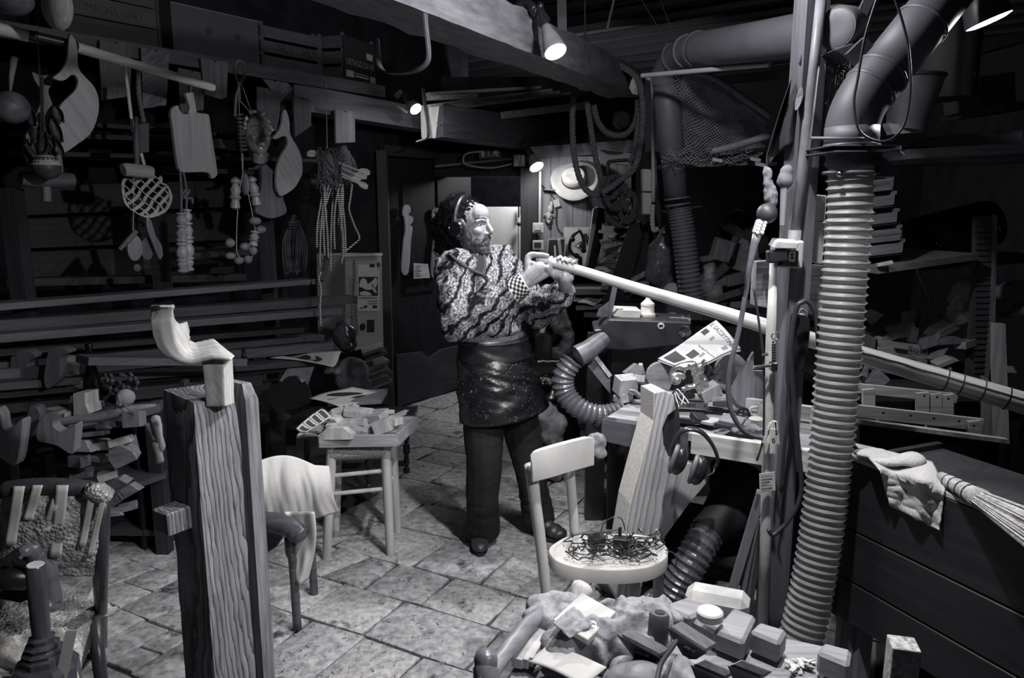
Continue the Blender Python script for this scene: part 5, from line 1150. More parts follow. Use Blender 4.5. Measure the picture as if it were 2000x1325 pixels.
def prints(root, corners, Y, rects, m, lift=.0025, wav=0.006):       # flat print on a sheet made by sheetpx
    P = [W(c[0], c[1], c[2] if len(c) > 2 else Y) for c in corners]
    n = (P[1]-P[0]).cross(P[3]-P[0]).normalized(); n = n if n.dot(CAM-P[0]) > 0 else -n
    f = lambda u, v: P[0].lerp(P[1], u).lerp(P[3].lerp(P[2], u), v)+ZUP*(wav*math.sin(u*5+v*3))+n*lift
    for (u0, v0, u1, v1) in rects: obj('print', MB().sheet(lambda u, v: f(lerp(u0, u1, u), lerp(v0, v1, v)), 4, 4), m, root)
def blobprint(root, corners, Y, blobs, m, lift=.003, wav=.006):
    P = [W(c[0], c[1], c[2] if len(c) > 2 else Y) for c in corners]
    n = (P[1]-P[0]).cross(P[3]-P[0]).normalized(); n = n if n.dot(CAM-P[0]) > 0 else -n
    f = lambda u, v: P[0].lerp(P[1], u).lerp(P[3].lerp(P[2], u), v)+ZUP*(wav*math.sin(u*5+v*3))+n*lift
    for pts in blobs:
        q = cr2(pts, 4); c = (sum(a for a, b in q)/len(q), sum(b for a, b in q)/len(q))
        obj('print', MB().add([f(*c)]+[f(*p) for p in q], [(0, i+1, (i+1) % len(q)+1) for i in range(len(q))]), m, root)
c1 = [(603, 779, 3.7), (688, 754, 3.85), (757, 772, 3.85), (662, 795, 3.6)]; o = sheetpx('poster', c1, 0, M_paper, 'large printed poster lying on top of the stool pile', 'poster'); prints(o, c1, 0, [(.1, .45, .3, .5), (.55, .7, .8, .74)], M_inkg); blobprint(o, c1, 0, [[(.25, .2), (.5, .15), (.75, .3), (.8, .55), (.6, .45), (.4, .4)], [(.5, .6), (.7, .6), (.75, .75), (.6, .72)]], M_ink)
c2 = [(526, 700, 4.2), (531, 689, 4.4), (667, 690, 4.4), (650, 718, 4.15)]; o = sheetpx('poster', c2, 0, M_paper, 'poster with bold black line drawing lying on the pile behind the oarlock', 'poster', wav=.012); blobprint(o, c2, 0, [[(.2, .35), (.5, .4), (.8, .5), (.6, .6), (.3, .55)], [(.25, .65), (.6, .7), (.75, .65), (.5, .78)], [(.8, .85), (.9, .84), (.9, .9), (.8, .9)]], M_ink)
c3 = [(627, 799, 3.35), (649, 811, 3.35), (600, 848, 3.25), (577, 838, 3.25)]; o = sheetpx('film_strip', c3, 0, M_inkg, 'strip of photo frames hanging down off the pile left of the tray', 'strip'); prints(o, c3, 0, [(.05, .03, .95, .24), (.05, .28, .95, .48), (.05, .52, .95, .72), (.05, .76, .95, .97)], M_paper, .002); prints(o, c3, 0, [(.15, .07, .85, .2), (.15, .32, .85, .44), (.15, .56, .85, .68), (.15, .8, .85, .93)], M_ink, .004)
for i, (x0, x1, y, Y, t) in enumerate(((590, 650, 840, 3.5, 6), (585, 640, 848, 3.45, 5), (580, 648, 856, 3.42, 5), (640, 745, 795, 3.7, 8))):
    a, b = W(x0, y, Y), W(x1, y-6, Y); one('magazine', MB().prism([a, b, b+V(0, .2, .01), a+V(0, .2, .01)], (0, 0, t/ppm(a))), M_inkg if i % 2 else M_paper, '%s magazine from the top in the stack under the film strip' % ORD[i] if i < 3 else 'thick magazine under the large poster', 'magazine', 'magazines by the stool')
# carton, sack and books behind
heap_b = []
M_sack = mat('patterned_sack', .14, .9, var=.7, scale=16, bump=.4)
bag('cloth_sack', [(W(690, 725, 4.5), (.1, .08, .1)), (W(680, 745, 4.5), (.09, .08, .07)), (W(705, 750, 4.5), (.07, .06, .06)), (W(655, 722, 4.5), (.08, .08, .03))], .014, .012, 14, M_sack, 'patterned cloth sack slumped over the box behind the stool')
bag('plastic_bag', [(W(672, 655, 4.6), (.075, .06, .09)), (W(680, 675, 4.6), (.06, .06, .05))], .012, .014, 16, mat('dark_poly', .05, .2, spec=.8, var=.4), 'dark shiny plastic bag tied up below the poster cabinet')
bk = []
for i in range(9):
    a = W(713+(i % 3)*2+i*.8, 700+i*6.2 if i > 1 else 685+i*9, 4.9); L_ = .1
    bk.append(obj('book', MB().box(a+V(.04, .06, 0), (.15, .2, .022), Matrix.Rotation(.25+.1*(i % 3), 3, 'Z') @ Matrix.Rotation(-.28, 3, 'Y')), M_inkg if i % 2 else mat('book_cover', .3, .7, bump=0)))
for i, o in enumerate(bk): tag(o, '%s paperback from the top in the leaning stack beside the door' % ORD[i], 'book', 'books beside the door')
cxb = thing('storage_carton', 'grey carton with an oval hand hole beside the door', 'box', W(742, 790, 5.0)); a, b = W(718, 792, 4.95), W(770, 788, 5.15); obj('carton_body', MB().prism([a, b, b+ZUP*.23, a+ZUP*.23], (-.1, .18, 0)), mat('grey_card', .09, .8), cxb); c = W(741, 757, 4.98); obj('hand_hole', MB().sph(c, (.03, .008, .014), 12, 8), M_ink, cxb, 180)
tk = thing('old_trunk', 'dark battered trunk with a metal clasp under plastic bags', 'trunk', G(545, 905)); a, b = G(495, 910), G(580, 900); hgt = W(540, 815, a.y).z
obj('trunk_body', MB().prism([a, b, V(b.x, b.y, hgt-.06), V(b.x-.02, b.y, hgt-.015), V(b.x-.06, b.y, hgt), V(a.x, a.y, hgt)], (-.15, .35, 0)), mat('trunk_leather', .04, .5, var=.6, scale=18, v2=.12, cut=.66), tk, bevel=.006)
obj('clasp', MB().box(W(546, 852, a.y-.012), (.05, .012, .03)), M_steel, tk); obj('lid_line', MB().bar(V(a.x, a.y-.003, hgt-.1), V(b.x, b.y-.003, hgt-.1), .006, .006), M_ink, tk)
bag('plastic_bag', [(W(470, 735, 4.6), (.12, .09, .12)), (W(500, 770, 4.6), (.13, .1, .13)), (W(455, 790, 4.6), (.11, .09, .08)), (W(515, 806, 4.6), (.1, .09, .07))], .014, .024, 13, film('clear_film2', .35, .5), 'heap of clear plastic bags on the trunk right of the oarlock')
one('paper_funnel', MB().lathe([(.01, 0), (.04, .13), (.045, .24), (.025, .25)], W(505, 770, 4.45), V(.1, 0, 1), 7), film('clear_film3', .5, .6), 'upright twisted plastic sleeve sticking out of the bags', 'sleeve', smooth=30)
one('dark_bottle', MB().lathe([(.022, 0), (.022, .03), (.01, .045), (.009, .08), (.011, .085)], W(477, 712, 3.7), (0, 0, 1), 14), M_bot, 'small dark bottle neck beside the oarlock foot', 'bottle', smooth=40)
hpx = thing('hand_plane_iron', 'dark iron bar clamp head behind the foot of the oarlock', 'clamp', W(370, 765, 2.5)); obj('bar', MB().tube([W(365, 757, 2.5), W(400, 760, 2.5)], .016, 10), M_iron, hpx, 50); obj('head', MB().box(W(361, 757, 2.5), (.016, .04, .05)), M_iron, hpx)
# shaped dark headboard
slab('headboard', [(520, 770), (530, 755), (548, 748), (560, 738), (580, 738), (590, 748), (600, 752), (602, 790), (540, 800)], YP(3.8), .03, mat('black_lacquer', .01, .4, bump=0), 'black scalloped board standing behind the trunk', 'board', curve=3)
slab('carton_flap', [(545, 745), (560, 722), (612, 718), (602, 748)], YP(4.0), .02, mat('card_dim', .16, .8), 'torn cardboard flap above the scalloped board', 'cardboard')
# ---- poster cabinet and hung chain
pcx = thing('poster_cabinet', 'pale metal cabinet door covered with notices and a chain', 'cabinet', LW(.5).pt(712, 690)); PC = LW(.5)
quad = [(674, 499), (745, 497), (749, 672), (705, 682), (676, 690)]
obj('cabinet_body', MB().prism(pxpoly(quad, PC), -LN*.3), mat('pale_enamel', .36, .5, var=.06, bump=0), pcx)
obj('top_edge', MB().bar(PC.pt(673, 499, .006), PC.pt(746, 497, .006), .012, .02), mat('enamel_edge', .45, .5, bump=0), pcx)
def pcr(nm, x0, y0, x1, y1, m, off=.003): obj(nm, MB().prism(pxpoly([(x0, y0), (x1, y0), (x1, y1), (x0, y1)], PC, off), -LN*.002), m, pcx)
M_poster = mat('poster_paper', .55, .8, bump=0, var=.05)
pcr('notice', 699, 517, 741, 608, M_poster); pcr('notice_strip', 677, 540, 692, 580, mat('notice_grey', .3, .8, bump=0)); pcr('picture', 717, 625, 731, 649, M_ink, .005); pcr('notice', 678, 595, 692, 620, mat('notice_grey', .3, .8, bump=0), .004)
for x0, y0, x1, y1 in ((701, 541, 738, 578), (703, 601, 709, 603), (711, 597, 717, 602), (728, 597, 737, 602), (701, 582, 738, 583.2), (718, 588, 738, 589), (718, 593, 738, 594), (722, 516, 732, 522)): pcr('printing', x0, y0, x1, y1, M_ink, .005)
for pts in ([(702, 560), (706, 545), (715, 546), (718, 555), (726, 550), (733, 543), (737, 548), (735, 560), (725, 566), (714, 566), (708, 562)], [(703, 572), (712, 569), (722, 572), (726, 577), (706, 577)], [(724, 553), (730, 558), (736, 572), (730, 570)]):
    obj('printing', MB().prism(pxpoly(cr2(pts, 4), PC, .007), -LN*.001), M_poster, pcx)
obj('dial', MB().lathe([(.018, 0), (.016, .01), (.006, .012)], PC.pt(739, 517, .002), LN, 18), M_steel, pcx, 50); obj('round_sticker', MB().lathe([(.027, 0), (.026, .002)], PC.pt(708, 639, .002), LN, 20), M_ink, pcx)
ch = thing('hanging_chain', 'steel chain hanging down the front of the poster cabinet', 'chain', PC.pt(693, 655, .03)); i = 0
for y_ in range(512, 656, 6):
    for xx in ((691,) if y_ < 585 else (690, 697)):
        c = PC.pt(xx+2*math.sin(y_*.05), y_, .03+.004*(i % 2)); a = LD if i % 2 else LN
        obj('link', MB().tube([c+ZUP*(.013*math.sin(k*PI/5))+a*(.007*math.cos(k*PI/5)) for k in range(10)], .0024, 5, closed=True), M_steel, ch, 180); i += 1
# ---- door in the left wall with templates
DR = LW(.05)
dr = struct('door_1', MB().prism([LO+LN*.05+LD*t+ZUP*z for t, z in ((-.1, .02), (.98, .02), (.98, 2.05), (-.1, 2.05))], -LN*.04), wood('door_wood', .012, (0, 0, 1), spec=.1))
for t in (.1, .52): obj('panel', MB().prism([LO+LN*.065+LD*(t+a)+ZUP*z for a, z in ((0, .95), (.36, .95), (.36, 1.9), (0, 1.9))], -LN*.014), wood('door_panel', .01, (0, 0, 1), spec=.1), dr)
obj('frame', MB().bar(LO+LN*.07+LD*-.12, LO+LN*.07+LD*-.12+ZUP*2.1, .08, .06), M_dark, dr); obj('frame', MB().bar(LO+LN*.07+LD*-.12+ZUP*2.1, LO+LN*.07+LD*1.0+ZUP*2.1, .06, .08), M_dark, dr)
bbp = [LO+LN*.1+LD*t+ZUP*z for t, z in ((-.05, .02), (.98, .02), (.98, .42), (.5, .42), (.35, .37), (.25, .44), (-.05, .46))]
struct('baseboard_left', MB().prism(bbp, -LN*.03), wood('skirting', .03, DX))
tp1 = [(788, 405), (793, 400), (800, 402), (802, 412), (798, 420), (806, 424), (807, 432), (801, 440), (806, 445), (803, 470), (798, 532), (785, 530), (788, 475), (792, 450), (790, 425), (787, 420)]
slab('oarlock_template', tp1, LW(.1), .012, wood('template_wood', .22, (0, 0, 1)), 'pale notched oarlock template hung on the dark door', 'template', 'templates on the door', curve=3)
tp2 = [(x+57, y+6) for x, y in tp1]; slab('oarlock_template', tp2, LW(.1), .012, wood('template_wood2', .1, (0, 0, 1)), 'darker notched template hung on the door behind the head of the man', 'template', 'templates on the door', curve=3)
o = slab('door_note', [(808, 514), (836, 516), (840, 543), (808, 545)], LW(.1), .002, mat('note_paper', .3, .8, bump=0), 'small folded note pinned to the dark door', 'note')
for i in range(5): obj('writing', MB().bar(LW(.103).pt(811, 520+i*4.5), LW(.103).pt(823-(i % 2)*4, 520.5+i*4.5), .001, .004), M_ink, o)
# ================================================================== BEAMS, LAMPS, BACK WALL
def flatbar(name, pts, w, t, m, parent=None, side=None, k=5):       # bent flat iron
    P = cr(pts, k); mb = MB(); rg = []; side = Vector(side or (0, 1, 0))
    for i, p in enumerate(P):
        d = (P[min(i+1, len(P)-1)]-P[max(i-1, 0)]).normalized(); u = (side-d*side.dot(d)).normalized(); n = d.cross(u)
        rg.append([p+u*(w/2)+n*(t/2), p-u*(w/2)+n*(t/2), p-u*(w/2)-n*(t/2), p+u*(w/2)-n*(t/2)])
    return obj(name, mb.loft(rg), m, parent)
M_strap = mat('strap_iron', .16, .5, metal=.5, var=.3, scale=20)
tag(flatbar('iron_strap', [W(829, -30, 2.62), W(831, 40, 2.62), W(837, 95, 2.62), W(834, 122, 2.63), (W(815, 137, 2.66)), W(785, 143, 2.75), W(755, 141, 2.85), W(742, 128, 2.9), W(738, 100, 2.92), W(736, 74, 2.93)], .03, .006, M_strap, side=(.3, 1, 0)), 'bent flat iron strap hanging in a U below the hewn beam', 'strap', 'iron straps')
tag(flatbar('iron_strap', [W(826, 172, 5.4), W(831, 215, 5.4), W(836, 255, 5.4), W(833, 270, 5.4), W(812, 278, 5.38)], .045, .006, M_strap, side=(.3, 1, 0)), 'thin iron strap hooked round the end of the lower beam', 'strap', 'iron straps')
struct('trim_3', MB().bar(LW(.35).pt(560, 190), LW(.35).pt(827, 236), .16, .16), wood('low_beam', .13, DX, scale=22, bump=.6))
lb2 = struct('trim_4', MB().bar(W(850, 238, 5.5), W(1092, 271, 6.3), .2, .225), wood('low_beam_dark', .07, (.5, .85, 0), scale=22, bump=.5))
obj('lit_end_grain', MB().bar(W(849.3, 238, 5.48), W(850, 238, 5.497), .2, .225), M_pale, lb2)  # pale tone carries the lamplight falling on the sawn end
for a, b in (((853, 240), (858, 243)), ((873, 254), (876, 247))): obj('nail', MB().tube([W(*a, 5.42), W(*b, 5.38)], .004, 5), M_steel, lb2)
for i, (a, ya, b, yb, h, lb) in enumerate((((836, 184), 5.35, (1052, 171), 6.2, .022, 'topmost pale batten stored across the low beam'), ((836, 192), 5.4, (930, 188), 5.6, .03, 'short pale batten with a pointed end on the low beam'), ((838, 207), 5.4, (1075, 176), 6.2, .02, 'pale batten with its end over the sawn beam end'), ((880, 212), 5.5, (1110, 183), 6.3, .02, 'dark-edged batten lowest in the overhead bundle'), ((862, 209), 5.45, (1090, 180), 6.25, .02, 'middle batten of the overhead bundle'), ((978, 226), 5.7, (1145, 206), 6.0, .05, 'flat drilled strip hanging separately right of the bundle'))):
    one('batten', MB().bar(W(*a, ya), W(*b, yb), .05 if i != 5 else .02, h), wood('batten_wood', .3, (.5, .85, 0)), lb, 'batten', 'battens stored overhead')
# ---- lamps
M_lampw = mat('lamp_enamel', .22, .4, bump=0); M_bulb = emis('lit_bulb', 9)
def par_lamp(name, tip, face, r, label, power, target, angle=125, extra=None):
    root = thing(name, label, 'lamp', tip); tip = Vector(tip); face = Vector(face); d = (face-tip).normalized(); L_ = (face-tip).length
    obj('socket', MB().lathe([(r*.25, -L_*.75), (r*.42, -L_*.7), (r*.5, -L_*.1), (r*.42, 0)], tip, d, 14), M_black, root, 40)
    obj('reflector', MB().lathe([(r*.36, -L_*.05), (r*.5, L_*.15), (r*.8, L_*.55), (r, L_*.92), (r*1.02, L_)], tip, d, 22), M_lampw, root, 60)
    obj('glass_face', MB().lathe([(r*.93, 0), (r*.93, .004), (r*.7, .008), (r*.2, .01)], face, d, 22), M_bulb, root, 60)
    s_ = spot(name+'_light', face+d*.03, target, power, angle); s_.parent = root; s_.matrix_parent_inverse = Matrix.Translation(-root.location)
    return root
kt, kf = W(1066, 52, 3.42), W(1085, 101, 3.36)
kl = par_lamp('spot_lamp', kt, kf, .05, 'lit reflector spot lamp clamped on top of the hewn beam', 118, (.05, 2.5, 0), 112)
for i in range(10):
    d = (kf-kt).normalized(); _, u, w = frame(d); a = i*PI/5; p = kt-d*.05+(u*math.cos(a)+w*math.sin(a))*.028; obj('cooling_rib', MB().bar(p-d*.012-(p-kt+d*.05)*.3, p+d*.024, .005, .006), mat('rib_grey', .03, .4, bump=0), kl)
obj('swivel', MB().sph(W(1046, 22, 3.47), .026, 12, 8).sph(W(1055, 12, 3.45), .018, 10, 6), M_black, kl, 180)
obj('flex_elbow', MB().tube(cr([W(978, 42, 3.55), W(1000, 30, 3.53), W(1012, 12, 3.5), W(1030, 8, 3.48), W(1044, 20, 3.46)], 5), [.012]*8+[.022]*13, 10), M_black, kl, 180)
obj('mount_box', MB().prism([W(*p, 3.5) for p in ((1000, 45), (1018, 30), (1038, 32), (1038, 74), (1015, 66))], (.03, .06, 0)), M_grey, kl, bevel=.003)
lt, lf_ = W(790, 186, 5.2), W(812, 213, 5.12)
ll = par_lamp('spot_lamp', lt, lf_, .042, 'small lit spot lamp by the sawn beam ends left of centre', 7, W(760, 300, 5.5), 165)
obj('bracket', MB().bar(W(775, 205, 5.2), W(796, 219, 5.18), .012, .02).bar(W(772, 190, 5.2), W(786, 178, 5.2), .03, .03), M_lampw, ll); obj('spring_clip', MB().tube(cr([W(770, 185, 5.2), W(768, 195, 5.2), W(778, 200, 5.2)], 4), .006, 5), M_black, ll)
wt, wf = W(1038, 306, 5.6), W(1048, 326, 5.55)
wl_ = par_lamp('cone_lamp', wt, wf, .055, 'lit cone lamp hanging above the hat on the partition', 15, W(1125, 470, 5.95), 150)
obj('hanger', MB().tube(cr([W(1038, 304, 5.6), W(1033, 293, 5.62), W(1030, 284, 5.65), W(1030, 266, 5.75)], 4), .01, 6), M_black, wl_)
rt, rf = W(1922, 12, 2.55), W(1934, 45, 2.5)
rl_ = thing('dome_lamp', 'lit dark dome lamp at the top right corner', 'lamp', rt); d = V(.36, -.1, -.92).normalized()
obj('shade', MB().lathe([(.018, -.06), (.045, -.04), (.062, 0), (.07, .045), (.072, .05)], rt, d, 26), mat('dark_shade', .03, .4, bump=0), rl_, 60); obj('glass_face', MB().lathe([(.067, .046), (.066, .05), (.05, .055)], rt, d, 26), M_bulb, rl_, 60); obj('stem', MB().tube([rt-d*.05, rt-d*.25], .012, 8), M_iron, rl_)
s_ = spot('dome_light', rt+d*.09, (.95, 2.2, .5), 40, 140); s_.parent = rl_; s_.matrix_parent_inverse = Matrix.Translation(-rt)
# bare bulb over the foreground (above the frame)
tl = thing('bare_bulb', 'bare bulb hanging near the ceiling above the foreground, out of the picture', 'lamp', (.45, 2.3, 2.66))
obj('socket', MB().lathe([(.018, 0), (.02, .01), (.02, .06), (.01, .07)], (.45, 2.3, 2.73), (0, 0, 1), 14), M_black, tl, 50); obj('flex', MB().tube([(.45, 2.3, 2.8), (.45, 2.3, 3.14)], .006, 6), M_cable, tl); obj('bulb', MB().sph((.45, 2.3, 2.69), (.03, .03, .042), 14, 10), M_bulb, tl, 180)
pd_ = bpy.data.lights.new('bulb_light', 'POINT'); pd_.energy = 52; pd_.shadow_soft_size = .05; pd_.color = (1, .985, .96); po_ = bpy.data.objects.new('bulb_light', pd_); C.objects.link(po_); po_.location = (.45, 2.3, 2.62); po_.parent = tl; po_.matrix_parent_inverse = Matrix.Translation(-tl.location)
fl3 = thing('added_clip_lamp', 'added unseen clip-on lamp at the right above the foreground, out of the picture', 'lamp', (1.2, .6, 2.37)); fa_ = V(-2.85, 2.8, -.85).normalized(); fp_ = V(1.2, .6, 2.35)  # unseen lamp, added to brighten the hanging things and the wrapped chair
obj('shade', MB().lathe([(.02, -.1), (.04, -.06), (.07, 0), (.075, .02)], fp_, fa_, 20), mat('dark_shade', .03, .4, bump=0), fl3, 60); obj('bulb', MB().sph(fp_, .03, 12, 8), M_bulb, fl3, 180); obj('arm', MB().tube([fp_-fa_*.08, fp_-fa_*.1+V(0, 0, .7)], .01, 6), M_iron, fl3)
s_ = spot('added_clip_light', fp_+fa_*.06, (-1.66, 3.25, 1.38), 175, 80, .5); s_.parent = fl3; s_.matrix_parent_inverse = Matrix.Translation(-fl3.location)
sl = thing('floor_spot', 'added unseen reflector spot lamp over the foreground paving, out of the picture', 'lamp', (.55, 1.75, 2.72)); sp0 = V(.55, 1.75, 2.7); sd = V(-.12, .2, -1).normalized()  # unseen lamp, added to brighten floor and foreground while the walls stay dark
obj('reflector', MB().lathe([(.03, -.09), (.035, -.05), (.055, 0), (.058, .02)], sp0, sd, 20), M_lampw, sl, 60); obj('glass_face', MB().lathe([(.052, .015), (.05, .02)], sp0, sd, 20), M_bulb, sl); obj('stem', MB().tube([sp0-sd*.08, V(.57, 1.72, 3.12)], .012, 8), M_black, sl)
s_ = spot('floor_spot_light', sp0+sd*.04, (.15, 2.35, 0), 200, 88, .7); s_.parent = sl; s_.matrix_parent_inverse = Matrix.Translation(-sl.location)  # light of the added unseen floor spot
# ---- services on the lintel
ex = thing('exit_sign', 'dark emergency exit sign box with a running figure above the opening', 'sign', W(957, 312, 6.3))
obj('box', MB().prism([W(*p, 6.25) for p in ((934, 291), (978, 290), (980, 309), (935, 311))], (0, .06, 0)), mat('sign_green', .03, .4, bump=0), ex, bevel=.004)
for pts in ([(940, 294), (946, 294), (946, 306), (940, 306)], [(953, 294), (955, 294), (955, 302), (957, 302), (954, 306), (951, 302), (953, 302)], [(962, 297), (966, 293), (972, 295), (975, 299), (970, 299), (974, 306), (970, 305), (966, 301), (962, 306), (960, 305), (965, 299)]): obj('pictogram', MB().prism([W(*p, 6.245) for p in pts], (0, .004, 0)), mat('sign_white', .5, .5, bump=0), ex)
one('conduit', MB().tube(cr([W(850, 325, 6.3), W(930, 317, 6.3), W(1000, 310, 6.25), W(1034, 307, 6.1)], 4), .012, 8), mat('dull_conduit', .16, .4, bump=0), 'long horizontal conduit running under the exit sign', 'conduit', smooth=60)
one('sign_cable', cordmb([W(940, 296, 6.22), W(915, 299, 6.2), (W(905, 308, 6.2)), W(912, 322, 6.2), W(960, 328, 6.2), W(1000, 320, 6.2)], .008), M_grey, 'grey cable looping out of the exit sign', 'cable', smooth=180)
one('junction_box', MB().box(W(1014, 314, 6.1), (.09, .05, .09)), M_grey, 'square grey junction box left of the cone lamp', 'box', bevel=.004)
swc = thing('switch_conduit', 'upright conduit with two switch boxes on the door jamb', 'switch', W(1050, 470, 5.85)); SY = 5.78
obj('pipe', MB().tube([W(1055, 335, SY), W(1054, 445, SY), W(1053, 460, SY)], .011, 8), M_grey, swc, 60)
for y0 in (443, 477):
    bx = obj('switch_box', MB().box(W(1051, y0-10+12, SY-.01), (.085, .05, .075)), M_white, swc, bevel=.004)
    obj('insert', MB().box(W(1050, y0+2, SY-.038), (.055, .008, .04)), M_grey if y0 == 443 else M_black, bx)
    if y0 == 443:
        for i in (-1, 0, 1): obj('rocker', MB().box(W(1050+i*3.4, y0+2, SY-.043), (.012, .006, .034)), M_white, bx)
# bright room beyond the opening
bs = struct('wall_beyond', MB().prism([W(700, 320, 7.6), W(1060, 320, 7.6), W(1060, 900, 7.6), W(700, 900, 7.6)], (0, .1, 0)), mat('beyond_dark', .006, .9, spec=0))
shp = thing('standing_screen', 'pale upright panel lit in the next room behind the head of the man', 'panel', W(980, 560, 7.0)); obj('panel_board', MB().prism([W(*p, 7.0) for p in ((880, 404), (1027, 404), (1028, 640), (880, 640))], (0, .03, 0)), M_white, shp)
obj('hook', MB().tube([W(1013, 403, 6.97), W(1013, 425, 6.97)], .008, 5).tube([W(1017, 403, 6.97), W(1017, 420, 6.97)], .006, 5), M_black, shp)
obj('hanging_flex', MB().sph(W(1015, 438, 6.95), (.03, .02, .02), 10, 6).tube([W(1012+1.2*(i % 2), 440+i*1.6, 6.95) for i in range(45)], .004, 4), M_black, shp)
pl_ = bpy.data.lights.new('next_room_light', 'POINT'); pl_.energy = 60; pl_.shadow_soft_size = .1; po = bpy.data.objects.new('next_room_light', pl_); C.objects.link(po); po.location = W(1010, 470, 6.9)+V(.22, -.1, .72)
nlr = thing('next_room_bulb', 'bare bulb in the next room, hidden above the opening', 'lamp', po.location); obj('bulb', MB().sph(po.location+V(0, 0, .14), .03, 10, 8), M_bulb, nlr, 180); obj('flex', MB().tube([po.location+V(0, 0, .16), V(po.location.x, po.location.y, 3.0)], .005, 5), M_cable, nlr)
# ---- things on the partition
PW = Pl(PT.O+PT.n*.03, PT.n); pr = PT.n.cross(ZUP); pr = -pr if pr.x < 0 else pr
hc = PW.pt(1122, 352, .06); tiltd = (PT.n*.9+ZUP*.35-pr*.25).normalized(); _, hu, hw = frame(tiltd); M_felt = mat('pale_felt', .5, .8, var=.12, bump=.05)
hat = thing('felt_hat', 'pale broad-brimmed felt hat with a dark band hanging on the partition', 'hat', hc)
def hatring(ru, rv, h, wob=0): return [hc+tiltd*(h+wob*math.cos(2*a*PI/14))+hu*(ru*math.cos(a*PI/14))+hw*(rv*math.sin(a*PI/14)) for a in range(28)]
obj('brim', MB().loft([hatring(.1, .085, .012), hatring(.15, .135, .0, .008), hatring(.185, .165, .012, .022), hatring(.185, .165, .009, .022), hatring(.15, .135, -.004, .008), hatring(.1, .085, .006)], cap=False), M_felt, hat, 180)
obj('crown', MB().loft([hatring(.098, .082, .008), hatring(.095, .08, .05), hatring(.092, .076, .095), hatring(.075, .055, .112), hatring(.055, .02, .092)]), M_felt, hat, 180); obj('band', MB().loft([hatring(.1, .084, .012), hatring(.1, .084, .034)], cap=False), M_inkg, hat, 180)
dm = thing('devil_mask', 'small spotted grotesque devil mask hanging below the hat', 'mask', PW.pt(1071, 435)); mb = MB(); c = PW.pt(1071, 425, .02); k = 1/ppm(c)
RR = Matrix((pr, ZUP, PT.n)).transposed()
def ds(x, y, d, r): mb.sph(c+pr*(x*k)+ZUP*(y*k)+PT.n*(d*k), tuple(q*k for q in r), 10, 7, RR)
ds(0, 0, 0, (8, 11, 7)); ds(0, -8, 4, (4, 5, 4)); ds(0, 0, 8, (2, 4, 3)); ds(-3, 4, 6, (2.5, 1.5, 2)); ds(3, 4, 6, (2.5, 1.5, 2)); ds(-9, 5, 0, (4, 2, 1.5)); ds(10, 5, 0, (4, 2, 1.5)); ds(3, 16, 1, (6, 8, 5)); ds(5, 24, 1, (4, 8, 4))
obj('face', remesh(mb, .005, 1, 'devil'), mat('spotted_paint', .4, .5, var=.2, scale=60, v2=.03, cut=.56), dm, 180)
slab('paper_note', [(1080, 392), (1091, 388), (1095, 402), (1083, 406)], PW, .004, M_paper, 'blank square paper note pinned beside the devil mask', 'note', off=.02)
sh_ = one('wall_bracket', MB().bar(PW.pt(1060, 370, .0), PW.pt(1082, 372, .0), .14, .012), M_oldX, 'tiny bracket shelf above the devil mask', 'shelf')
one('wall_cable', cordmb([PW.pt(*p, .015) for p in ((1050, 355), (1075, 378), (1086, 400), (1087, 440), (1100, 458), (1112, 462))], .004), M_cable, 'thin black cable running down the partition from the cone lamp', 'cable', smooth=180)
# desk with papers, pictures, lamp figure
dz = W(1140, 560, 5.4).z
dsk = thing('wall_desk', 'wooden wall desk below the pictures, covered with papers', 'desk', W(1120, 800, 5.6)); a, b = W(1040, 585, 5.2), W(1200, 590, 5.25); a.z = b.z = dz
obj('desk_top', MB().prism([a, b, V(b.x, 5.9, dz), V(a.x, 5.9, dz)], (0, 0, -.04)), M_oldX, dsk); zu = W(1133, 528, 5.5).z; obj('upper_shelf', MB().prism([V(a.x, 5.42, zu), V(b.x, 5.42, zu), V(b.x, 5.9, zu), V(a.x, 5.9, zu)], (0, 0, -.03)), M_oldX, dsk); obj('riser', MB().prism([V(a.x, 5.86, dz), V(b.x, 5.86, dz), V(b.x, 5.86, zu-.03), V(a.x, 5.86, zu-.03)], (0, .02, 0)), M_dark, dsk); obj('leg', MB().bar(V(a.x+.05, 5.3, 0), V(a.x+.05, 5.3, dz-.04), .06, .06), M_dark, dsk); obj('leg', MB().bar(V(b.x-.05, 5.3, 0), V(b.x-.05, 5.3, dz-.04), .06, .06), M_dark, dsk)
gQ = 'papers on the wall desk'
for i, (cs, m, lb) in enumerate((([(1098, 590, 5.15), (1130, 568, 5.5), (1168, 570, 5.5), (1150, 592, 5.2)], M_paper, 'white sheet hanging over the front of the wall desk'), ([(1128, 592, 5.13), (1165, 572, 5.45), (1192, 573, 5.45), (1158, 598, 5.13)], M_paper, 'striped papers at the right of the wall desk'), ([(1110, 575, 5.4), (1125, 562, 5.6), (1165, 563, 5.6), (1150, 577, 5.4)], M_paper, 'blank sheet lying further back on the wall desk'))):
    o = sheetpx('paper_sheet', cs, 0, m, lb, 'paper', wav=.008, group=gQ)
    if i == 1: prints(o, cs, 0, [(.1, .1, .9, .18), (.1, .4, .9, .5), (.1, .72, .9, .8)], M_inkg)
def frame_pic(cs, Y, lb, m1, m2, inner=.12):
    t_ = thing('framed_picture', lb, 'picture', W(*cs[3], Y)); P = [W(*q, Y) for q in cs]; c = sum(P, Vector())/4
    obj('frame', MB().prism(P, (0, .02, 0)), m1, t_); obj('picture', MB().prism([c+(p-c)*(1-inner)-V(0, .003, 0) for p in P], (0, .002, 0)), m2, t_); return t_
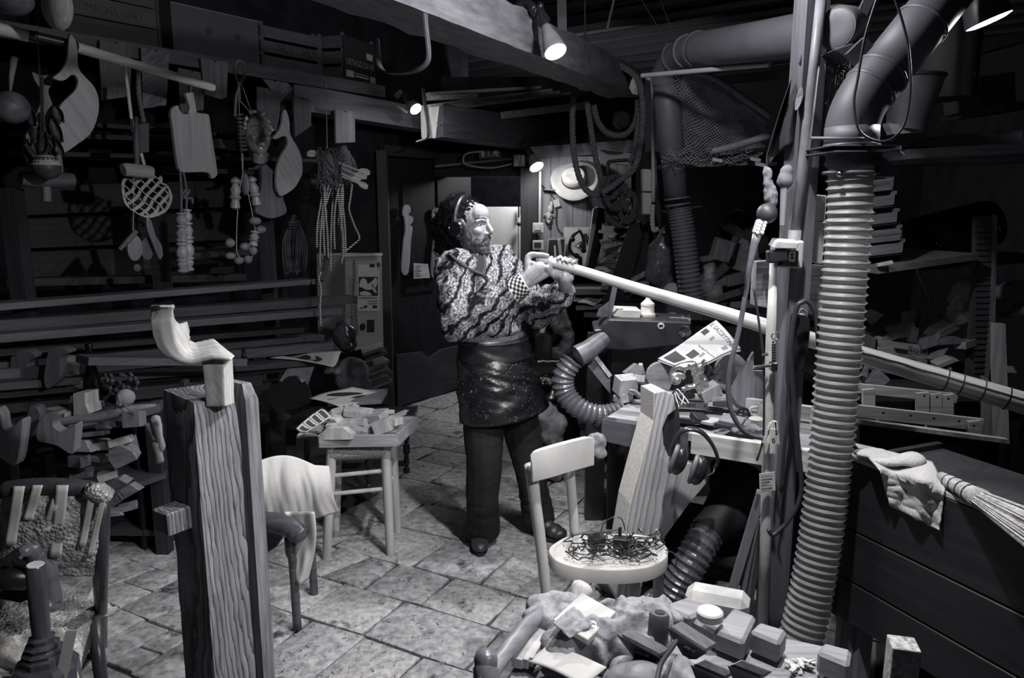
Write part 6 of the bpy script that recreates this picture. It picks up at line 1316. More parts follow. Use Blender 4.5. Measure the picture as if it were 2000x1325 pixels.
frame_pic([(1070, 466), (1105, 464), (1103, 512), (1066, 513)], 5.75, 'dark framed photograph standing on the wall desk', M_grey, M_ink, .14)
fp = frame_pic([(1101, 444), (1152, 444), (1152, 524), (1101, 524)], 5.8, 'white mounted print standing at the centre of the wall desk', M_paper, M_white, .08)
bk2 = Pl((0, 5.795, 0), (0, -1, 0)); obj('print', MB().prism([W(*p, 5.785) for p in ((1140, 457), (1147, 456), (1148, 475), (1139, 472))], (0, .002, 0)), M_ink, fp)
af = thing('articulated_figure', 'black articulated desk lamp curled in front of the white print', 'desk lamp', W(1133, 525, 5.5)); Y_ = 5.5
obj('arm', MB().tube(cr([W(1133, 520, Y_), W(1133, 505, Y_), W(1117, 495, Y_), W(1112, 480, Y_), W(1120, 460, Y_), W(1132, 450, Y_)], 5), .013, 8), M_black, af, 180); obj('arm', MB().tube(cr([W(1132, 450, Y_), W(1138, 462, Y_), W(1140, 475, Y_)], 4), .01, 8), M_black, af, 180)
obj('head', MB().lathe([(.01, 0), (.03, .02), (.045, .06)], W(1140, 472, Y_), V(-.5, -.2, -1), 14), M_black, af, 60); obj('base', MB().lathe([(.05, 0), (.05, .015), (.015, .03), (.015, .09)], W(1133, 526, Y_), (0, 0, 1), 16), M_black, af, 50)
for i, (x, y) in enumerate(((1118, 468), (1126, 500), (1140, 490))): obj('joint', MB().sph(W(x, y, Y_), .02, 10, 7), M_black, af, 180)
heap('desk_card', [(1085, 498, 5.7, 5, 36, 4), (1094, 490, 5.7, 6, 44, 8), (1117, 512, 5.65, 26, 14, -12), (1122, 520, 5.6, 30, 12, 0), (1145, 505, 5.7, 16, 20, 0)], [M_paper, M_white], '%s card from the left propped along the back of the wall desk', 'card', 'cards on the wall desk', 31)
slab('tilted_blackboard', [(1166, 404), (1186, 410), (1182, 440), (1172, 490), (1162, 526), (1146, 522), (1155, 470)], YP(5.3, .3), .03, mat('black_panel', .012, .5, bump=0), 'black board tilted against the right end of the desk', 'board'); slab('tilted_card', [(1159, 408), (1169, 404), (1164, 440), (1148, 521), (1145, 520)], YP(5.28, .3), .01, M_grey, 'pale-edged card leaning against the black tilted board', 'card')
# brushes / flat scraps stack right of the desk
heap('stacked_slat', [(1195, 470, 5.2, 44, 7, 8), (1205, 485, 5.2, 50, 7, 14), (1200, 498, 5.2, 46, 8, 4), (1190, 508, 5.2, 40, 6, 10), (1205, 520, 5.2, 44, 8, -4), (1198, 533, 5.2, 44, 9, 6), (1204, 547, 5.2, 40, 8, 12), (1212, 455, 5.2, 50, 8, 22), (1220, 440, 5.2, 46, 8, 30), (1230, 462, 5.2, 40, 8, 26), (1195, 560, 5.2, 40, 10, 2), (1160, 600, 5.2, 70, 9, 4), (1170, 615, 5.2, 60, 8, -3)], [M_oldX, M_oldZ, M_darkL], '%s slat from the left in the crooked stack behind the ropes', 'slat', 'stacked slats behind the ropes', 12)
one('metal_clamp', MB().bar(W(1170, 452, 5.1), W(1192, 455, 5.1), .03, .02).bar(W(1176, 444, 5.1), W(1190, 446, 5.1), .03, .05), M_chrome, 'shiny metal clamp lying at the edge of the slat stack', 'clamp')
for i, (a, b, lb) in enumerate((((1248, 432), (1208, 492), 'pale thin stick leaning left of the hanging cable'), ((1240, 445), (1205, 510), 'second pale thin stick leaning beside the first'))): one('thin_stick', MB().tube([W(*a, 4.8), W(*b, 4.8)], .007, 6), M_pale, lb, 'stick', 'thin sticks by the ropes')
# dark leaning boards behind the machine
for i, (poly, lb) in enumerate((([(1232, 440), (1262, 452), (1230, 560), (1195, 600), (1175, 610), (1200, 540)], 'black leaning board curving down to the machine'), ([(1255, 445), (1290, 440), (1265, 560), (1232, 580)], 'dark board leaning just left of the pipe'))): slab('leaning_board', poly, YP(4.6, .2), .03, mat('black_board', .02, .6), lb, 'board', 'dark leaning boards', curve=2)
o = one('chair_foot', MB().loft([[W(x, y, 3.5+dy) for x, y, dy in q] for q in ([(1196, 560, 0), (1206, 560, 0), (1206, 560, .04), (1196, 560, .04)], [(1190, 588, 0), (1200, 592, 0), (1200, 592, .05), (1190, 588, .05)], [(1170, 606, 0), (1196, 612, 0), (1196, 608, .08), (1170, 603, .08)], [(1165, 618, 0), (1194, 620, 0), (1194, 614, .08), (1166, 612, .08)])]), wood('boot_wood', .1, (0, 0, 1), rough=.3), 'dark boot-shaped carved foot standing on the machine', 'carving', smooth=60)
# ---- ropes at the beam end
gR = 'thick ropes hanging from the beam end'
def rope(pts, lb, r=.021): return one('thick_rope', twist(MB(), pts, r, .085, 6, 3, 6), M_rope, lb, 'rope', gR, smooth=180)
rope([W(1121, 188, 5.0), W(1118, 230, 5.0), W(1120, 290, 5.0), W(1128, 335, 5.0), W(1142, 368, 4.98), W(1165, 382, 4.95), W(1180, 376, 4.95)], 'leftmost thick rope hanging from the beam in front of the hat')
rope([W(1146, 196, 5.05), W(1154, 250, 5.05), W(1163, 305, 5.05), W(1174, 350, 5.05), W(1186, 400, 5.0), W(1190, 440, 5.0)], 'second thick rope hanging straight down right of the hat')
rope([W(1160, 206, 5.15), W(1168, 238, 5.15), W(1190, 262, 5.15), W(1222, 262, 5.15), W(1242, 235, 5.15), W(1246, 195, 5.1)], 'thick rope sagging in a short loop under the beam end')
rope([W(1172, 118, 5.05), W(1195, 121, 5.0), W(1225, 136, 4.95), W(1246, 155, 4.9), W(1254, 185, 4.88), W(1256, 240, 4.88), W(1250, 290, 4.88), W(1238, 330, 4.88), W(1212, 352, 4.88), W(1185, 372, 4.85), W(1176, 378, 4.85)], 'thick rope thrown over the beam top and hanging at its end')
rope([W(1225, 150, 5.2), W(1246, 170, 5.0), W(1254, 178, 4.95), W(1248, 230, 5.0), W(1238, 300, 5.0), W(1228, 315, 5.0)], 'frayed rope hanging close along the beam end', .018)
rp_ = thing('rope_knot', 'dark tangled coil of thick rope knotted beside the hat', 'rope', W(1205, 440, 5.0)); rnd = random.Random(33)
for i in range(11):
    c = W(1200+rnd.uniform(-14, 30), 398+rnd.uniform(-40, 26), 4.95+rnd.uniform(-.05, .05)); a0 = rnd.uniform(0, 3); R = Matrix.Rotation(rnd.uniform(-.5, .5), 3, 'X') @ Matrix.Rotation(rnd.uniform(-.8, .8), 3, 'Z'); rx, rz = rnd.uniform(.05, .09), rnd.uniform(.06, .12)
    obj('coil_turn', twist(MB(), [c+R @ V(rx*math.cos(a0+k*.7), 0, rz*math.sin(a0+k*.7)) for k in range(8)], .019, .085), mat('dark_hemp', .07, .9, var=.4, scale=60), rp_, 180)
one('rope_sleeve', MB().loft([[W(1242+math.cos(a*PI/4)*w_, y_+math.sin(a*PI/4)*w_*.6, 4.92+.02*math.sin(a)) for a in range(8)] for y_, w_ in ((150, 5), (158, 10), (172, 13), (180, 9))]), mat('frayed_cloth', .5, .9, var=.4, scale=40), 'pale frayed cloth bound round the rope at the beam end', 'cloth', smooth=60)
one('tackle_pulley', MB().lathe([(.05, 0), (.06, .01), (.06, .05), (.05, .06)], W(1210, 235, 5.3), V(.3, -1, 0), 16), M_dark, 'dark wooden pulley behind the ropes', 'pulley', smooth=40)
bl = thing('wall_lantern_box', 'dark metal bracket box with a sloping lid behind the ropes', 'box', W(1210, 330, 5.6)); obj('box_body', MB().prism([W(*p, 5.6) for p in ((1170, 292), (1235, 300), (1235, 322), (1172, 318))], (0, .15, 0)), M_grey, bl); obj('bar_handle', MB().tube(cr([W(1188, 345, 5.3), W(1188, 320, 5.3), W(1196, 315, 5.3), W(1240, 312, 5.3)], 4), .012, 6), M_iron, bl, 180)
# ---- conduit with boxes at the left of the pipe
cd_ = thing('cable_conduit', 'grey upright conduit with two boxes beside the rope', 'conduit', W(1275, 450, 4.6)); CY = 4.5
obj('pipe', MB().tube(cr([W(1262, 152, CY), W(1272, 156, CY), (W(1275, 170, CY)), W(1276, 250, CY), W(1276, 395, CY)], 4), .012, 8), M_grey, cd_, 180)
for y0, y1 in ((330, 374), (376, 419)): obj('wall_box', MB().prism([W(*p, CY+.01) for p in ((1255, y0), (1273, y0+1), (1273, y1), (1255, y1))], (0, .06, 0)), M_grey, cd_, bevel=.004)
obj('flex_pipe', MB().tube(cr([W(1275, 400, CY), W(1274, 430, CY), W(1277, 450, CY), W(1286, 446, CY)], 8), [.013+.0025*(i % 2) for i in range(25)], 8), M_grey, cd_)
obj('channel', MB().bar(W(1288, 310, CY+.1), W(1292, 442, CY+.1), .07, .05), M_iron, cd_)
# ---- extraction pipe overhead with elbow, dropping to a ribbed hose
ep = thing('extraction_pipe', 'galvanised extraction pipe with an elbow dropping to a dark ribbed hose', 'pipe', W(1345, 590, 4.1))
pp = [W(1640, 52, 2.78), W(1500, 78, 3.05), W(1362, 97, 3.6)]
obj('straight_pipe', MB().tube(cr(pp, 8), .076, 24), M_steel, ep, 180)
el = [W(1364, 97, 3.6), W(1345, 101, 3.7), W(1322, 113, 3.84), W(1306, 133, 3.93), W(1300, 158, 3.97)]
obj('elbow', MB().tube(cr(el, 3), .074, 20), M_steel, ep, 30)
for p_, q_ in ((W(1366, 96, 3.58), W(1360, 97, 3.61)), (W(1346, 100, 3.69), W(1343, 102, 3.71)), (W(1322, 113, 3.84), W(1320, 115, 3.85)), (W(1302, 150, 3.96), W(1301, 154, 3.97))): obj('seam_ring', MB().tube([p_, q_], .081, 20), M_steel, ep, 40)
obj('drop_pipe', MB().tube([W(1300, 156, 3.97), W(1304, 210, 3.98), W(1322, 385, 4.0)], [.07, .066, .062], 20), M_steel, ep, 180)
for y_ in (182, 197, 386, 398): obj('seam_ring', MB().tube([W(1300+(y_-156)*.096, y_, 3.985), W(1300+(y_-153)*.096, y_+3, 3.985)], .072 if y_ < 300 else .068, 20), M_steel, ep, 40)
obj('flange', MB().prism([W(*p, 4.0) for p in ((1302, 412), (1372, 402), (1372, 404), (1302, 415))], (0, .12, 0)), M_iron, ep)
P = cr([W(1326, 400, 4.0), W(1334, 450, 4.0), W(1342, 520, 4.0), W(1352, 592, 4.0)], 36); obj('ribbed_hose', MB().tube(P, [.058+(.0065 if i % 4 < 2 else 0) for i in range(len(P))], 20), mat('grey_hose', .1, .3, var=.15, spec=.7, bump=0), ep)
for i, (a, b) in enumerate((((1250, -5), (1316, 104)), ((1288, -5), (1324, 92)))): obj('suspension_wire', MB().tube([W(*a, 4.5), W(*b, 3.85)], .0025, 4), M_steel, ep)
# rods and channels beside it
one('steel_rod', MB().tube([W(1254, 148, 3.78), W(1503, 126, 3.2)], .011, 10), M_grey, 'straight steel rod laid across the pipe elbow', 'rod', smooth=60)
for i, (a, b, h, lb) in enumerate((((1342, 130), (1578, 92), .03, 'upper dark channel running beside the extraction pipe'), ((1380, 135), (1578, 103), .05, 'middle dark channel below the extraction pipe'), ((1400, 157), (1578, 142), .04, 'lowest dark channel below the extraction pipe'))): one('cable_channel', MB().bar(W(*a, 4.2), W(*b, 3.3), .05, h), M_iron, lb, 'channel', 'channels beside the extraction pipe')
# ceiling rods, cords
one('ceiling_hanger', MB().bar(W(1096, -10, 4.3), W(1098, 78, 4.3), .05, .05), M_iron, 'upright steel hanger rising from the beam behind the spot lamp', 'hanger'); one('hanging_wire', cordmb([W(1142, -5, 4.3), W(1143, 60, 4.3), W(1146, 100, 4.3), W(1150, 113, 4.3)], .006), M_cable, 'twisted wire hanging from the ceiling behind the beam', 'wire', smooth=180); one('hanging_stick', MB().tube([W(1200, -5, 4.8), W(1186, 56, 4.8)], .008, 6), M_oldZ, 'thin stick hanging from the ceiling above the beam end', 'stick')
# ---- fishing net on hoops
NY = 3.9
nt_ = thing('fishing_net', 'fishing net draped between bent poles under the extraction pipe', 'net', W(1400, 330, NY))
def netf(u, v):
    top = (lerp(1318, 1498, u), lerp(146, 236, u**1.3)); bot = (lerp(1300, 1492, u), lerp(312, 300, u)+18*math.sin(PI*u))
    x = lerp(top[0], bot[0], v); y_ = lerp(top[1], bot[1], v)
    return W(x+5*noise.noise(V(u*7, v*7, 0)), y_+5*noise.noise(V(u*7, v*7, 5)), NY-.05+.16*math.sin(PI*v)+.06*noise.noise(V(u*4, v*4, 9)))
nm = MB(); NN = 26
for i in range(-NN, NN*2):
    for sgn in (1, -1):
        P = []
        for k in range(NN+1):
            v = k/NN; u = i/NN+sgn*v*.9
            if 0 <= u <= 1: P.append(netf(u+.008*math.sin(k*PI), v))
        if len(P) > 2: nm.tube(P, .0019, 3, cap=False)
o = obj('netting', nm, mat('net_twine', .22, .8, var=.3), nt_); o['kind'] = 'stuff'
g2 = MB(); rnd = random.Random(6)
for i in range(60):
    c = (rnd.uniform(1300, 1480), rnd.uniform(296, 322)); P = [W(c[0]+rnd.uniform(-14, 14), c[1]+rnd.uniform(-7, 7), NY+rnd.uniform(-.06, .06)) for _ in range(4)]; g2.tube(cr(P, 3), .002, 3, cap=False)
o = obj('gathered_netting', g2, mat('net_twine', .22, .8, var=.3), nt_); o['kind'] = 'stuff'
obj('bent_pole', MB().tube(cr([W(1352, 143, NY), W(1400, 156, NY), W(1450, 190, NY-.05), W(1506, 228, NY-.1)], 5), .016, 8), M_oldX, nt_, 180); obj('bent_pole', MB().tube(cr([W(1390, 296, NY-.05), W(1440, 284, NY-.08), W(1505, 264, NY-.1)], 5), .018, 8), M_oldX, nt_, 180)
for x, y_ in ((1401, 313), (1475, 312), (1485, 322)): obj('float_tag', MB().box(W(x, y_, NY-.08), (.05, .01, .016), rot('Y', 12)), M_grey, nt_)
obj('shelf_edge', MB().bar(W(1290, 326, NY+.2), W(1505, 322, NY+.2), .2, .02), M_dark, nt_)
# ================================================================== MACHINE, BENCH AND OARLOCK BLANK
def ribhose(path, r, pitch, amp, n=20, k=40):
    P = cr(path, k); D = [0]
    for i in range(1, len(P)): D.append(D[-1]+(P[i]-P[i-1]).length)
    tot = D[-1]; cnt = int(tot/pitch*4); Q = []; j = 0
    for i in range(cnt+1):
        s_ = tot*i/cnt
        while j < len(P)-2 and D[j+1] < s_: j += 1
        Q.append(P[j].lerp(P[j+1], (s_-D[j])/max(1e-9, D[j+1]-D[j])))
    return MB().tube(Q, [r+amp*(1 if i % 4 == 0 else (.35 if i % 2 else -.0)) for i in range(len(Q))], n)
M_mach = mat('machine_enamel', .025, .45, var=.15, scale=8, bump=.05)
mc_ = thing('planing_machine', 'dark machine with a flat hinged housing and dust hose behind the bench', 'machine', G(1260, 1010)); YM = 3.75
hp_ = [(1159, 645), (1173, 643), (1178, 634), (1190, 624), (1352, 630), (1340, 662), (1330, 674), (1218, 686), (1173, 680), (1165, 665)]
obj('housing', MB().prism(pxpoly(hp_, YP(YM-.25, -.15)), V(.02, .28, 0)), M_mach, mc_, bevel=.006)
obj('badge', MB().lathe([(.016, 0), (.015, .003)], YP(YM-.25, -.15).pt(1291, 637, .002), YP(YM, -.15).n, 18), M_white, mc_); obj('badge_mark', MB().box(YP(YM-.25, -.15).pt(1291, 637, .006), (.018, .002, .01)), M_ink, mc_)
obj('sight_glass', MB().lathe([(.028, -.005), (.028, .004), (.021, .006)], YP(YM-.25, -.15).pt(1338, 648, .002), YP(YM, -.15).n, 20), M_chrome, mc_, 40)
a, b = W(1192, 690, YM-.1), W(1345, 690, YM-.1); obj('cabinet', MB().prism([V(a.x, a.y, 0), V(b.x, b.y, 0), V(b.x, b.y, a.z+.1), V(a.x, a.y, a.z+.1)], (.05, .4, 0)), M_mach, mc_, bevel=.006)
obj('column', MB().bar(W(1167, 650, YM+.05), V(W(1167, 650, YM+.05).x, YM+.05, 0), .1, .06), M_mach, mc_)
hz_ = [W(1176, 664, 3.45), W(1150, 686, 3.4), W(1118, 705, 3.38), W(1100, 735, 3.38), W(1104, 768, 3.38), W(1130, 797, 3.36), W(1170, 812, 3.36), (W(1215, 806, 3.4))]
obj('nozzle', MB().tube([W(1180, 660, 3.46), W(1150, 684, 3.41), W(1128, 696, 3.39)], [.04, .048, .052], 18), mat('nozzle_grey', .1, .4, bump=0), mc_, 60); obj('ribbed_hose', ribhose(hz_[2:], .046, .026, .008), mat('grey_hose', .1, .3, var=.15, spec=.7, bump=0), mc_)
one('open_book', MB().prism(pxpoly([(1208, 606), (1253, 608), (1248, 624), (1198, 618)], YP(3.5)), V(.0, .16, .0)), M_paper, 'small open booklet lying on the machine housing', 'book')
wbt = thing('glue_bottle', 'white plastic bottle with a conical cap on the machine housing', 'bottle', W(1264, 624, 3.55)); q = W(1264, 625, 3.55); obj('bottle_body', MB().lathe([(.035, 0), (.04, .006), (.04, .03), (.033, .038), (.032, .07)], q, (0, 0, 1), 18), M_white, wbt, 40); obj('cap', MB().lathe([(.034, .07), (.033, .08), (.014, .098), (.008, .108)], q, (0, 0, 1), 18), M_white, wbt, 40)
bxb = thing('tool_carton', 'black printed tool carton behind the glue bottle', 'box', W(1335, 625, 3.8)); P = [W(*p, 3.8) for p in ((1303, 590), (1372, 590), (1372, 625), (1303, 625))]; obj('carton_body', MB().prism(P, (0, .15, 0)), M_ink, bxb); fit_text('lettering', '0 C E   CE', W(1326, 618, 3.795), W(1348, 618, 3.795), ZUP, .014, M_pg, bxb)
for i in range(3): obj('lettering', MB().bar(W(1307, 612+i*3.5, 3.795), W(1320-i*2, 612.2+i*3.5, 3.795), .001, .004), M_pg, bxb)
one('screwdriver', MB().tube([W(1308, 621, 3.5), W(1330, 622, 3.5)], .006, 6).tube([W(1330, 622, 3.5), W(1349, 627, 3.48)], .011, 8), M_steel, 'small metal tool lying on the machine housing edge', 'tool')
# newspaper draped over the wheel
np_ = thing('newspaper', 'folded newspaper headed IL GAZZETTINO draped over scrap in front of the machine', 'newspaper', W(1360, 715, 3.1))
NP = [W(1399, 627, 3.2), W(1447, 681, 3.0), W(1338, 723, 2.98), W(1285, 701, 3.1)]
nn_ = (NP[1]-NP[0]).cross(NP[3]-NP[0]).normalized(); nn_ = nn_ if nn_.dot(CAM-NP[0]) > 0 else -nn_
def npf(u, v, l=0.0): return NP[0].lerp(NP[1], u).lerp(NP[3].lerp(NP[2], u), v)+nn_*(l+.012*math.sin(v*5+1)*math.sin(u*3+.3)+.008*math.sin(v*7)*u)
obj('front_page', MB().sheet(lambda u, v: npf(u, v), 20, 24, .002), mat('newsprint', .4, .85, var=.08, bump=0), np_, 180); obj('under_pages', MB().sheet(lambda u, v: npf(u+.03, v+.02, -.008), 14, 16, .004), mat('newsprint', .4, .85), np_, 180)
def npr(u0, v0, u1, v1, m, l=.0025): obj('print', MB().sheet(lambda u, v: npf(lerp(u0, u1, u), lerp(v0, v1, v), l), 5, 5), m, np_)
for r_ in ((.06, .2, .24, .3), (.42, .22, .5, .3), (.82, .18, .92, .27), (.36, .55, .6, .7), (.62, .5, .72, .6), (.08, .74, .5, .95), (.6, .78, .78, .9)): npr(*r_, M_ink if r_[2]-r_[0] > .15 else M_inkg)
for i in range(34):
    c = i % 4; v = .34+.018*(i//4)+(.08 if i > 15 else 0)*1.4; npr(.06+c*.235, v, .25+c*.235, v+.006, mat('text_grey', .22, .8, bump=0), .002)
def nptext(s, v, h, u0, u1, m):
    o = text('headline', s, (0, 0, 0), (1, 0, 0), (0, 1, 0), 1.0, m, None); xs = [q.co.x for q in o.data.vertices]; x0, x1 = min(xs), max(xs)
    for q in o.data.vertices: q.co = npf(lerp(u0, u1, (q.co.x-x0)/(x1-x0)), v-q.co.y*h, .003)
    o.parent = np_; o.matrix_parent_inverse = Matrix.Translation(-np_.location)
nptext('IL GAZZETTINO', .1, .075, .05, .95, M_ink); nptext('torna il terrore', .46, .035, .36, .97, M_ink)
# scrap and ornament on the bench
gM = 'scraps on the machine bench'
heap('bench_scrap', [(1222, 752, 3.2, 40, 34, 0), (1236, 728, 3.3, 30, 24, 36), (1252, 726, 3.3, 14, 32, 4), (1217, 775, 3.2, 30, 20, 2), (1245, 770, 3.15, 34, 5, -38), (1262, 745, 3.2, 44, 14, -22), (1335, 770, 3.05, 44, 22, 0), (1385, 765, 3.0, 40, 24, 26), (1402, 778, 3.0, 44, 8, 14), (1398, 735, 3.1, 30, 8, 40), (1412, 755, 3.1, 44, 6, -26), (1400, 722, 3.1, 10, 20, -30)], [M_midX, M_oldX, M_mid], '%s scrap from the left on the bench below the newspaper', 'scrap', gM, 17)
for i, (cx, cy, r_, Y, lb) in enumerate(((1290, 738, 28, 3.15, 'half-round wooden offcut left of the scroll ornament'), (1368, 745, 34, 3.2, 'half-round wooden offcut behind the scroll ornament'), (1430, 725, 32, 3.25, 'dark half-round offcut under the newspaper fold'))): slab('half_round', [(cx-r_, cy)]+[(cx-r_*math.cos(a*PI/12), cy-r_*math.sin(a*PI/12)) for a in range(1, 12)]+[(cx+r_, cy), (cx+r_*.6, cy+24), (cx-r_*.6, cy+24)], YP(Y, -.1), .04, wood('half_round', .2 if i < 2 else .1, (1, 0, 0)), lb, 'offcut', 'half-round offcuts')
sc_ = thing('scroll_ornament', 'silvery carved scroll ornament with a coiled horn on the bench', 'ornament', W(1345, 765, 3.0)); M_sil = mat('silver_leaf', .55, .22, metal=.85, var=.25, scale=30); YS = 2.98
obj('horn', MB().tube([W(1322+14*math.cos(a)*(1-.045*i), 742-12*math.sin(a)*(1-.045*i), YS-.002*i) for i, a in enumerate([PI*.1+k*.42 for k in range(16)])], [.014-.0005*i for i in range(16)], 8), M_sil, sc_, 180); obj('horn_core', MB().sph(W(1322, 743, YS-.03), (.014, .014, .014), 10, 8), M_sil, sc_, 180)
sb = MB(); 
for x, y_, r1, r2 in ((1335, 718, .03, .016), (1350, 714, .03, .02), (1365, 722, .025, .025), (1362, 740, .02, .02), (1350, 755, .03, .01), (1372, 755, .016, .02), (1376, 745, .012, .02), (1368, 762, .02, .012), (1358, 728, .02, .02), (1376, 708, .008, .014)): sb.sph(W(x, y_, YS), (r1, .018, r2), 10, 8)
sb.tube(cr([W(1310, 735, YS), W(1318, 720, YS), W(1340, 712, YS), W(1365, 716, YS), W(1378, 705, YS)], 5), .012, 8); sb.tube(cr([W(1330, 760, YS), W(1350, 757, YS), W(1362, 745, YS), W(1372, 735, YS), W(1380, 748, YS), W(1376, 762, YS), W(1362, 768, YS)], 5), .01, 8)
obj('scrollwork', remesh(sb, .004, 2, 'scroll'), M_sil, sc_, 180)
for poly, Y, lb in (([(1425, 765), (1472, 688), (1474, 805), (1470, 805), (1440, 790)], 3.0, 'triangular grey board standing behind the bench tray'), ([(1472, 725), (1492, 725), (1494, 800), (1474, 800)], 3.05, 'narrow grey board standing left of the pole')): slab('upright_board', poly, YP(Y), .02, M_oldZ, lb, 'board', 'boards behind the bench tray')
slab('leaning_sheet', [(1150, 718), (1165, 695), (1192, 735), (1192, 770)], YP(3.5), .02, M_oldX, 'dark board leaning behind the dust hose', 'board'); one('pale_batten', MB().bar(W(1152, 682, 3.5), W(1192, 735, 3.5), .02, .02), M_pale, 'pale batten leaning behind the dust hose', 'batten')
# bench
zb_ = W(1182, 812, 3.0).z; bn = thing('long_workbench', 'heavy workbench with a pale front tray beside the post', 'workbench', G(1330, 1000))
q1, q2 = G(1176, 820, zb_), G(1600, 884, zb_); bd2 = (q2-q1).normalized(); bp2 = V(-bd2.y, bd2.x, 0)
obj('bench_top', MB().prism([q1, q2, q2+bp2*.62, q1+bp2*.62], (0, 0, -.035)), wood('bench_top', .3, bd2, v2=.1, cut=.58), bn, bevel=.003)
q3 = q1+bd2*(.36); obj('front_apron', MB().prism([q1-bp2*.002, q3-bp2*.002, q3-ZUP*.11-bp2*.002, q1-ZUP*.09-bp2*.002], bp2*.05), wood('bench_apron_dark', .08, bd2), bn)
obj('front_board', MB().bar(q3+bd2*.02-bp2*.02-ZUP*.03, q2-bp2*.02-ZUP*.03, .03, .085), wood('bench_front', .42, bd2), bn, bevel=.003); obj('back_rail', MB().bar(q3+bp2*.36+ZUP*.05, q2+bp2*.36+ZUP*.045, .02, .055), wood('bench_front', .42, bd2), bn, bevel=.003)
for p in (q1+bd2*.12+bp2*.1, q1+bd2*.12+bp2*.5, q2-bd2*.05+bp2*.1, q2-bd2*.05+bp2*.5): obj('leg', MB().bar(V(p.x, p.y, 0), V(p.x, p.y, zb_-.035), .09, .09), M_dark, bn)
obj('lower_rail', MB().bar(q1+bd2*.02+bp2*.1-ZUP*(zb_-.12), q2+bp2*.1-ZUP*(zb_-.12), .1, .08), M_oldX, bn); obj('lower_board', MB().prism([q1+bp2*.1-ZUP*(zb_-.25)+bd2*.15, q2+bp2*.1-ZUP*(zb_-.25), q2+bp2*.6-ZUP*(zb_-.25), q1+bp2*.6-ZUP*(zb_-.25)+bd2*.15], (0, 0, .03)), M_dark, bn)
def onb(px_, py_): return G(px_, py_, zb_+.001)
bxp = thing('remedy_box', 'white flat medicine box lettered Propol on the bench tray', 'box', onb(1356, 800)); p = onb(1356, 806); R = rot('Z', -14); obj('carton', MB().box(p+V(0, .03, .03), (.125, .05, .03), R), M_white, bxp, bevel=.001); ffw = R @ V(0, -1, 0); fit_text('lettering', 'Propol', p+V(-.005, .03, .031)+ffw*.026-R @ V(.045, 0, 0), p+V(0, .03, .031)+ffw*.026+R @ V(.01, 0, 0), ZUP, .016, M_ink, bxp); obj('emblem', MB().lathe([(.006, 0), (.006, .001)], p+V(0, .03, .03)+ffw*.0255+R @ V(.05, 0, 0), ffw, 12), M_inkg, bxp)
heap('bench_tool', [(1340, 822, 2.85, 40, 10, 0), (1372, 818, 2.85, 40, 12, -10), (1395, 822, 2.82, 50, 6, 3), (1430, 822, 2.75, 44, 9, -4), (1412, 832, 2.72, 32, 7, -5), (1450, 838, 2.7, 46, 6, 4), (1470, 840, 2.7, 30, 12, 0), (1300, 800, 2.95, 30, 8, 12)], [M_iron, M_black, M_oldX, M_grey], '%s small tool from the left lying in the bench tray', 'tool', 'tools in the bench tray', 22)
mg = thing('white_mug', 'white mug lying beside the pole on the bench', 'mug', onb(1500, 820)); p = onb(1498, 818); obj('cup', MB().lathe([(.03, 0), (.042, .01), (.045, .06), (.041, .06), (.038, .012)], p, (.1, 0, 1), 18), M_white, mg, 40); obj('handle', MB().tube(cr([p+V(-.042, 0, .05), p+V(-.07, 0, .045), p+V(-.068, 0, .02), p+V(-.04, 0, .012)], 4), .006, 6), M_white, mg, 180)
jb = thing('label_bottle', 'small white jar with a printed label at the right end of the tray', 'jar', onb(1476, 840)); p = onb(1476, 845); obj('jar_body', MB().lathe([(.026, 0), (.03, .004), (.03, .055), (.022, .06)], p, (0, 0, 1), 16), M_white, jb, 40)
for i in range(3): obj('label_print', MB().bar(p+V(-.008+i*.007, -.0305, .02), p+V(-.008+i*.007, -.0305, .045-i*.004), .002, .001), M_inkg, jb)
one('wheel_gauge', MB().tube([W(1452+12*math.cos(a*PI/8), 812+14*math.sin(a*PI/8), 2.95) for a in range(16)], .006, 6, closed=True).tube([W(1440, 812, 2.95), W(1464, 812, 2.95)], .004, 5).tube([W(1452, 798, 2.95), W(1452, 826, 2.95)], .004, 5), M_black, 'small spoked handwheel lying behind the jar', 'wheel', smooth=60)
one('raffia_strands', MB().tube(cr([W(1322, 760, 2.9), W(1335, 775, 2.88), W(1330, 792, 2.86)], 4), .003, 4).tube(cr([W(1320, 765, 2.9), W(1328, 780, 2.88), W(1340, 790, 2.86)], 4), .003, 4).tube(cr([W(1318, 768, 2.9), W(1322, 785, 2.88), W(1326, 796, 2.86)], 4), .003, 4).tube(cr([W(1325, 762, 2.9), W(1340, 780, 2.88), W(1345, 788, 2.86)], 4), .003, 4), M_cord, 'loose pale raffia strands beside the oarlock blank', 'raffia', smooth=180)
# bandsawn oarlock blank leaning on the bench
M_blank = sawn('blank_sawn', .36, V(.75, 2.5, .6), (.22, .1, 1), .014, .14, bump=.3, dist=3); M_blank_lit = wood('blank_lit_edge', .58, (1, .3, .1), scale=70, var=.16, stretch=8)  # left edge paler than the body: lamplight on that side put into the colour
ob = thing('oarlock_blank', 'big bandsawn oarlock blank standing against the bench with ear defenders on it', 'oarlock blank', G(1225, 1168)); BYP = YP(2.58, .22); dv = W(1253, 753, 2.86)-BYP.pt(1279, 768)
fb_ = [(1279, 768), (1298, 764), (1316, 772), (1320, 800), (1304, 812), (1294, 838), (1296, 868), (1306, 893), (1330, 905), (1385, 908), (1391, 925), (1378, 947), (1348, 982), (1300, 1048), (1262, 1100), (1250, 1168), (1203, 1172), (1220, 1060), (1233, 985), (1256, 900), (1278, 822)]
obj('blank_body', MB().prism(pxpoly(fb_, BYP), dv), M_blank, ob, bevel=.002)
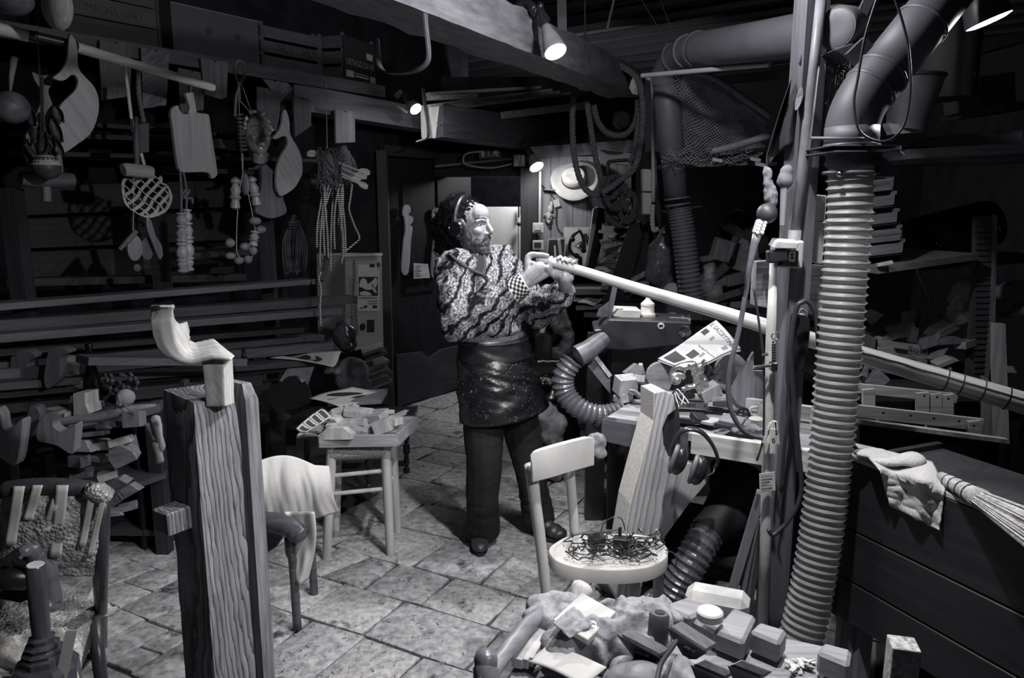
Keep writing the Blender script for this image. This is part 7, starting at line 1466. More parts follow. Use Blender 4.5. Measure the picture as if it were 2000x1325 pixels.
for (a0, a1) in (((1279, 768), (1278, 822)), ((1278, 822), (1256, 900)), ((1256, 900), (1233, 985)), ((1233, 985), (1220, 1060)), ((1220, 1060), (1205, 1165))):
    p, q = BYP.pt(*a0), BYP.pt(*a1); n = (q-p).cross(dv).normalized(); n = n if n.x < 0 else -n
    obj('lit_sawn_edge', MB().prism([p+n*.0015, q+n*.0015, q+dv+n*.0015, p+dv+n*.0015], n*.002), M_blank_lit, ob)
dk = MB().prism(pxpoly([(1316, 774), (1319, 800), (1303, 813), (1293, 838), (1295, 868), (1305, 893), (1322, 902), (1330, 880), (1328, 820), (1324, 790)], BYP, -.02), -BYP.n*.05); obj('notch_shadow', dk, M_dark, ob)  # dark filler standing in for the shade inside the notch
em = thing('ear_defenders', 'black ear defenders hanging on the oarlock blank', 'ear defenders', W(1345, 945, 2.65)); YE = 2.6; M_rub = mat('ear_shell', .02, .3, spec=.6, bump=0)
obj('headband', MB().tube(cr([W(1312, 905, YE), W(1313, 875, YE-.01), W(1328, 846, YE-.02), W(1348, 838, YE-.03), W(1372, 846, YE-.03), W(1392, 870, YE-.02), W(1402, 898, YE), W(1396, 915, YE)], 5), .007, 8, flat=2), M_rub, em, 180)
for x, y_, dx in ((1326, 900, .35), (1364, 920, .1)):
    c = W(x, y_, YE-.03); ax_ = V(-.75, -.5, .25).normalized(); cup = obj('ear_cup', MB().sph(c, (.03, .036, .056), 16, 10, rot('Z', -20) @ rot('Y', 14)), M_rub, em, 180); c2 = c+V(-.018, -.012, 0)
    obj('cushion', MB().tube([c+(rot('Z', -20) @ rot('Y', 14)) @ V(-.018, math.cos(a*PI/10)*.03, math.sin(a*PI/10)*.05) for a in range(20)], .009, 8, closed=True), mat('ear_cushion', .14, .4, bump=0), cup, 180)
obj('wire', MB().tube(cr([W(1396, 915, YE), W(1392, 925, YE), W(1382, 930, YE)], 4), .003, 5), M_chrome, em)
# floor hose with black nozzle
fh = thing('floor_hose', 'dark ribbed hose curling from a black funnel down to the floor', 'hose', G(1320, 1165)); obj('funnel', MB().tube([W(1475, 955, 2.9), W(1440, 985, 2.85), W(1395, 1025, 2.8), W(1375, 1045, 2.78)], [.13, .125, .075, .068], 20), mat('funnel_black', .015, .6, bump=0), fh, 60)
obj('ribbed_hose', ribhose([W(1385, 1035, 2.79), W(1362, 1075, 2.74), W(1335, 1125, 2.72), V(W(1300, 1165, 2.72).x, 2.74, .09), V(W(1240, 1160, 2.85).x, 2.9, .075), V(W(1190, 1150, 3.0).x, 3.05, .07)], .062, .026, .009), mat('floor_hose_grey', .09, .3, spec=.7, bump=0), fh)
slab('hose_plate', [(1390, 905), (1430, 900), (1460, 925), (1440, 975), (1392, 980)], YP(3.0), .02, M_mach, 'rounded dark steel plate behind the ear defenders', 'plate', curve=2); one('small_block', MB().box(G(1218, 966, .02)+V(0, 0, .005), (.05, .05, .05)), M_black, 'small black block lying on the paving beside the oarlock blank', 'block', bevel=.003)
# bag and cans under the desk behind the man
st_ = thing('wooden_statue', 'dark wooden statue of a bent figure under the wall desk', 'statue', W(1095, 705, 4.9)); sm_ = MB()
for x, y_, r_ in ((1092, 640, .05), (1082, 628, .035), (1100, 622, .04), (1090, 612, .03), (1108, 640, .04), (1112, 660, .045), (1104, 680, .05), (1096, 698, .055), (1085, 690, .04)): sm_.sph(W(x, y_, 4.9), (r_, r_, r_*1.2), 10, 8)
sm_.tube(cr([W(1096, 612, 4.9), W(1098, 600, 4.88), W(1104, 612, 4.86), W(1110, 640, 4.86)], 4), .022, 8)
obj('figure', blobn(sm_, .012, .012, 22, 1, 'statue', .008), wood('statue_wood', .14, (0, 0, 1), rough=.4), st_, 180)
uc = thing('low_cabinet', 'low dark cabinet under the wall desk carrying statue and jerry can', 'cabinet', W(1080, 860, 4.9)); ca_, cb_ = W(1038, 708, 4.75), W(1125, 708, 4.75); obj('cabinet_body', MB().prism([V(ca_.x, 4.75, 0), V(cb_.x, 4.75, 0), V(cb_.x, 4.75, ca_.z), V(ca_.x, 4.75, ca_.z)], (0, .4, 0)), M_dark, uc, bevel=.004); obj('cabinet_door', MB().prism([V(ca_.x+.02, 4.745, .05), V(cb_.x-.02, 4.745, .05), V(cb_.x-.02, 4.745, ca_.z-.03), V(ca_.x+.02, 4.745, ca_.z-.03)], (0, .004, 0)), M_darkL, uc)
jc = thing('jerry_can', 'grey plastic jerry can standing under the wall desk', 'can', W(1060, 706, 4.8)); a = W(1046, 706, 4.8); b = W(1078, 706, 4.8); hh = W(1060, 652, 4.8).z-a.z; obj('can_body', MB().prism([a, b, b+ZUP*hh*.85, b+ZUP*hh-V(.03, 0, 0), a+ZUP*hh+V(.03, 0, 0), a+ZUP*hh*.85], (0, .12, 0)), M_mach, jc, bevel=.008); obj('spout', MB().tube([W(1058, 650, 4.85), W(1064, 630, 4.85)], .018, 8), M_white, jc)
sb2 = thing('rubbish_sack', 'black rubbish sack with a torn pale rim under the wall desk', 'sack', W(1075, 780, 4.5)); q = W(1075, 790, 4.6)
obj('sack', blobn(MB().sph(q, (.17, .12, .2), 14, 10).sph(V(q.x, q.y, .2), (.19, .14, .2), 14, 10), .02, .03, 9, 1, 'sack', .015), mat('black_poly', .008, .25, spec=.7, bump=.1), sb2, 180); obj('rim', MB().tube([W(1050+i*5, 706+2*noise.noise(V(i*.8, 0, 0)), 4.42) for i in range(12)], .006, 5), M_cord, sb2); g3 = MB(); rnd = random.Random(2)
for i in range(60): g3.sph(W(rnd.uniform(1050, 1098), rnd.uniform(738, 750), 4.4+rnd.uniform(0, .06)), (rnd.uniform(.004, .012),)*3, 5, 4)
obj('litter', g3, M_cord, sb2)['kind'] = 'stuff'
bag('grey_rag', [(W(1070, 815, 4.35), (.07, .06, .1)), (W(1085, 832, 4.35), (.07, .06, .09)), (W(1078, 850, 4.35), (.07, .06, .08)), (V(W(1078, 850, 4.35).x, 4.36, .1), (.08, .07, .1))], .012, .02, 12, mat('grey_cloth', .24, .9, bump=.1), 'pale grey bag hanging behind the right leg of the man', 'bag')
# ================================================================== WHITE CHAIR WITH FAIRY LIGHTS
ch_ = thing('white_chair', 'small white painted wooden chair with a curved backrest at the centre right', 'chair', G(1190, 1230)); M_chw = mat('chipped_white_paint', .46, .5, var=.1, scale=10, bump=.1, v2=.16, cut=.63, v2s=3)
zs_ = .46
sp_ = [(1072, 1072), (1085, 1060), (1110, 1048), (1150, 1044), (1230, 1043), (1275, 1050), (1300, 1065), (1305, 1082), (1296, 1095), (1262, 1110), (1200, 1115), (1130, 1110), (1090, 1098), (1074, 1084)]
seat = [G(a, b, zs_) for a, b in cr2(sp_, 4)]; sc = sum(seat, Vector())/len(seat)
obj('seat', MB().loft([[p-ZUP*.05 for p in seat], [V(p.x, p.y, zs_-.004) for p in seat], [sc+(p-sc)*.985 for p in seat], [sc+(p-sc)*.9 for p in seat], [sc+(p-sc)*.88-ZUP*.005 for p in seat], [sc+(p-sc)*.3-ZUP*.008 for p in seat]]), M_chw, ch_, 40)
b0, b1 = G(1068, 1185), W(1036, 908, 2.36); b2, b3 = G(1130, 1140), W(1112, 900, 2.62)
obj('back_leg', MB().tube(cr([V(b0.x+.01, 2.38, 0), W(1058, 1080, 2.38), W(1045, 980, 2.37), b1], 4), [.019]*5+[.02]*4+[.021]*4, 12), M_chw, ch_, 180); q = W(1122, 1040, 2.64); obj('back_leg', MB().tube(cr([V(q.x+.02, 2.68, 0), q, W(1116, 960, 2.63), b3], 4), .018, 12), M_chw, ch_, 180)
def backf(u, v): 
    x = lerp(1036, 1150, u); yt = lerp(884, 850, u**.75)+(7*((u-.9)/.1)**2 if u > .9 else 0)+(5*((.08-u)/.08)**2 if u < .08 else 0); yb = lerp(938, 908, u)
    return W(x, lerp(yt, yb, v), lerp(2.33, 2.62, u)-.085*math.sin(PI*u)+.02*(v-.5)**2)
obj('backrest', MB().sheet(backf, 20, 8, .022), M_chw, ch_, 60, bevel=.004)
for x, y_, z_ in ((1240, 1100, 2.33), (1288, 1085, 2.48)): q = G(x, y_, zs_-.03); obj('front_leg', MB().tube([V(q.x+.01, q.y-.01, 0), q.lerp(V(q.x, q.y, .2), .5), q], [.017, .02, .022], 12), M_chw, ch_, 180)
obj('stretcher', MB().tube([V(b0.x+.02, 2.38, .26), V(G(1130, 1140).x, 2.62, .27)], .011, 8), M_chw, ch_, 180); obj('stretcher', MB().tube([V(.33, 2.36, .24), V(.5, 2.5, .24)], .011, 8), M_dark, ch_, 180); obj('stretcher', MB().tube([V(.18, 2.42, .29), V(.42, 2.4, .27)], .011, 8), M_dark, ch_, 180)
fy = thing('fairy_lights', 'tangled dark string of fairy lights heaped on the white chair seat', 'fairy lights', G(1200, 1080, zs_)); rnd = random.Random(77); fm = MB()
for i in range(26):
    c = (rnd.uniform(1130, 1275), rnd.uniform(1058, 1098)); P = []; a0 = rnd.uniform(0, 6)
    for k in range(9): a = a0+k*.7; p = G(c[0]+rnd.uniform(14, 40)*math.cos(a), c[1]+rnd.uniform(4, 11)*math.sin(a), zs_); P.append(V(p.x, p.y, zs_+.006+.03*rnd.random()))
    fm.tube(cr(P, 3), .0024, 4, cap=False)
fm.tube(cr([G(1300, 1075, zs_+.01), W(1322, 1085, 2.4), W(1320, 1105, 2.4), W(1326, 1120, 2.4)], 4), .0024, 4); fm.tube(cr([W(1172, 1046, 2.6), W(1180, 1022, 2.6), W(1200, 1010, 2.6), W(1215, 1016, 2.6), W(1222, 1040, 2.6)], 4), .0022, 4)
obj('wire', fm, M_cable, fy)['kind'] = 'stuff'
lbm = MB()
for i in range(70):
    p = G(rnd.uniform(1110, 1300), rnd.uniform(1056, 1100), zs_); p.z += rnd.uniform(.008, .04); d = V(rnd.uniform(-1, 1), rnd.uniform(-1, 1), rnd.uniform(0, 1)).normalized(); lbm.tube([p, p+d*.016, p+d*.02], [.0028, .0028, .001], 5)
obj('bulbs', lbm, M_black, fy)['kind'] = 'stuff'
obj('plug', MB().box(G(1165, 1072, zs_)+ZUP*.03, (.055, .04, .045), rot('Z', 20) @ rot('X', 10)), M_black, fy, bevel=.003); obj('plug', MB().box(G(1212, 1078, zs_)+ZUP*.03, (.05, .04, .05), rot('Z', -15)), M_black, fy, bevel=.003); obj('plug_pin', MB().tube([G(1210, 1074, zs_)+ZUP*.05, G(1210, 1074, zs_)+ZUP*.085], .006, 6), M_black, fy)
one('dry_leaf', MB().sheet(lambda u, v: G(1282, 1062, zs_)+V((u-.5)*.03*math.sin(PI*v), .01*math.sin(u*3), .05*v+.003), 4, 6, .001), mat('pale_leaf', .5, .7), 'single pale dry leaf standing at the back of the chair seat', 'leaf', smooth=180)
bag('clear_sleeve', [(W(1165, 870, 2.75), (.04, .03, .05)), (W(1170, 880, 2.75), (.03, .03, .04))], .008, .012, 30, film('clear_film4', .3, .5), 'crumpled clear plastic hanging behind the chair backrest', 'plastic')
# ================================================================== FOREGROUND ARMCHAIR PILED WITH TOOLS
ZF = .55
fa = thing('tool_armchair', 'low wooden armchair in the right foreground piled with planes and cloths', 'chair', G(1300, 1330, 0)+V(0, -.2, 0)); M_fa = wood('arm_wood', .2, (.6, .6, 0), scale=40, v2=.1, cut=.58, rough=.4)
def gf(x, y, dz=0.0): return G(x, y, ZF+dz)
obj('arm_rail', MB().tube(cr([gf(940, 1340, .06), gf(985, 1280, .07), gf(1030, 1222, .07), gf(1070, 1190, .06)], 5), [.02]*6+[.021]*10, 12), M_fa, fa, 180)
obj('front_post', MB().tube([V(gf(950, 1325).x, gf(950, 1325).y, 0), gf(948, 1322, .07), gf(949, 1308, .08)], [.026, .028, .03], 14), M_fa, fa, 60); obj('finial', MB().lathe([(.02, 0), (.028, .006), (.027, .01), (.0285, .02), (.024, .034), (.012, .042)], gf(949, 1303, .075), (0, 0, 1), 16), wood('finial_wood', .12, (0, 0, 1), rough=.25), fa, 180)
obj('seat', MB().prism([gf(960, 1330), gf(1060, 1215), gf(1330, 1205), gf(1640, 1270), gf(1680, 1420), gf(960, 1420)], (0, 0, -.05)), wood('fore_seat', .26, (1, 0, 0)), fa)
for x, y_ in ((975, 1400), (1650, 1400), (1620, 1290), (1080, 1225)): p = gf(x, y_); obj('leg', MB().bar(V(p.x, p.y, 0), V(p.x, p.y, ZF-.05), .05, .05), M_fa, fa)
gT = 'slats beside the foreground arm rail'
for i, (a, b) in enumerate((((1004, 1296), (1052, 1208)), ((1014, 1298), (1060, 1214)), ((1026, 1298), (1066, 1222)), ((1036, 1294), (1072, 1228)))): one('tied_slat', MB().bar(gf(*a, .03), gf(*b, .035), .014, .026), M_sto, '%s pale slat from the left lying inside the foreground arm rail' % ORD[i], 'slat', gT, bevel=.001)
M_glv = mat('suede_cloth', .28, .9, var=.25, scale=60, bump=.4, v2=.16, cut=.6, v2s=.12)
def lump(name, blobs, lb, cat, m, vox=.006, amp=.012, fr=16, fold=0.0):
    mb = MB()
    for x, y, z, r in blobs: mb.sph(gf(x, y, z), r, 12, 8)
    me = remesh(mb, vox, 2, name)
    disp(me, lambda c: noise.noise(c*fr)*amp+(fold*(1-2.6*abs(noise.noise(V(c.x*13+c.y*9, c.y*15-c.x*8, c.z*6))))+fold*.5*(1-2.6*abs(noise.noise(V(c.x*22-c.y*17, c.y*21+c.x*12, c.z*9)))) if fold else 0))
    return one(name, me, m, lb, cat, smooth=180)
lump('work_glove', [(1070, 1195, .05, (.05, .05, .035)), (1062, 1215, .04, (.05, .04, .04)), (1095, 1185, .06, (.05, .04, .03)), (1100, 1215, .045, (.08, .06, .035)), (1130, 1235, .04, (.09, .06, .03))], 'torn pale suede work glove at the left of the foreground pile', 'glove', M_glv, fold=.012)
lump('leather_cloth', [(1170, 1240, .04, (.1, .07, .04)), (1220, 1225, .04, (.09, .07, .035)), (1270, 1215, .04, (.08, .06, .03)), (1150, 1265, .03, (.1, .05, .03)), (1210, 1255, .03, (.1, .06, .03)), (1240, 1200, .03, (.09, .05, .03))], 'crumpled pale leather cloth spread under the tools in the foreground', 'cloth', M_glv, amp=.008, fr=9, fold=.026)
P = [gf(1080, 1222, .10), gf(1136, 1168, .11), gf(1203, 1206, .085), gf(1148, 1262, .075)]; one('square_offcut', MB().prism(P, (0, 0, .016)), wood('pale_board', .42, (1, .9, 0), scale=30), 'square pale board lying on the work glove', 'board', bevel=.002)
one('torn_suede', MB().sheet(lambda u, v: gf(1078, 1232, .1).lerp(gf(1120, 1200, .11), u).lerp(gf(1112, 1262, .07).lerp(gf(1162, 1236, .085), u), v)+ZUP*(.02+.008*noise.noise(V(u*5, v*5, 1))), 14, 14, .003), M_glv, 'ragged suede flap folded over the square board', 'cloth', smooth=180)
one('white_envelope', MB().sheet(lambda u, v: gf(1030, 1292, .035).lerp(gf(1068, 1262, .05), v).lerp(gf(1140, 1336, .05).lerp(gf(1185, 1300, .05), v), u)+ZUP*(.006*math.sin(u*4)), 10, 8, .004), M_paper, 'white folded paper lying at the bottom of the foreground pile', 'paper', smooth=180)
one('wooden_ball', turned([(0, .014), (.3, .02), (.6, .03), (.85, .03), (.97, .02), (1, .006)], gf(1122, 1180, .06), gf(1142, 1140, .1)), M_pale, 'pale rounded wooden knob standing behind the square board', 'knob', smooth=180)
lump('leather_pouch', [(1225, 1318, .01, (.05, .04, .045)), (1285, 1318, .01, (.05, .04, .045)), (1250, 1335, .02, (.09, .05, .05)), (1320, 1315, .03, (.05, .05, .04)), (1350, 1335, .02, (.06, .05, .04))], 'bulging brown leather pouch in the middle of the foreground', 'pouch', mat('tan_leather', .2, .5, var=.4, scale=9, v2=.08, cut=.56, bump=.15), amp=.006)
one('pouch_strap', cordmb([gf(1282, 1340, .11), gf(1290, 1300, .11), gf(1310, 1270, .1), gf(1322, 1252, .1)], .006), M_cable, 'dark strap running over the leather pouch', 'strap', smooth=180)
# wooden planes with slotted irons
gI = 'wooden planes in the foreground'
def plane(A_, D_, E_, B_, lb):
    A, D, E = gf(*A_, .125), gf(*D_, .07), gf(*E_, .035); vec = gf(*B_, .125)-A; t_ = thing('wooden_plane', lb, 'plane', E, gI); c = (A+D+E)/3
    nf = (D-A).cross(E-A).normalized(); nf = nf if nf.dot(CAM-c) > 0 else -nf
    obj('plane_body', MB().prism([A, D, D.lerp(E, .5)-ZUP*.012, E], vec), wood('plane_body', .17, (1, -.6, -.4), v2=.14, cut=.6), t_, bevel=.005)
    obj('iron', MB().prism([A+nf*.003+(A-c)*.06, D+nf*.003+(D-c)*.02, D.lerp(E, .45)+nf*.003-ZUP*.01, E+nf*.003], nf*.003), mat('plane_iron', .025, .35, metal=.3, spec=.6, bump=.1), t_)
    p = A.lerp(D, .42).lerp(E, .35)+nf*.0065; q = A.lerp(D, .66).lerp(E, .3)+nf*.0065; obj('slot', MB().bar(p, q, .008, .001, nf), mat('slot_steel', .3, .3, metal=.6, bump=0), t_); obj('screw', MB().lathe([(.006, 0), (.005, .003)], A.lerp(D, .75).lerp(E, .25)+nf*.006, nf, 10), M_steel, t_)
plane((1208, 1239), (1290, 1282), (1246, 1290), (1234, 1226), 'wooden plane with a dark slotted iron, furthest left of the planes'); plane((1304, 1224), (1380, 1272), (1338, 1284), (1331, 1210), 'wooden plane with a dark iron, highest of the foreground planes'); plane((1350, 1298), (1416, 1326), (1366, 1342), (1376, 1285), 'wooden plane at the bottom edge below the long boards'); plane((1422, 1299), (1488, 1324), (1438, 1342), (1448, 1286), 'wooden plane at the bottom edge, furthest right of the planes')
can = thing('drink_can', 'small open metal can standing between the planes', 'can', gf(1284, 1250, .04)); p = gf(1284, 1256, .05); obj('can_body', MB().lathe([(.022, 0), (.026, .006), (.026, .07), (.022, .078)], p, (.05, .1, 1), 16), M_steel, can, 40); obj('opening', MB().lathe([(.013, 0), (.013, .001)], p+V(.005, .008, .0785), (.05, .1, 1), 12), M_ink, can)
for i, (P, h, lb) in enumerate((([(1290, 1215), (1345, 1195), (1400, 1215), (1345, 1240)], .05, 'rounded pale block behind the highest plane'), ([(1335, 1225), (1358, 1202), (1455, 1250), (1430, 1280)], .035, 'long pale board lying across the foreground pile'), ([(1390, 1270), (1430, 1222), (1475, 1240), (1450, 1295)], .055, 'wide pale board end right of the long one'), ([(1462, 1275), (1480, 1255), (1535, 1272), (1520, 1300)], .06, 'pale rounded block left of the clear hose'), ([(1592, 1318), (1605, 1297), (1660, 1312), (1655, 1345)], .06, 'small pale block at the bottom right of the foreground pile'))):
    one('pale_block', MB().prism([gf(*q, .01) for q in P], (0, 0, h)), wood('pile_board', .25, (1, -.5, 0), scale=30, v2=.22, cut=.6), lb, 'wood block', 'pale boards of the foreground pile', bevel=.008)
jr = thing('plastic_canister', 'pale plastic canister with a white screw cap behind the boards', 'canister', gf(1390, 1215)); p = gf(1395, 1225, 0); obj('canister_body', MB().box(p+V(.02, .05, .03), (.17, .09, .1), rot('Z', -22)), mat('canister', .4, .5, bump=0), jr, bevel=.02); obj('cap', MB().lathe([(.034, 0), (.034, .018), (.03, .022)], gf(1386, 1208, .083), (0, 0, 1), 20), M_white, jr, 40)
sv = MB(); rnd = random.Random(10)
for i in range(26):
    p = gf(rnd.uniform(1540, 1590), rnd.uniform(1290, 1312), rnd.uniform(.0, .02)); R = Euler((rnd.uniform(-.5, .5), rnd.uniform(-.5, .5), rnd.uniform(0, 3))).to_matrix(); sv.box(p, (rnd.uniform(.015, .03), .012, .002), R)
tag(obj('wood_chips', sv, M_pale), 'pale wood chips scattered at the foot of the clear hose', 'wood chips', kind='stuff')
# speckled post end at the bottom right
q = W(1772, 1290, 1.5); one('speckled_post', MB().prism([W(1738, 1325, 1.46), W(1745, 1262, 1.5), W(1802, 1272, 1.5), W(1798, 1330, 1.46)], (0, 0, -.5)).v and MB().box(V(q.x, 1.52, q.z-.4), (.058, .058, .86), rot('Z', -14)), mat('speckled_paint', .3, .8, var=.6, scale=70, v2=.05, cut=.6), 'paint-speckled upright stake end at the bottom right', 'stake', bevel=.002)
# ================================================================== RIGHT: POST, CLEAR HOSE, DUCTS
pxc = W(1543, 640, 2.5); PXc = pxc.x
up_ = struct('trim_5', MB().box((PXc, 2.5, 1.5), (.078, .08, 3.0), rot('Z', 10)), wood('timber_post', .11, (0, 0, 1), scale=30, stretch=10, v2=.1, cut=.58))
PY = 2.43
cp = thing('conduit_pipe', 'grey conduit pipe running down the timber post into a socket box', 'conduit', W(1552, 470, PY))
obj('upper_pipe', MB().tube([W(1606, -20, PY), W(1590, 130, PY), W(1573, 280, PY), W(1553, 452, PY)], .0165, 12), mat('conduit_grey', .2, .45, bump=0), cp, 180); obj('sleeve', MB().tube([W(1553, 450, PY), W(1551, 470, PY)], .0205, 12), M_grey, cp, 50)
sk = obj('socket_box', MB().prism([W(*p, PY-.03) for p in ((1516, 474), (1572, 470), (1568, 526), (1514, 522))], (0, .06, 0)), M_grey, cp, bevel=.006)
obj('lid', MB().prism([W(*p, PY-.075) for p in ((1510, 486), (1518, 471), (1562, 474), (1556, 487))], (.0, .05, .008)), mat('lid_grey', .4, .4, bump=0), sk, bevel=.003); obj('socket_recess', MB().prism([W(*p, PY-.034) for p in ((1520, 490), (1560, 490), (1557, 521), (1519, 519))], (0, .004, 0)), M_black, sk)
for y_ in (497, 504): obj('socket_hole', MB().lathe([(.005, 0), (.005, .003)], W(1547, y_, PY-.036), (0, -1, 0), 10), M_ink, sk)
obj('outlet_plate', MB().prism([W(*p, PY-.036) for p in ((1541, 492), (1554, 492), (1553, 512), (1541, 511))], (0, .003, 0)), M_grey, sk); obj('plug', MB().bar(W(1498, 502, PY-.05), W(1536, 498, PY-.05), .035, .04), M_black, sk, bevel=.005)
LP_ = [W(1511, 512, 2.42), W(1506, 640, 2.42), W(1500, 850, 2.42), W(1494, 1060, 2.42), W(1489, 1252, 2.42)]
one('white_pipe', MB().tube(LP_, [.0125, .016, .018, .018, .018], 12), mat('pipe_paint', .42, .45, var=.15, scale=20, v2=.2, cut=.66), 'thin pale pipe standing in front of the timber post down to the floor', 'pipe', smooth=180)
slab('rough_block', [(1478, 512), (1508, 510), (1503, 602), (1474, 597)], YP(2.46), .05, wood('rough_sawn', .2, (1, 0, 0), rings=2), 'rough sawn block fixed left of the pale pipe', 'wood block')
slab('side_board', [(1564, 516), (1611, 520), (1606, 622), (1556, 605)], YP(2.62), .03, wood('side_board', .16, (1, 0, 0)), 'dark board fixed behind the clear hose at the post', 'board')
for i, (poly, lb) in enumerate((([(1594, 380), (1615, 382), (1612, 432), (1588, 434)], 'upper pale plastic plate between the post and the clear hose'), ([(1584, 432), (1614, 434), (1606, 517), (1573, 511)], 'lower larger pale plastic plate beside the clear hose'))): slab('plastic_plate', poly, YP(2.55), .012, M_grey, lb, 'plate', 'plates beside the clear hose', bevel=.003)
# hung tools on the post
wl2 = thing('round_brush', 'round wooden mallet with a knobbly head hanging on the post', 'mallet', W(1525, 440, 2.42)); obj('head', blobn(MB().sph(W(1533, 352, 2.42), .027, 12, 8).sph(W(1536, 334, 2.42), .02, 10, 7), .005, .004, 40, 1, 'mallet'), mat('chalky', .13, .9, var=.3), wl2, 180); obj('handle', MB().tube([W(1532, 365, 2.42), W(1528, 440, 2.42)], [.013, .009], 8), M_oldZ, wl2, 60)
one('rubber_ball', MB().sph(W(1498, 417, 2.36), .032, 18, 12), mat('rubber', .03, .5, bump=0), 'dark rubber ball hanging left of the post', 'ball', smooth=180)
one('pale_glove', blobn(MB().sph(W(1500, 360, 2.38), (.014, .014, .05), 10, 8).sph(W(1506, 385, 2.38), (.022, .018, .04), 10, 8).sph(W(1495, 345, 2.38), (.01, .01, .03), 8, 6), .006, .006, 30, 1, 'rag', .005), mat('net_rag', .12, .9, var=.5, scale=80), 'crumpled pale rag hanging above the rubber ball', 'rag', smooth=180)
pd = thing('control_pendant', 'hand control with rows of round buttons on a heavy cable', 'controller', W(1483, 458, 2.36)); a, b = W(1488, 430, 2.36), W(1479, 458, 2.36); obj('body', MB().bar(a, b, .03, .03, (0, 1, 0)), M_grey, pd, bevel=.004)
for i in range(4):
    for j in (-1, 1): p = a.lerp(b, .15+.23*i)+V(j*.0075, -.017, 0); obj('button', MB().lathe([(.0055, 0), (.0055, .003), (.003, .0035)], p, (0, -1, 0), 10), M_white, pd)
obj('tail', MB().tube([b, W(1474, 475, 2.36), W(1464, 520, 2.36), W(1455, 580, 2.36)], [.015, .013, .009, .008], 10), mat('cable_grey', .1, .4, bump=0), pd, 180)
obj('heavy_cable', MB().tube(cr([W(1466, 510, 2.36), W(1452, 600, 2.36), W(1440, 660, 2.36), W(1430, 700, 2.36), W(1423, 740, 2.36), W(1424, 785, 2.36), W(1437, 822, 2.36), W(1460, 848, 2.37), W(1495, 857, 2.38)], 5), .0085, 8), mat('cable_grey', .1, .4, bump=0), pd, 180)
gCb = 'cables hanging about the post'
for pts, Y, r_, lb in (([(1472, 560), (1485, 650), (1492, 720), (1492, 800), (1490, 860), (1478, 900)], 2.38, .004, 'thin black cable hanging left of the pale pipe'),
    ([(1558, 600), (1546, 640), (1538, 720), (1542, 790), (1532, 870), (1525, 960)], 2.40, .007, 'black cable winding down the front of the post'),
    ([(1570, 590), (1556, 600), (1548, 650), (1545, 700), (1552, 800), (1560, 880), (1565, 960), (1545, 1010), (1512, 1045), (1500, 1035)], 2.34, .0075, 'thick black cable falling in a wide loop before the clear hose'),
    ([(1555, 596), (1575, 588), (1592, 612), (1598, 660), (1600, 700)], 2.36, .008, 'black cable arching from the post to the clear hose'),
    ([(1530, 940), (1522, 980), (1520, 1000), (1524, 1012)], 2.40, .003, 'thin cable with a tiny plug dangling on the post')):
    one('hanging_cable', cordmb([W(x, y, Y) for x, y in pts], r_, 6), M_cable, lb, 'cable', gCb, smooth=180)
cj = thing('black_charger', 'black tool body hanging on the right side of the post', 'tool', W(1565, 720, 2.42)); obj('tool_body', MB().prism([W(*p, 2.42) for p in cr2([(1552, 620), (1568, 612), (1582, 625), (1582, 665), (1575, 700), (1568, 725), (1552, 725), (1548, 690)], 3)], (0, .05, 0)), M_black, cj, bevel=.006); obj('hook', MB().tube(cr([W(1560, 612, 2.43), W(1566, 604, 2.43), W(1574, 610, 2.43)], 4), .004, 5), M_steel, cj)
cl_ = thing('bar_clamp', 'small steel bar clamp gripping the pale pipe', 'clamp', W(1500, 715, 2.38)); obj('bar', MB().tube([W(1472, 717, 2.37), W(1508, 714, 2.37)], .006, 8), M_chrome, cl_, 60); obj('jaw', MB().box(W(1510, 716, 2.37), (.02, .03, .03)), M_chrome, cl_, bevel=.003); obj('screw', MB().tube([W(1488, 694, 2.37), W(1500, 692, 2.37)], .005, 6), M_iron, cl_); obj('shaft', MB().tube([W(1511, 708, 2.37), W(1511, 672, 2.37)], .006, 8), M_iron, cl_)
kr = thing('key_ring', 'key ring with a beaded chain hanging at the pale pipe', 'key ring', W(1510, 700, 2.38)); c = W(1514, 657, 2.36); obj('ring', MB().tube([c+V(.012*math.cos(k*PI/8), 0, .012*math.sin(k*PI/8)) for k in range(16)], .002, 5, closed=True), M_chrome, kr, 180)
for i in range(8): obj('bead', MB().sph(W(1510+.3*i, 668+i*5, 2.36), .0042, 8, 6), M_iron, kr, 180)
gPn = 'clothes pegs on the post'
for i, (a, b) in enumerate((((1507, 826), (1494, 866)), ((1511, 822), (1504, 866)), ((1514, 824), (1517, 868)), ((1510, 838), (1509, 886)))):
    t_ = thing('clothes_peg', '%s wooden clothes peg from the left clipped to the pale pipe' % ORD[i], 'peg', W(*b, 2.38), gPn); p0, p1 = W(*a, 2.37-.004*i), W(*b, 2.37-.004*i)
    for s_ in (-1, 1): obj('leg', MB().bar(p0+V(s_*.002, 0, 0), p1+V(s_*.005, 0, 0), .005, .009), M_pale, t_)
    c = p0.lerp(p1, .4); obj('spring', MB().tube([c+V(.005*math.cos(k), -.005, .005*math.sin(k)) for k in range(7)], .0012, 4), M_steel, t_)
tg_ = slab('paper_tag', [(1483, 926), (1513, 922), (1515, 958), (1484, 962)], YP(2.37), .002, M_paper, 'handwritten paper tag tied to the pale pipe', 'tag')
for i in range(5): obj('writing', MB().bar(W(1487, 932+i*6, 2.366), W(1508-(i % 3)*5, 930+i*6, 2.366), .001, .003), M_inkg, tg_)
gLs = 'sticks leaning at the post'
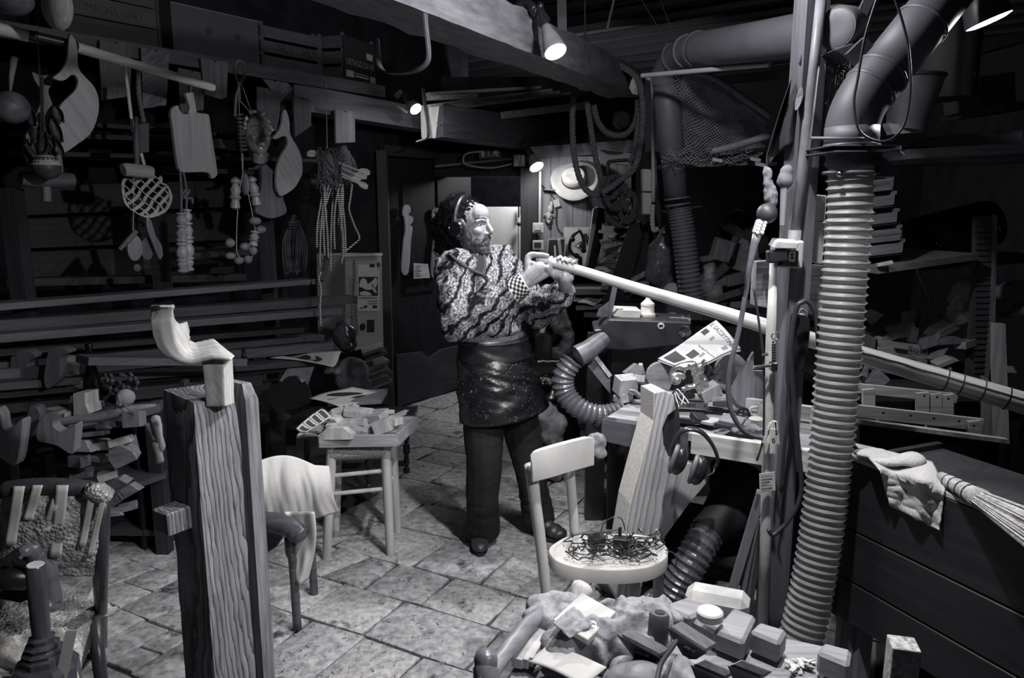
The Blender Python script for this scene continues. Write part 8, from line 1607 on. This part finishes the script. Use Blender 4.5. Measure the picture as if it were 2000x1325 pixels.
for a, b, w_, lb in (((1487, 962), (1415, 1205), .042, 'thick square stick leaning left of the pale pipe'), ((1490, 975), (1455, 1225), .03, 'darker stick leaning close to the pale pipe'), ((1482, 1010), (1440, 1225), .03, 'short stick leaning between the other two')):
    p = W(*a, 2.46); q = G(*b) if False else W(*b, 2.5); one('leaning_stick', MB().bar(p, q+(q-p)*.12, w_, w_*.8), M_oldZ, lb, 'stick', gLs, bevel=.002)
# clear spiral hose
HY = 2.32
hpth = [(1661, 318, 0), (1660, 400, 0), (1653, 500, 0), (1646, 600, 0), (1638, 700, 0), (1630, 800, .0), (1621, 900, 0), (1610, 1000, -.01), (1597, 1090, -.02), (1580, 1180, -.03), (1562, 1255, -.04), (1550, 1305, -.05), (1540, 1360, -.05)]
HPt = [W(x, y, HY+d) for x, y, d in hpth]
ch2 = thing('clear_hose', 'wide clear plastic spiral hose hanging from the duct down to the floor', 'hose', W(1545, 1330, HY-.05))
P = cr(HPt, 60); D = [0]
for i in range(1, len(P)): D.append(D[-1]+(P[i]-P[i-1]).length)
tot = D[-1]; pitch = .0252; nr = int(tot/pitch); R0 = .0705
def at_len(s_):
    import bisect
    j = min(max(bisect.bisect(D, s_)-1, 0), len(P)-2); return P[j].lerp(P[j+1], (s_-D[j])/max(1e-9, D[j+1]-D[j])), (P[j+1]-P[j]).normalized()
Q = []; Rr = []
for i in range(nr*5+1):
    t = i/5; p, d = at_len(min(tot, t*pitch)); fq = t % 1; Q.append(p); Rr.append(R0-.0075*math.sin(PI*fq)**.7)
obj('clear_wall', MB().tube(Q, Rr, 30, cap=False), glass('clear_pvc', .45, .4, mixv=.82), ch2, 180)
ribm = mat('hose_rib', .25, .45, spec=.6, bump=0, var=.05)
for i in range(nr+1):
    p, d = at_len(min(tot, i*pitch)); _, u, w = frame(d); obj('rib', MB().tube([p+(u*math.cos(a*PI/14)+w*math.sin(a*PI/14))*R0 for a in range(28)], .001, 4, closed=True), ribm, ch2, 180)
# duct above, blast gate
dcx = thing('metal_duct', 'bent galvanised duct coming down from the top right onto the clear hose', 'duct', W(1665, 300, HY))
dp = [W(1662, 285, HY), W(1664, 248, HY), W(1674, 215, HY), W(1694, 180, HY+.01), W(1722, 145, HY+.02), W(1800, 48, HY+.06), W(1890, -64, HY+.1)]
obj('lower_sleeve', MB().tube(dp[:2], .078, 26), M_steel, dcx, 180); obj('bend', MB().tube(cr(dp[:5], 4)[3:], .077, 26), M_steel, dcx, 50); obj('upper_pipe', MB().tube(dp[4:], .076, 26), M_steel, dcx, 180)
for a, b in ((dp[4], dp[5]), (dp[4].lerp(dp[3], .8), dp[4]), (dp[5], dp[6]), (dp[0], dp[1])):
    d = (b-a).normalized(); obj('bead_ring', MB().tube([a-d*.006, a, a+d*.006], [.078, .0825, .078], 26, cap=False), M_steel, dcx, 180)
gt = thing('blast_gate', 'sliding blast gate plate clamped between duct and clear hose', 'gate', W(1665, 310, HY)); zg = W(1660, 290, HY).z
gc = W(1668, 290, HY); 
for i, (z_, sx) in enumerate(((zg, 0), (zg-.016, .01))): obj('gate_plate', MB().prism([V(gc.x-.11+sx, HY-.1, z_), V(gc.x+.09, HY-.1, z_), V(gc.x+.17+sx, HY+.05, z_), V(gc.x+.1, HY+.12, z_), V(gc.x-.11, HY+.1, z_)], (0, 0, .003)), M_steel, gt)
obj('collar', MB().lathe([(.078, 0), (.082, .01), (.078, .02), (.08, .045)], gc-ZUP*.055, (0, 0, 1), 26), M_steel, gt, 60); obj('hose_clip', MB().tube([W(1662, 338, HY)+V(.077*math.cos(k*PI/14), .077*math.sin(k*PI/14), 0) for k in range(28)], .006, 6, closed=True), M_steel, gt, 180); [obj('clip_screw', MB().sph(q, .009, 8, 6), M_chrome, gt, 180) for q in (W(1640, 340, HY-.08), W(1708, 337, HY-.05))]
obj('tie_rod', MB().tube([W(1584, 270, HY-.05), W(1690, 271, HY-.09)], .005, 6), M_steel, gt, 180); obj('deflector', MB().prism([W(*p, HY-.02) for p in ((1704, 292), (1756, 330), (1750, 345), (1706, 345))], (.02, .1, 0)), M_steel, gt)
one('loop_cable', cordmb([W(x, y, 2.2) for x, y in ((1715, -10), (1690, 70), (1676, 150), (1668, 200), (1676, 250), (1700, 272), (1735, 275), (1765, 245), (1778, 180), (1775, 100), (1762, 40), (1745, -10))], .004, 6), M_cable, 'thin black cable hanging in a long loop in front of the metal duct', 'cable', smooth=180)
# gauge box on the post top
gb = thing('round_speaker', 'round dark-rimmed dial on a metal box at the top of the post', 'dial', W(1640, 95, 2.45)); ax_ = V(-.75, -.6, -.1).normalized(); c = W(1640, 55, 2.42)
obj('drum', MB().lathe([(.06, 0), (.066, .005), (.066, .07), (.06, .078)], c-ax_*.06, ax_, 24), mat('drum_grey', .09, .5, bump=0), gb, 40); obj('face', MB().lathe([(.055, 0), (.04, .004), (.02, .002)], c+ax_*.019, ax_, 24), M_steel, gb, 60); obj('tray', MB().prism([W(*p, 2.38) for p in ((1625, 98), (1665, 84), (1712, 72), (1716, 82), (1690, 110), (1662, 116))], (.0, .1, .0)), mat('drum_grey', .09, .5, bump=0), gb, bevel=.003); obj('strut', MB().bar(W(1668, 60, 2.4), W(1710, -30, 2.4), .012, .03), M_steel, gb); obj('bracket', MB().bar(W(1696, 85, 2.36), W(1662, 118, 2.36), .03, .05), mat('drum_grey', .09, .5, bump=0), gb)
# netting bundle wrapped on the post
nb_ = thing('net_bundle', 'bundle of dark fine netting hanging against the post top', 'net', W(1650, 330, 2.5)); nm2 = MB(); rnd = random.Random(41)
for i in range(34):
    x = 1615+i*1.9; P = [W(x+4*math.sin(k*.9+i), 20+k*(310/16)+(i % 5)*6, 2.47+.02*math.sin(i*1.3+k*.6)) for k in range(17)]; nm2.tube(P, .002, 3, cap=False)
for k in range(60):
    y_ = 25+k*5; P = [W(1614+i*8+3*math.sin(k+i), y_+4*math.sin(i*2+k), 2.465+.02*math.sin(i*1.3+k*.6)) for i in range(9)]; nm2.tube(P, .0016, 3, cap=False)
o = obj('netting', nm2, mat('dark_net', .06, .7, spec=.6), nb_); o['kind'] = 'stuff'
# flag tied to the post
fg = thing('printed_cloth', 'dark printed cloth tied to the post and hanging in folds', 'cloth', W(1540, 330, 2.55)); FGY = 2.5
def flagf(u, v):
    x = lerp(lerp(1568, 1576, u), lerp(1496, 1582, u), min(1, v*1.15)**.8); y_ = lerp(105, lerp(335, 258, u**.6), v); return W(x, y_, FGY+.05*math.sin(u*9)*min(1, v*2)+.02)
obj('cloth', MB().sheet(flagf, 34, 30, .003), mat('dark_cloth', .035, .9, bump=.1), fg, 180)
for pts in ([(.35, .45), (.45, .38), (.55, .42), (.6, .52), (.5, .62), (.4, .6)], [(.08, .5), (.15, .47), (.2, .54), (.28, .58), (.22, .64), (.12, .6)]):
    q = cr2(pts, 4); obj('motif', MB().add([flagf(*p)-V(0, .05, 0) for p in q], [tuple(range(len(q)))]), mat('cloth_motif', .2, .9, bump=0), fg)
obj('tie', MB().tube(cr([W(1562, 125, 2.47), W(1572, 98, 2.47), W(1580, 92, 2.47)], 4), .006, 6), M_cable, fg)
# ================================================================== RIGHT: CHEST, CLOTH, BROOM
zt2 = .84; c0 = G(1648, 894, zt2); c1 = G(1952, 1012, zt2); cdx = (c1-c0).normalized(); cnx = V(-cdx.y, cdx.x, 0); cnx = cnx if cnx.y > 0 else -cnx; c2 = c0+cdx*1.35
cst = thing('plank_chest', 'long dark plank chest on legs at the right edge', 'chest', V(c0.x, c0.y, 0)); M_cst = wood('chest_plank', .016, cdx, scale=26, var=.4, v2=.06, cut=.64, rough=.5)
zs3 = [.27, .42, .6, .84]
for i in range(3): obj('plank', MB().prism([V(c0.x, c0.y, zs3[i]+.004), V(c2.x, c2.y, zs3[i]+.004), V(c2.x, c2.y, zs3[i+1]-.002), V(c0.x, c0.y, zs3[i+1]-.002)], cnx*.025), M_cst, cst, bevel=.003)
obj('end_board', MB().prism([V(c0.x, c0.y, .27), V(c0.x, c0.y, .84), V(c0.x, c0.y, .84)+cnx*.45, V(c0.x, c0.y, .27)+cnx*.45], cdx*.025), M_cst, cst); obj('top_ledge', MB().prism([c0+cnx*.0+ZUP*.001, c2+ZUP*.001, c2+cnx*.03+ZUP*.001, c0+cnx*.03+ZUP*.001], (0, 0, .012)), wood('ledge_pale', .34, cdx), cst)
obj('inner_floor', MB().prism([c0+cnx*.06-ZUP*.03, c2+cnx*.06-ZUP*.03, c2+cnx*.45-ZUP*.03, c0+cnx*.45-ZUP*.03], (0, 0, .01)), M_dark, cst)
for p in (c0+cdx*.04+cnx*.03, c0+cdx*.04+cnx*.4, c0+cdx*.09+cnx*.06): obj('leg', MB().bar(V(p.x, p.y, 0), V(p.x, p.y, .3), .045, .045), M_oldZ, cst)
obj('crack', MB().bar(V(c0.x, c0.y, .601)+cdx*.65-cnx*.0015, V(c0.x, c0.y, .601)+cdx*1.15-cnx*.0015, .002, .0025), M_cord, cst)
# black back panel with pale top edge
slab('back_panel_board', [(1678, 826), (1966, 864), (1964, 925), (1850, 912), (1680, 880)], YP(2.75), .02, mat('black_panel', .012, .5, bump=0), 'black panel standing at the back of the plank chest', 'board'); one('pale_lath', MB().bar(W(1676, 823, 2.74), W(1965, 861, 2.74), .03, .016), wood('ledge_pale', .34, (1, 0, 0)), 'thin pale lath along the top of the black panel', 'lath'); one('steel_upright', MB().bar(W(1957, 866, 2.73), W(1955, 918, 2.73), .012, .02), M_iron, 'short dark upright at the right end of the black panel', 'upright')
# cloth / glove over the chest edge
M_gcl = mat('terry_cloth', .42, .95, var=.15, scale=120, bump=.5)
CFP = Pl(c0, -cnx)
def clf(u, v):
    ex = lerp(1724, 1846, u); ey = lerp(929, 962, u)-3          # where the cloth crosses the chest edge
    if v < .3:
        t = v/.3; p = G(lerp(lerp(1668, 1820, u), ex, t), lerp(lerp(868, 905, u), ey, t), zt2+.03+.012*math.sin(u*8+t*3))
    else:
        t = (v-.3)/.7; p = CFP.pt(lerp(ex, lerp(1738, 1836, u), t), lerp(ey, lerp(985, 1038, u), t), .016+.014*math.sin(u*11+t*2)+.01*noise.noise(V(u*6, t*6, 0)))
    return p
gl = one('terry_towel', MB().sheet(clf, 36, 30, .006), M_gcl, 'pale terry cloth hanging over the front of the plank chest', 'cloth', smooth=180)
obj('folded_top', blobn(MB().sph(G(1700, 885, zt2+.05), (.06, .04, .014), 12, 8).sph(G(1745, 900, zt2+.045), (.08, .04, .014), 12, 8).sph(G(1780, 900, zt2+.05), (.05, .04, .022), 12, 8), .008, .008, 18, 1, 'fold'), M_gcl, gl, 180)
br = thing('straw_broom', 'straw broom lying with bound bristles across the chest', 'broom', W(1920, 970, 2.15)); B0_, B1_ = G(1838, 932, zt2+.035), G(2060, 1058, zt2+.06); bdir = (B1_-B0_).normalized(); _, bu, bw = frame(bdir); BL_ = (B1_-B0_).length
obj('bound_core', MB().tube([B0_.lerp(B1_, t) for t in (0, .1, .25, .42)], [.016, .02, .024, .03], 12), mat('straw', .34, .8, var=.5, scale=80), br, 180)
for t in (.08, .15, .23, .31): p = B0_.lerp(B1_, t); obj('binding', MB().tube([p+(bu*math.cos(k*PI/8)+bw*math.sin(k*PI/8))*(.0165+.032*t*1.05) for k in range(16)], .0022, 4, closed=True), M_ink, br)
bs2 = MB(); rnd = random.Random(18)
for i in range(420):
    a = rnd.uniform(0, 2*PI); r_ = rnd.random()**.5; r0, r1 = .022*r_, .062*r_; o_ = bu*math.cos(a)+bw*math.sin(a)*.8; t0 = rnd.uniform(.28, .4); bs2.tube([B0_+bdir*(BL_*t0)+o_*r0, B0_+bdir*(BL_*.7)+o_*lerp(r0, r1, .6), B0_+bdir*(BL_*rnd.uniform(.95, 1.05))+o_*r1], .0016, 3, cap=False)
o = obj('bristles', bs2, mat('straw', .34, .8), br); o['kind'] = 'stuff'
one('broom_tray', MB().prism([W(1840, 935, 2.4), W(1955, 1008, 2.2), W(1945, 1012, 2.18), W(1835, 945, 2.38)], (0, 0, -.012)), M_paleX, 'thin pale strip under the broom', 'strip')
# ================================================================== RIGHT BACKGROUND STORE
YR = 4.3
for i, (y0, x0, lb) in enumerate(((346, 1694, 'topmost'), (378, 1696, 'second'), (412, 1698, 'third'), (444, 1700, 'fourth'), (472, 1702, 'lowest'))):
    TL, TR = W(x0-60, y0+14, 3.4), W(x0+52+i*3.5, y0, 3.4); h = 25/ppm(TL); crate('produce_crate', TL, TR, TR-ZUP*h, TL-ZUP*h, V(.16, .34, 0), 1 if i != 3 else 2, wood('produce_slat', .2 if i != 2 else .06, (1, 0, .1)), '%s shallow produce crate in the stack behind the clear hose' % lb, 'crate', .1, 'produce crates behind the clear hose')
fit_text('lettering', 'PRODOTTO ITALIA', W(1708, 362, 3.39), W(1738, 357, 3.39), ZUP, .02, M_ink, bpy.data.objects['produce_crate'])
one('store_shelf', MB().bar(W(1650, 522, 3.5), W(1840, 496, 3.7), .4, .03), M_oldX, 'wooden shelf carrying the stack of produce crates', 'shelf')
bar_ = thing('ribbed_motor', 'black ribbed motor casing lying on the shelf at the right', 'motor', W(1850, 505, 4.0)); a, b = W(1770, 478, 4.0), W(1938, 436, 4.0); _, u, w = frame(b-a); obj('casing', MB().tube([a, b], .12, 26), mat('gloss_casing', .012, .25, spec=.7, bump=0), bar_, 60)
for k in range(22): o_ = (u*math.cos(k*PI/11)+w*math.sin(k*PI/11))*.124; obj('fin', MB().bar(a.lerp(b, .06)+o_, a.lerp(b, .94)+o_, .01, .01), mat('gloss_casing', .012, .25, spec=.7, bump=0), bar_)
for t, k in ((.2, 5), (.25, 8), (.9, 5), (.92, 8)): q = a.lerp(b, t)+V(0, -.128, .02-.012*k*.5); obj('bolt', MB().sph(q, .008, 8, 6), M_chrome, bar_, 180)
one('motor_shelf', MB().bar(W(1705, 522, 4.2), W(2000, 500, 4.2), .4, .03), M_dark, 'dark shelf under the ribbed motor', 'shelf')
one('motor_cable', cordmb([W(x, y, 3.8) for x, y in ((1772, 502), (1790, 525), (1802, 555), (1815, 582), (1822, 605), (1838, 620))], .008, 6), M_inkg, 'thick grey cable hanging from the motor shelf', 'cable', smooth=180)
for poly, Y, m, lb in (([(1905, 425), (1946, 420), (1942, 560), (1922, 742), (1888, 738), (1902, 560)], 3.6, mat('corrugated', .07, .7, var=.3, scale=14), 'tall dark ribbed board standing right of the motor'), ([(1944, 420), (1948, 420), (1944, 640), (1931, 742), (1926, 742), (1938, 600)], 3.58, M_oldZ, 'narrow pale edge board beside the tall dark one'), ([(1942, 632), (1964, 633), (1972, 868), (1946, 862), (1941, 700)], 3.2, wood('nail_board', .3, (0, 0, 1)), 'pale nail-holed board standing at the right'), ([(1922, 735), (1932, 742), (1942, 855), (1922, 850)], 3.25, M_oldZ, 'grey board standing just left of the nail-holed one'), ([(1875, 735), (1930, 742), (1925, 850), (1872, 830)], 3.4, M_dark, 'dark square panel behind the slatted pallet')): slab('standing_board', poly, YP(Y), .025, m, lb, 'board', 'standing boards at the right')
for i in range(26): obj('rib', MB().bar(W(1907-.18*i, 440+i*11.5, 3.595), W(1936-.3*i, 440+i*11.5, 3.595), .008, .008), mat('corrugated', .07, .7), bpy.data.objects['standing_board'])
cro2 = crate('drinks_crate', W(1711, 663, 3.6), W(1817, 676, 3.6), W(1811, 735, 3.6), W(1707, 728, 3.6), V(.05, .3, 0), 1, wood('drinks_crate', .26, (1, 0, 0)), 'wooden crate lettered CONTERASTA with a slot handle in the scrap heap', 'crate', .02)
fit_text('lettering', 'CONTERASTA', W(1731, 699, 3.59), W(1790, 704, 3.59), ZUP, .034, M_ink, cro2); fit_text('lettering', 'Sott', W(1774, 682, 3.59), W(1811, 688, 3.59), ZUP, .03, M_ink, cro2)
obj('slot_handle', MB().tube([W(1748, 681, 3.592), W(1772, 685, 3.592)], .012, 10, flat=.3), M_ink, cro2); obj('label_box', MB().prism([W(*p, 3.594) for p in ((1793, 699), (1808, 700), (1807, 711), (1792, 710))], (0, .003, 0)), mat('label_brown', .18, .8), cro2)
for y_ in (672, 684, 696): obj('staple', MB().box(W(1714, y_, 3.592), (.014, .003, .003)), M_iron, cro2)
gH = 'scraps in the heap at the right'
heap('heap_scrap', [(1720, 640, 3.9, 50, 8, 20), (1760, 646, 3.8, 50, 26, 22), (1785, 655, 3.7, 16, 30, -14), (1800, 640, 3.8, 10, 60, -10), (1735, 660, 3.8, 40, 14, 30), (1812, 668, 3.6, 34, 20, 20), (1835, 665, 3.6, 14, 22, -8), (1845, 640, 3.7, 80, 16, 22), (1855, 665, 3.6, 50, 12, 4), (1845, 705, 3.5, 44, 10, 24), (1830, 690, 3.6, 40, 8, 40), (1705, 615, 3.9, 30, 26, 50), (1775, 618, 3.9, 22, 20, 10), (1795, 628, 3.9, 30, 12, 30), (1690, 725, 3.4, 10, 24, -20), (1712, 742, 3.4, 30, 34, -40), (1850, 718, 3.5, 18, 10, 8), (1885, 672, 3.6, 40, 14, 4), (1955, 600, 3.8, 30, 18, 10), (1950, 615, 3.8, 24, 8, -14), (1985, 610, 3.8, 30, 10, 30), (1975, 722, 3.6, 20, 8, 0)], [M_oldX, M_oldZ, M_midX, M_oldX], '%s scrap from the left in the heap behind the slatted pallet', 'scrap', gH, 44)
def slatp(root, nm, a, b, w_, Y, h=.018): obj(nm, MB().bar(W(*a, Y), W(*b, Y), w_, h, (0, 1, 0)), wood('pallet_slat', .34, (1, 0, 0)), root, bevel=.001)
pal = thing('slatted_pallet', 'pale slatted pallet standing behind the plank chest', 'pallet', W(1800, 850, 2.95)); slatp(pal, 'rail', (1672, 758), (1868, 778), .04, 3.0); slatp(pal, 'rail', (1668, 802), (1918, 830), .05, 2.9); slatp(pal, 'rail', (1690, 830), (1900, 858), .03, 2.92)
for x0, x1, y0, y1, Y in ((1696, 1696, 760, 800, 2.98), (1801, 1801, 767, 815, 2.96), (1827, 1827, 769, 818, 2.96), (1849, 1849, 771, 820, 2.96), (1902, 1902, 822, 858, 2.88), (1725, 1725, 812, 830, 2.93), (1820, 1820, 820, 845, 2.93)): slatp(pal, 'slat', (x0, y0), (x1, y1), .05, Y)
for x, y_ in ((1725, 807), (1778, 812), (1824, 818), (1873, 823), (1902, 832), (1805, 774), (1830, 776), (1852, 779)): obj('nail_head', MB().lathe([(.005, 0), (.005, .002)], W(x, y_, 2.855), (0, -1, 0), 8), M_ink, pal)
bag('plastic_sheet', [(W(1880, 580, 3.7), (.07, .05, .08)), (W(1868, 610, 3.7), (.05, .05, .07)), (W(1890, 560, 3.7), (.06, .05, .05))], .012, .022, 14, film('dull_film', .3, .7), 'dull crumpled plastic sheet hanging in the right store'); bag('grey_sack', [(W(1975, 575, 3.9), (.12, .08, .07)), (W(1950, 590, 3.9), (.06, .06, .08))], .014, .02, 11, mat('sack_grey', .16, .9, bump=.1), 'grey sack slumped at the right edge')
one('light_shard', MB().bar(W(1712, 518, 3.3), W(1742, 512, 3.3), .02, .012), M_pale, 'pale splinter poking out beside the clear hose', 'splinter')
sbn = thing('store_bench', 'rough low bench carrying the scrap heap at the right', 'bench', W(1830, 740, 3.7)*1.0); zz = W(1750, 732, 3.6).z-.03
qa, qb = W(1650, 740, 3.35), W(2050, 740, 3.35); obj('bench_top', MB().prism([V(qa.x, 3.35, zz), V(qb.x, 3.35, zz), V(qb.x, 4.3, zz), V(qa.x, 4.3, zz)], (0, 0, -.04)), M_dark, sbn)
for x, y_ in ((qa.x+.1, 3.45), (qb.x-.1, 3.45), (qa.x+.1, 4.2), (qb.x-.1, 4.2)): obj('leg', MB().bar(V(x, y_, 0), V(x, y_, zz-.04), .07, .07), M_dark, sbn)
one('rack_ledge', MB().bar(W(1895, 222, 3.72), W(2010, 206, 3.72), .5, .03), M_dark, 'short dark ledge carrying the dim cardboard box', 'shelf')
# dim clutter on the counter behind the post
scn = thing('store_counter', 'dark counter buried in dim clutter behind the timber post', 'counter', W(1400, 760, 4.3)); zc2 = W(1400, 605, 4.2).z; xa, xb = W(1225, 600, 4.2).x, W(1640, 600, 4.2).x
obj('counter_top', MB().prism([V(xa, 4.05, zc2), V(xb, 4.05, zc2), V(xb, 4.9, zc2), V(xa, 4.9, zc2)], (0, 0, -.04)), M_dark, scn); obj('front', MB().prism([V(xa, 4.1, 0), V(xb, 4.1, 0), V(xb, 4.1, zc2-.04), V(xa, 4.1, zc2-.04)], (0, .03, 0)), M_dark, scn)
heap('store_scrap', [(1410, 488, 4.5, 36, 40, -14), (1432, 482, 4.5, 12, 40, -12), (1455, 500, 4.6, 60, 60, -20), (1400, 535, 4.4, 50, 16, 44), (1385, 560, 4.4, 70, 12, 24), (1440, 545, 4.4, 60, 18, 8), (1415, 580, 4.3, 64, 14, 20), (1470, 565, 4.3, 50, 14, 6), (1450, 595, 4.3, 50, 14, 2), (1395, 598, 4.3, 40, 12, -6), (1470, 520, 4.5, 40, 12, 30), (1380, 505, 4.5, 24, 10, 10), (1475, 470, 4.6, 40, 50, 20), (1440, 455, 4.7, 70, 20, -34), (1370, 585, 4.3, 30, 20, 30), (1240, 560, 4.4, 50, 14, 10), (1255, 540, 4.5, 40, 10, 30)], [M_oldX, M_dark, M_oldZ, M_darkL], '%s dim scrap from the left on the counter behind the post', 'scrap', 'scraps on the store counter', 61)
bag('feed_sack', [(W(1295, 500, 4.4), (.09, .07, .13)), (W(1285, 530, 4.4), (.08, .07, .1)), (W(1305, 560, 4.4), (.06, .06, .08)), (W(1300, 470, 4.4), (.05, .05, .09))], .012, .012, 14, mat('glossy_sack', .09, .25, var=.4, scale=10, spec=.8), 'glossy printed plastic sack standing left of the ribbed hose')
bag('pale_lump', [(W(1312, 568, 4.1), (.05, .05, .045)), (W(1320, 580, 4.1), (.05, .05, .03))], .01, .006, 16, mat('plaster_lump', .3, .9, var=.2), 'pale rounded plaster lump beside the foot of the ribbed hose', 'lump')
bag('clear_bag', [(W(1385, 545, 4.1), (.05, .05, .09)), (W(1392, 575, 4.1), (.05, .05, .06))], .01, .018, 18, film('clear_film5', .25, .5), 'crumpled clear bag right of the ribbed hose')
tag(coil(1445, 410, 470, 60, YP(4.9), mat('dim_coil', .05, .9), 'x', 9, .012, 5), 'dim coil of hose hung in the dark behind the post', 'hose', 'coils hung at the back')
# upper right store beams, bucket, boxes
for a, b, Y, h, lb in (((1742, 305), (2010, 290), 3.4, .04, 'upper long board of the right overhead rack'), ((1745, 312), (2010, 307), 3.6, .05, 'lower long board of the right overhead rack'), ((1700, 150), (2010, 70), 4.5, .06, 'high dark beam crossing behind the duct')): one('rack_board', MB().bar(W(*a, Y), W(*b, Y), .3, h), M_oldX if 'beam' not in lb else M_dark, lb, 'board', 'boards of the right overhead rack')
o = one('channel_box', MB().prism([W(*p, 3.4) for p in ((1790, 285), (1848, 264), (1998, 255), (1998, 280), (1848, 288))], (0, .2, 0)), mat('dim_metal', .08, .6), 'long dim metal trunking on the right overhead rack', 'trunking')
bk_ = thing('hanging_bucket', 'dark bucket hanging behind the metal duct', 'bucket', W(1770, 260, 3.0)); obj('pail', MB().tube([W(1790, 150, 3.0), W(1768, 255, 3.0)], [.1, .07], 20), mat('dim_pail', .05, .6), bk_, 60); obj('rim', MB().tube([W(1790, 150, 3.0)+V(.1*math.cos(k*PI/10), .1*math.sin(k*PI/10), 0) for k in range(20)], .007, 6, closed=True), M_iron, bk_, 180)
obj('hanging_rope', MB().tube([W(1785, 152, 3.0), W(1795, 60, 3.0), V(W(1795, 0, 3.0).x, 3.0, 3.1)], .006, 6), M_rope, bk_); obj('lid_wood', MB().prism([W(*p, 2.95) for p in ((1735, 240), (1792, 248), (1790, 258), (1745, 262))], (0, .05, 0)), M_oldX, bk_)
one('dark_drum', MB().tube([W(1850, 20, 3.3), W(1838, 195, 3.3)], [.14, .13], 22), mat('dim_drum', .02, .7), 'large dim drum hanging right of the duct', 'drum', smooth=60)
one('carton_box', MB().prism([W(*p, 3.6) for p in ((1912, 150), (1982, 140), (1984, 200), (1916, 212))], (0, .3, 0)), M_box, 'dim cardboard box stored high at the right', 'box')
one('slant_pole', MB().tube([W(1868, 20, 3.2), W(1900, 150, 3.2)], .016, 8), M_iron, 'dark slanting pole beside the dim drum', 'pole', smooth=60)
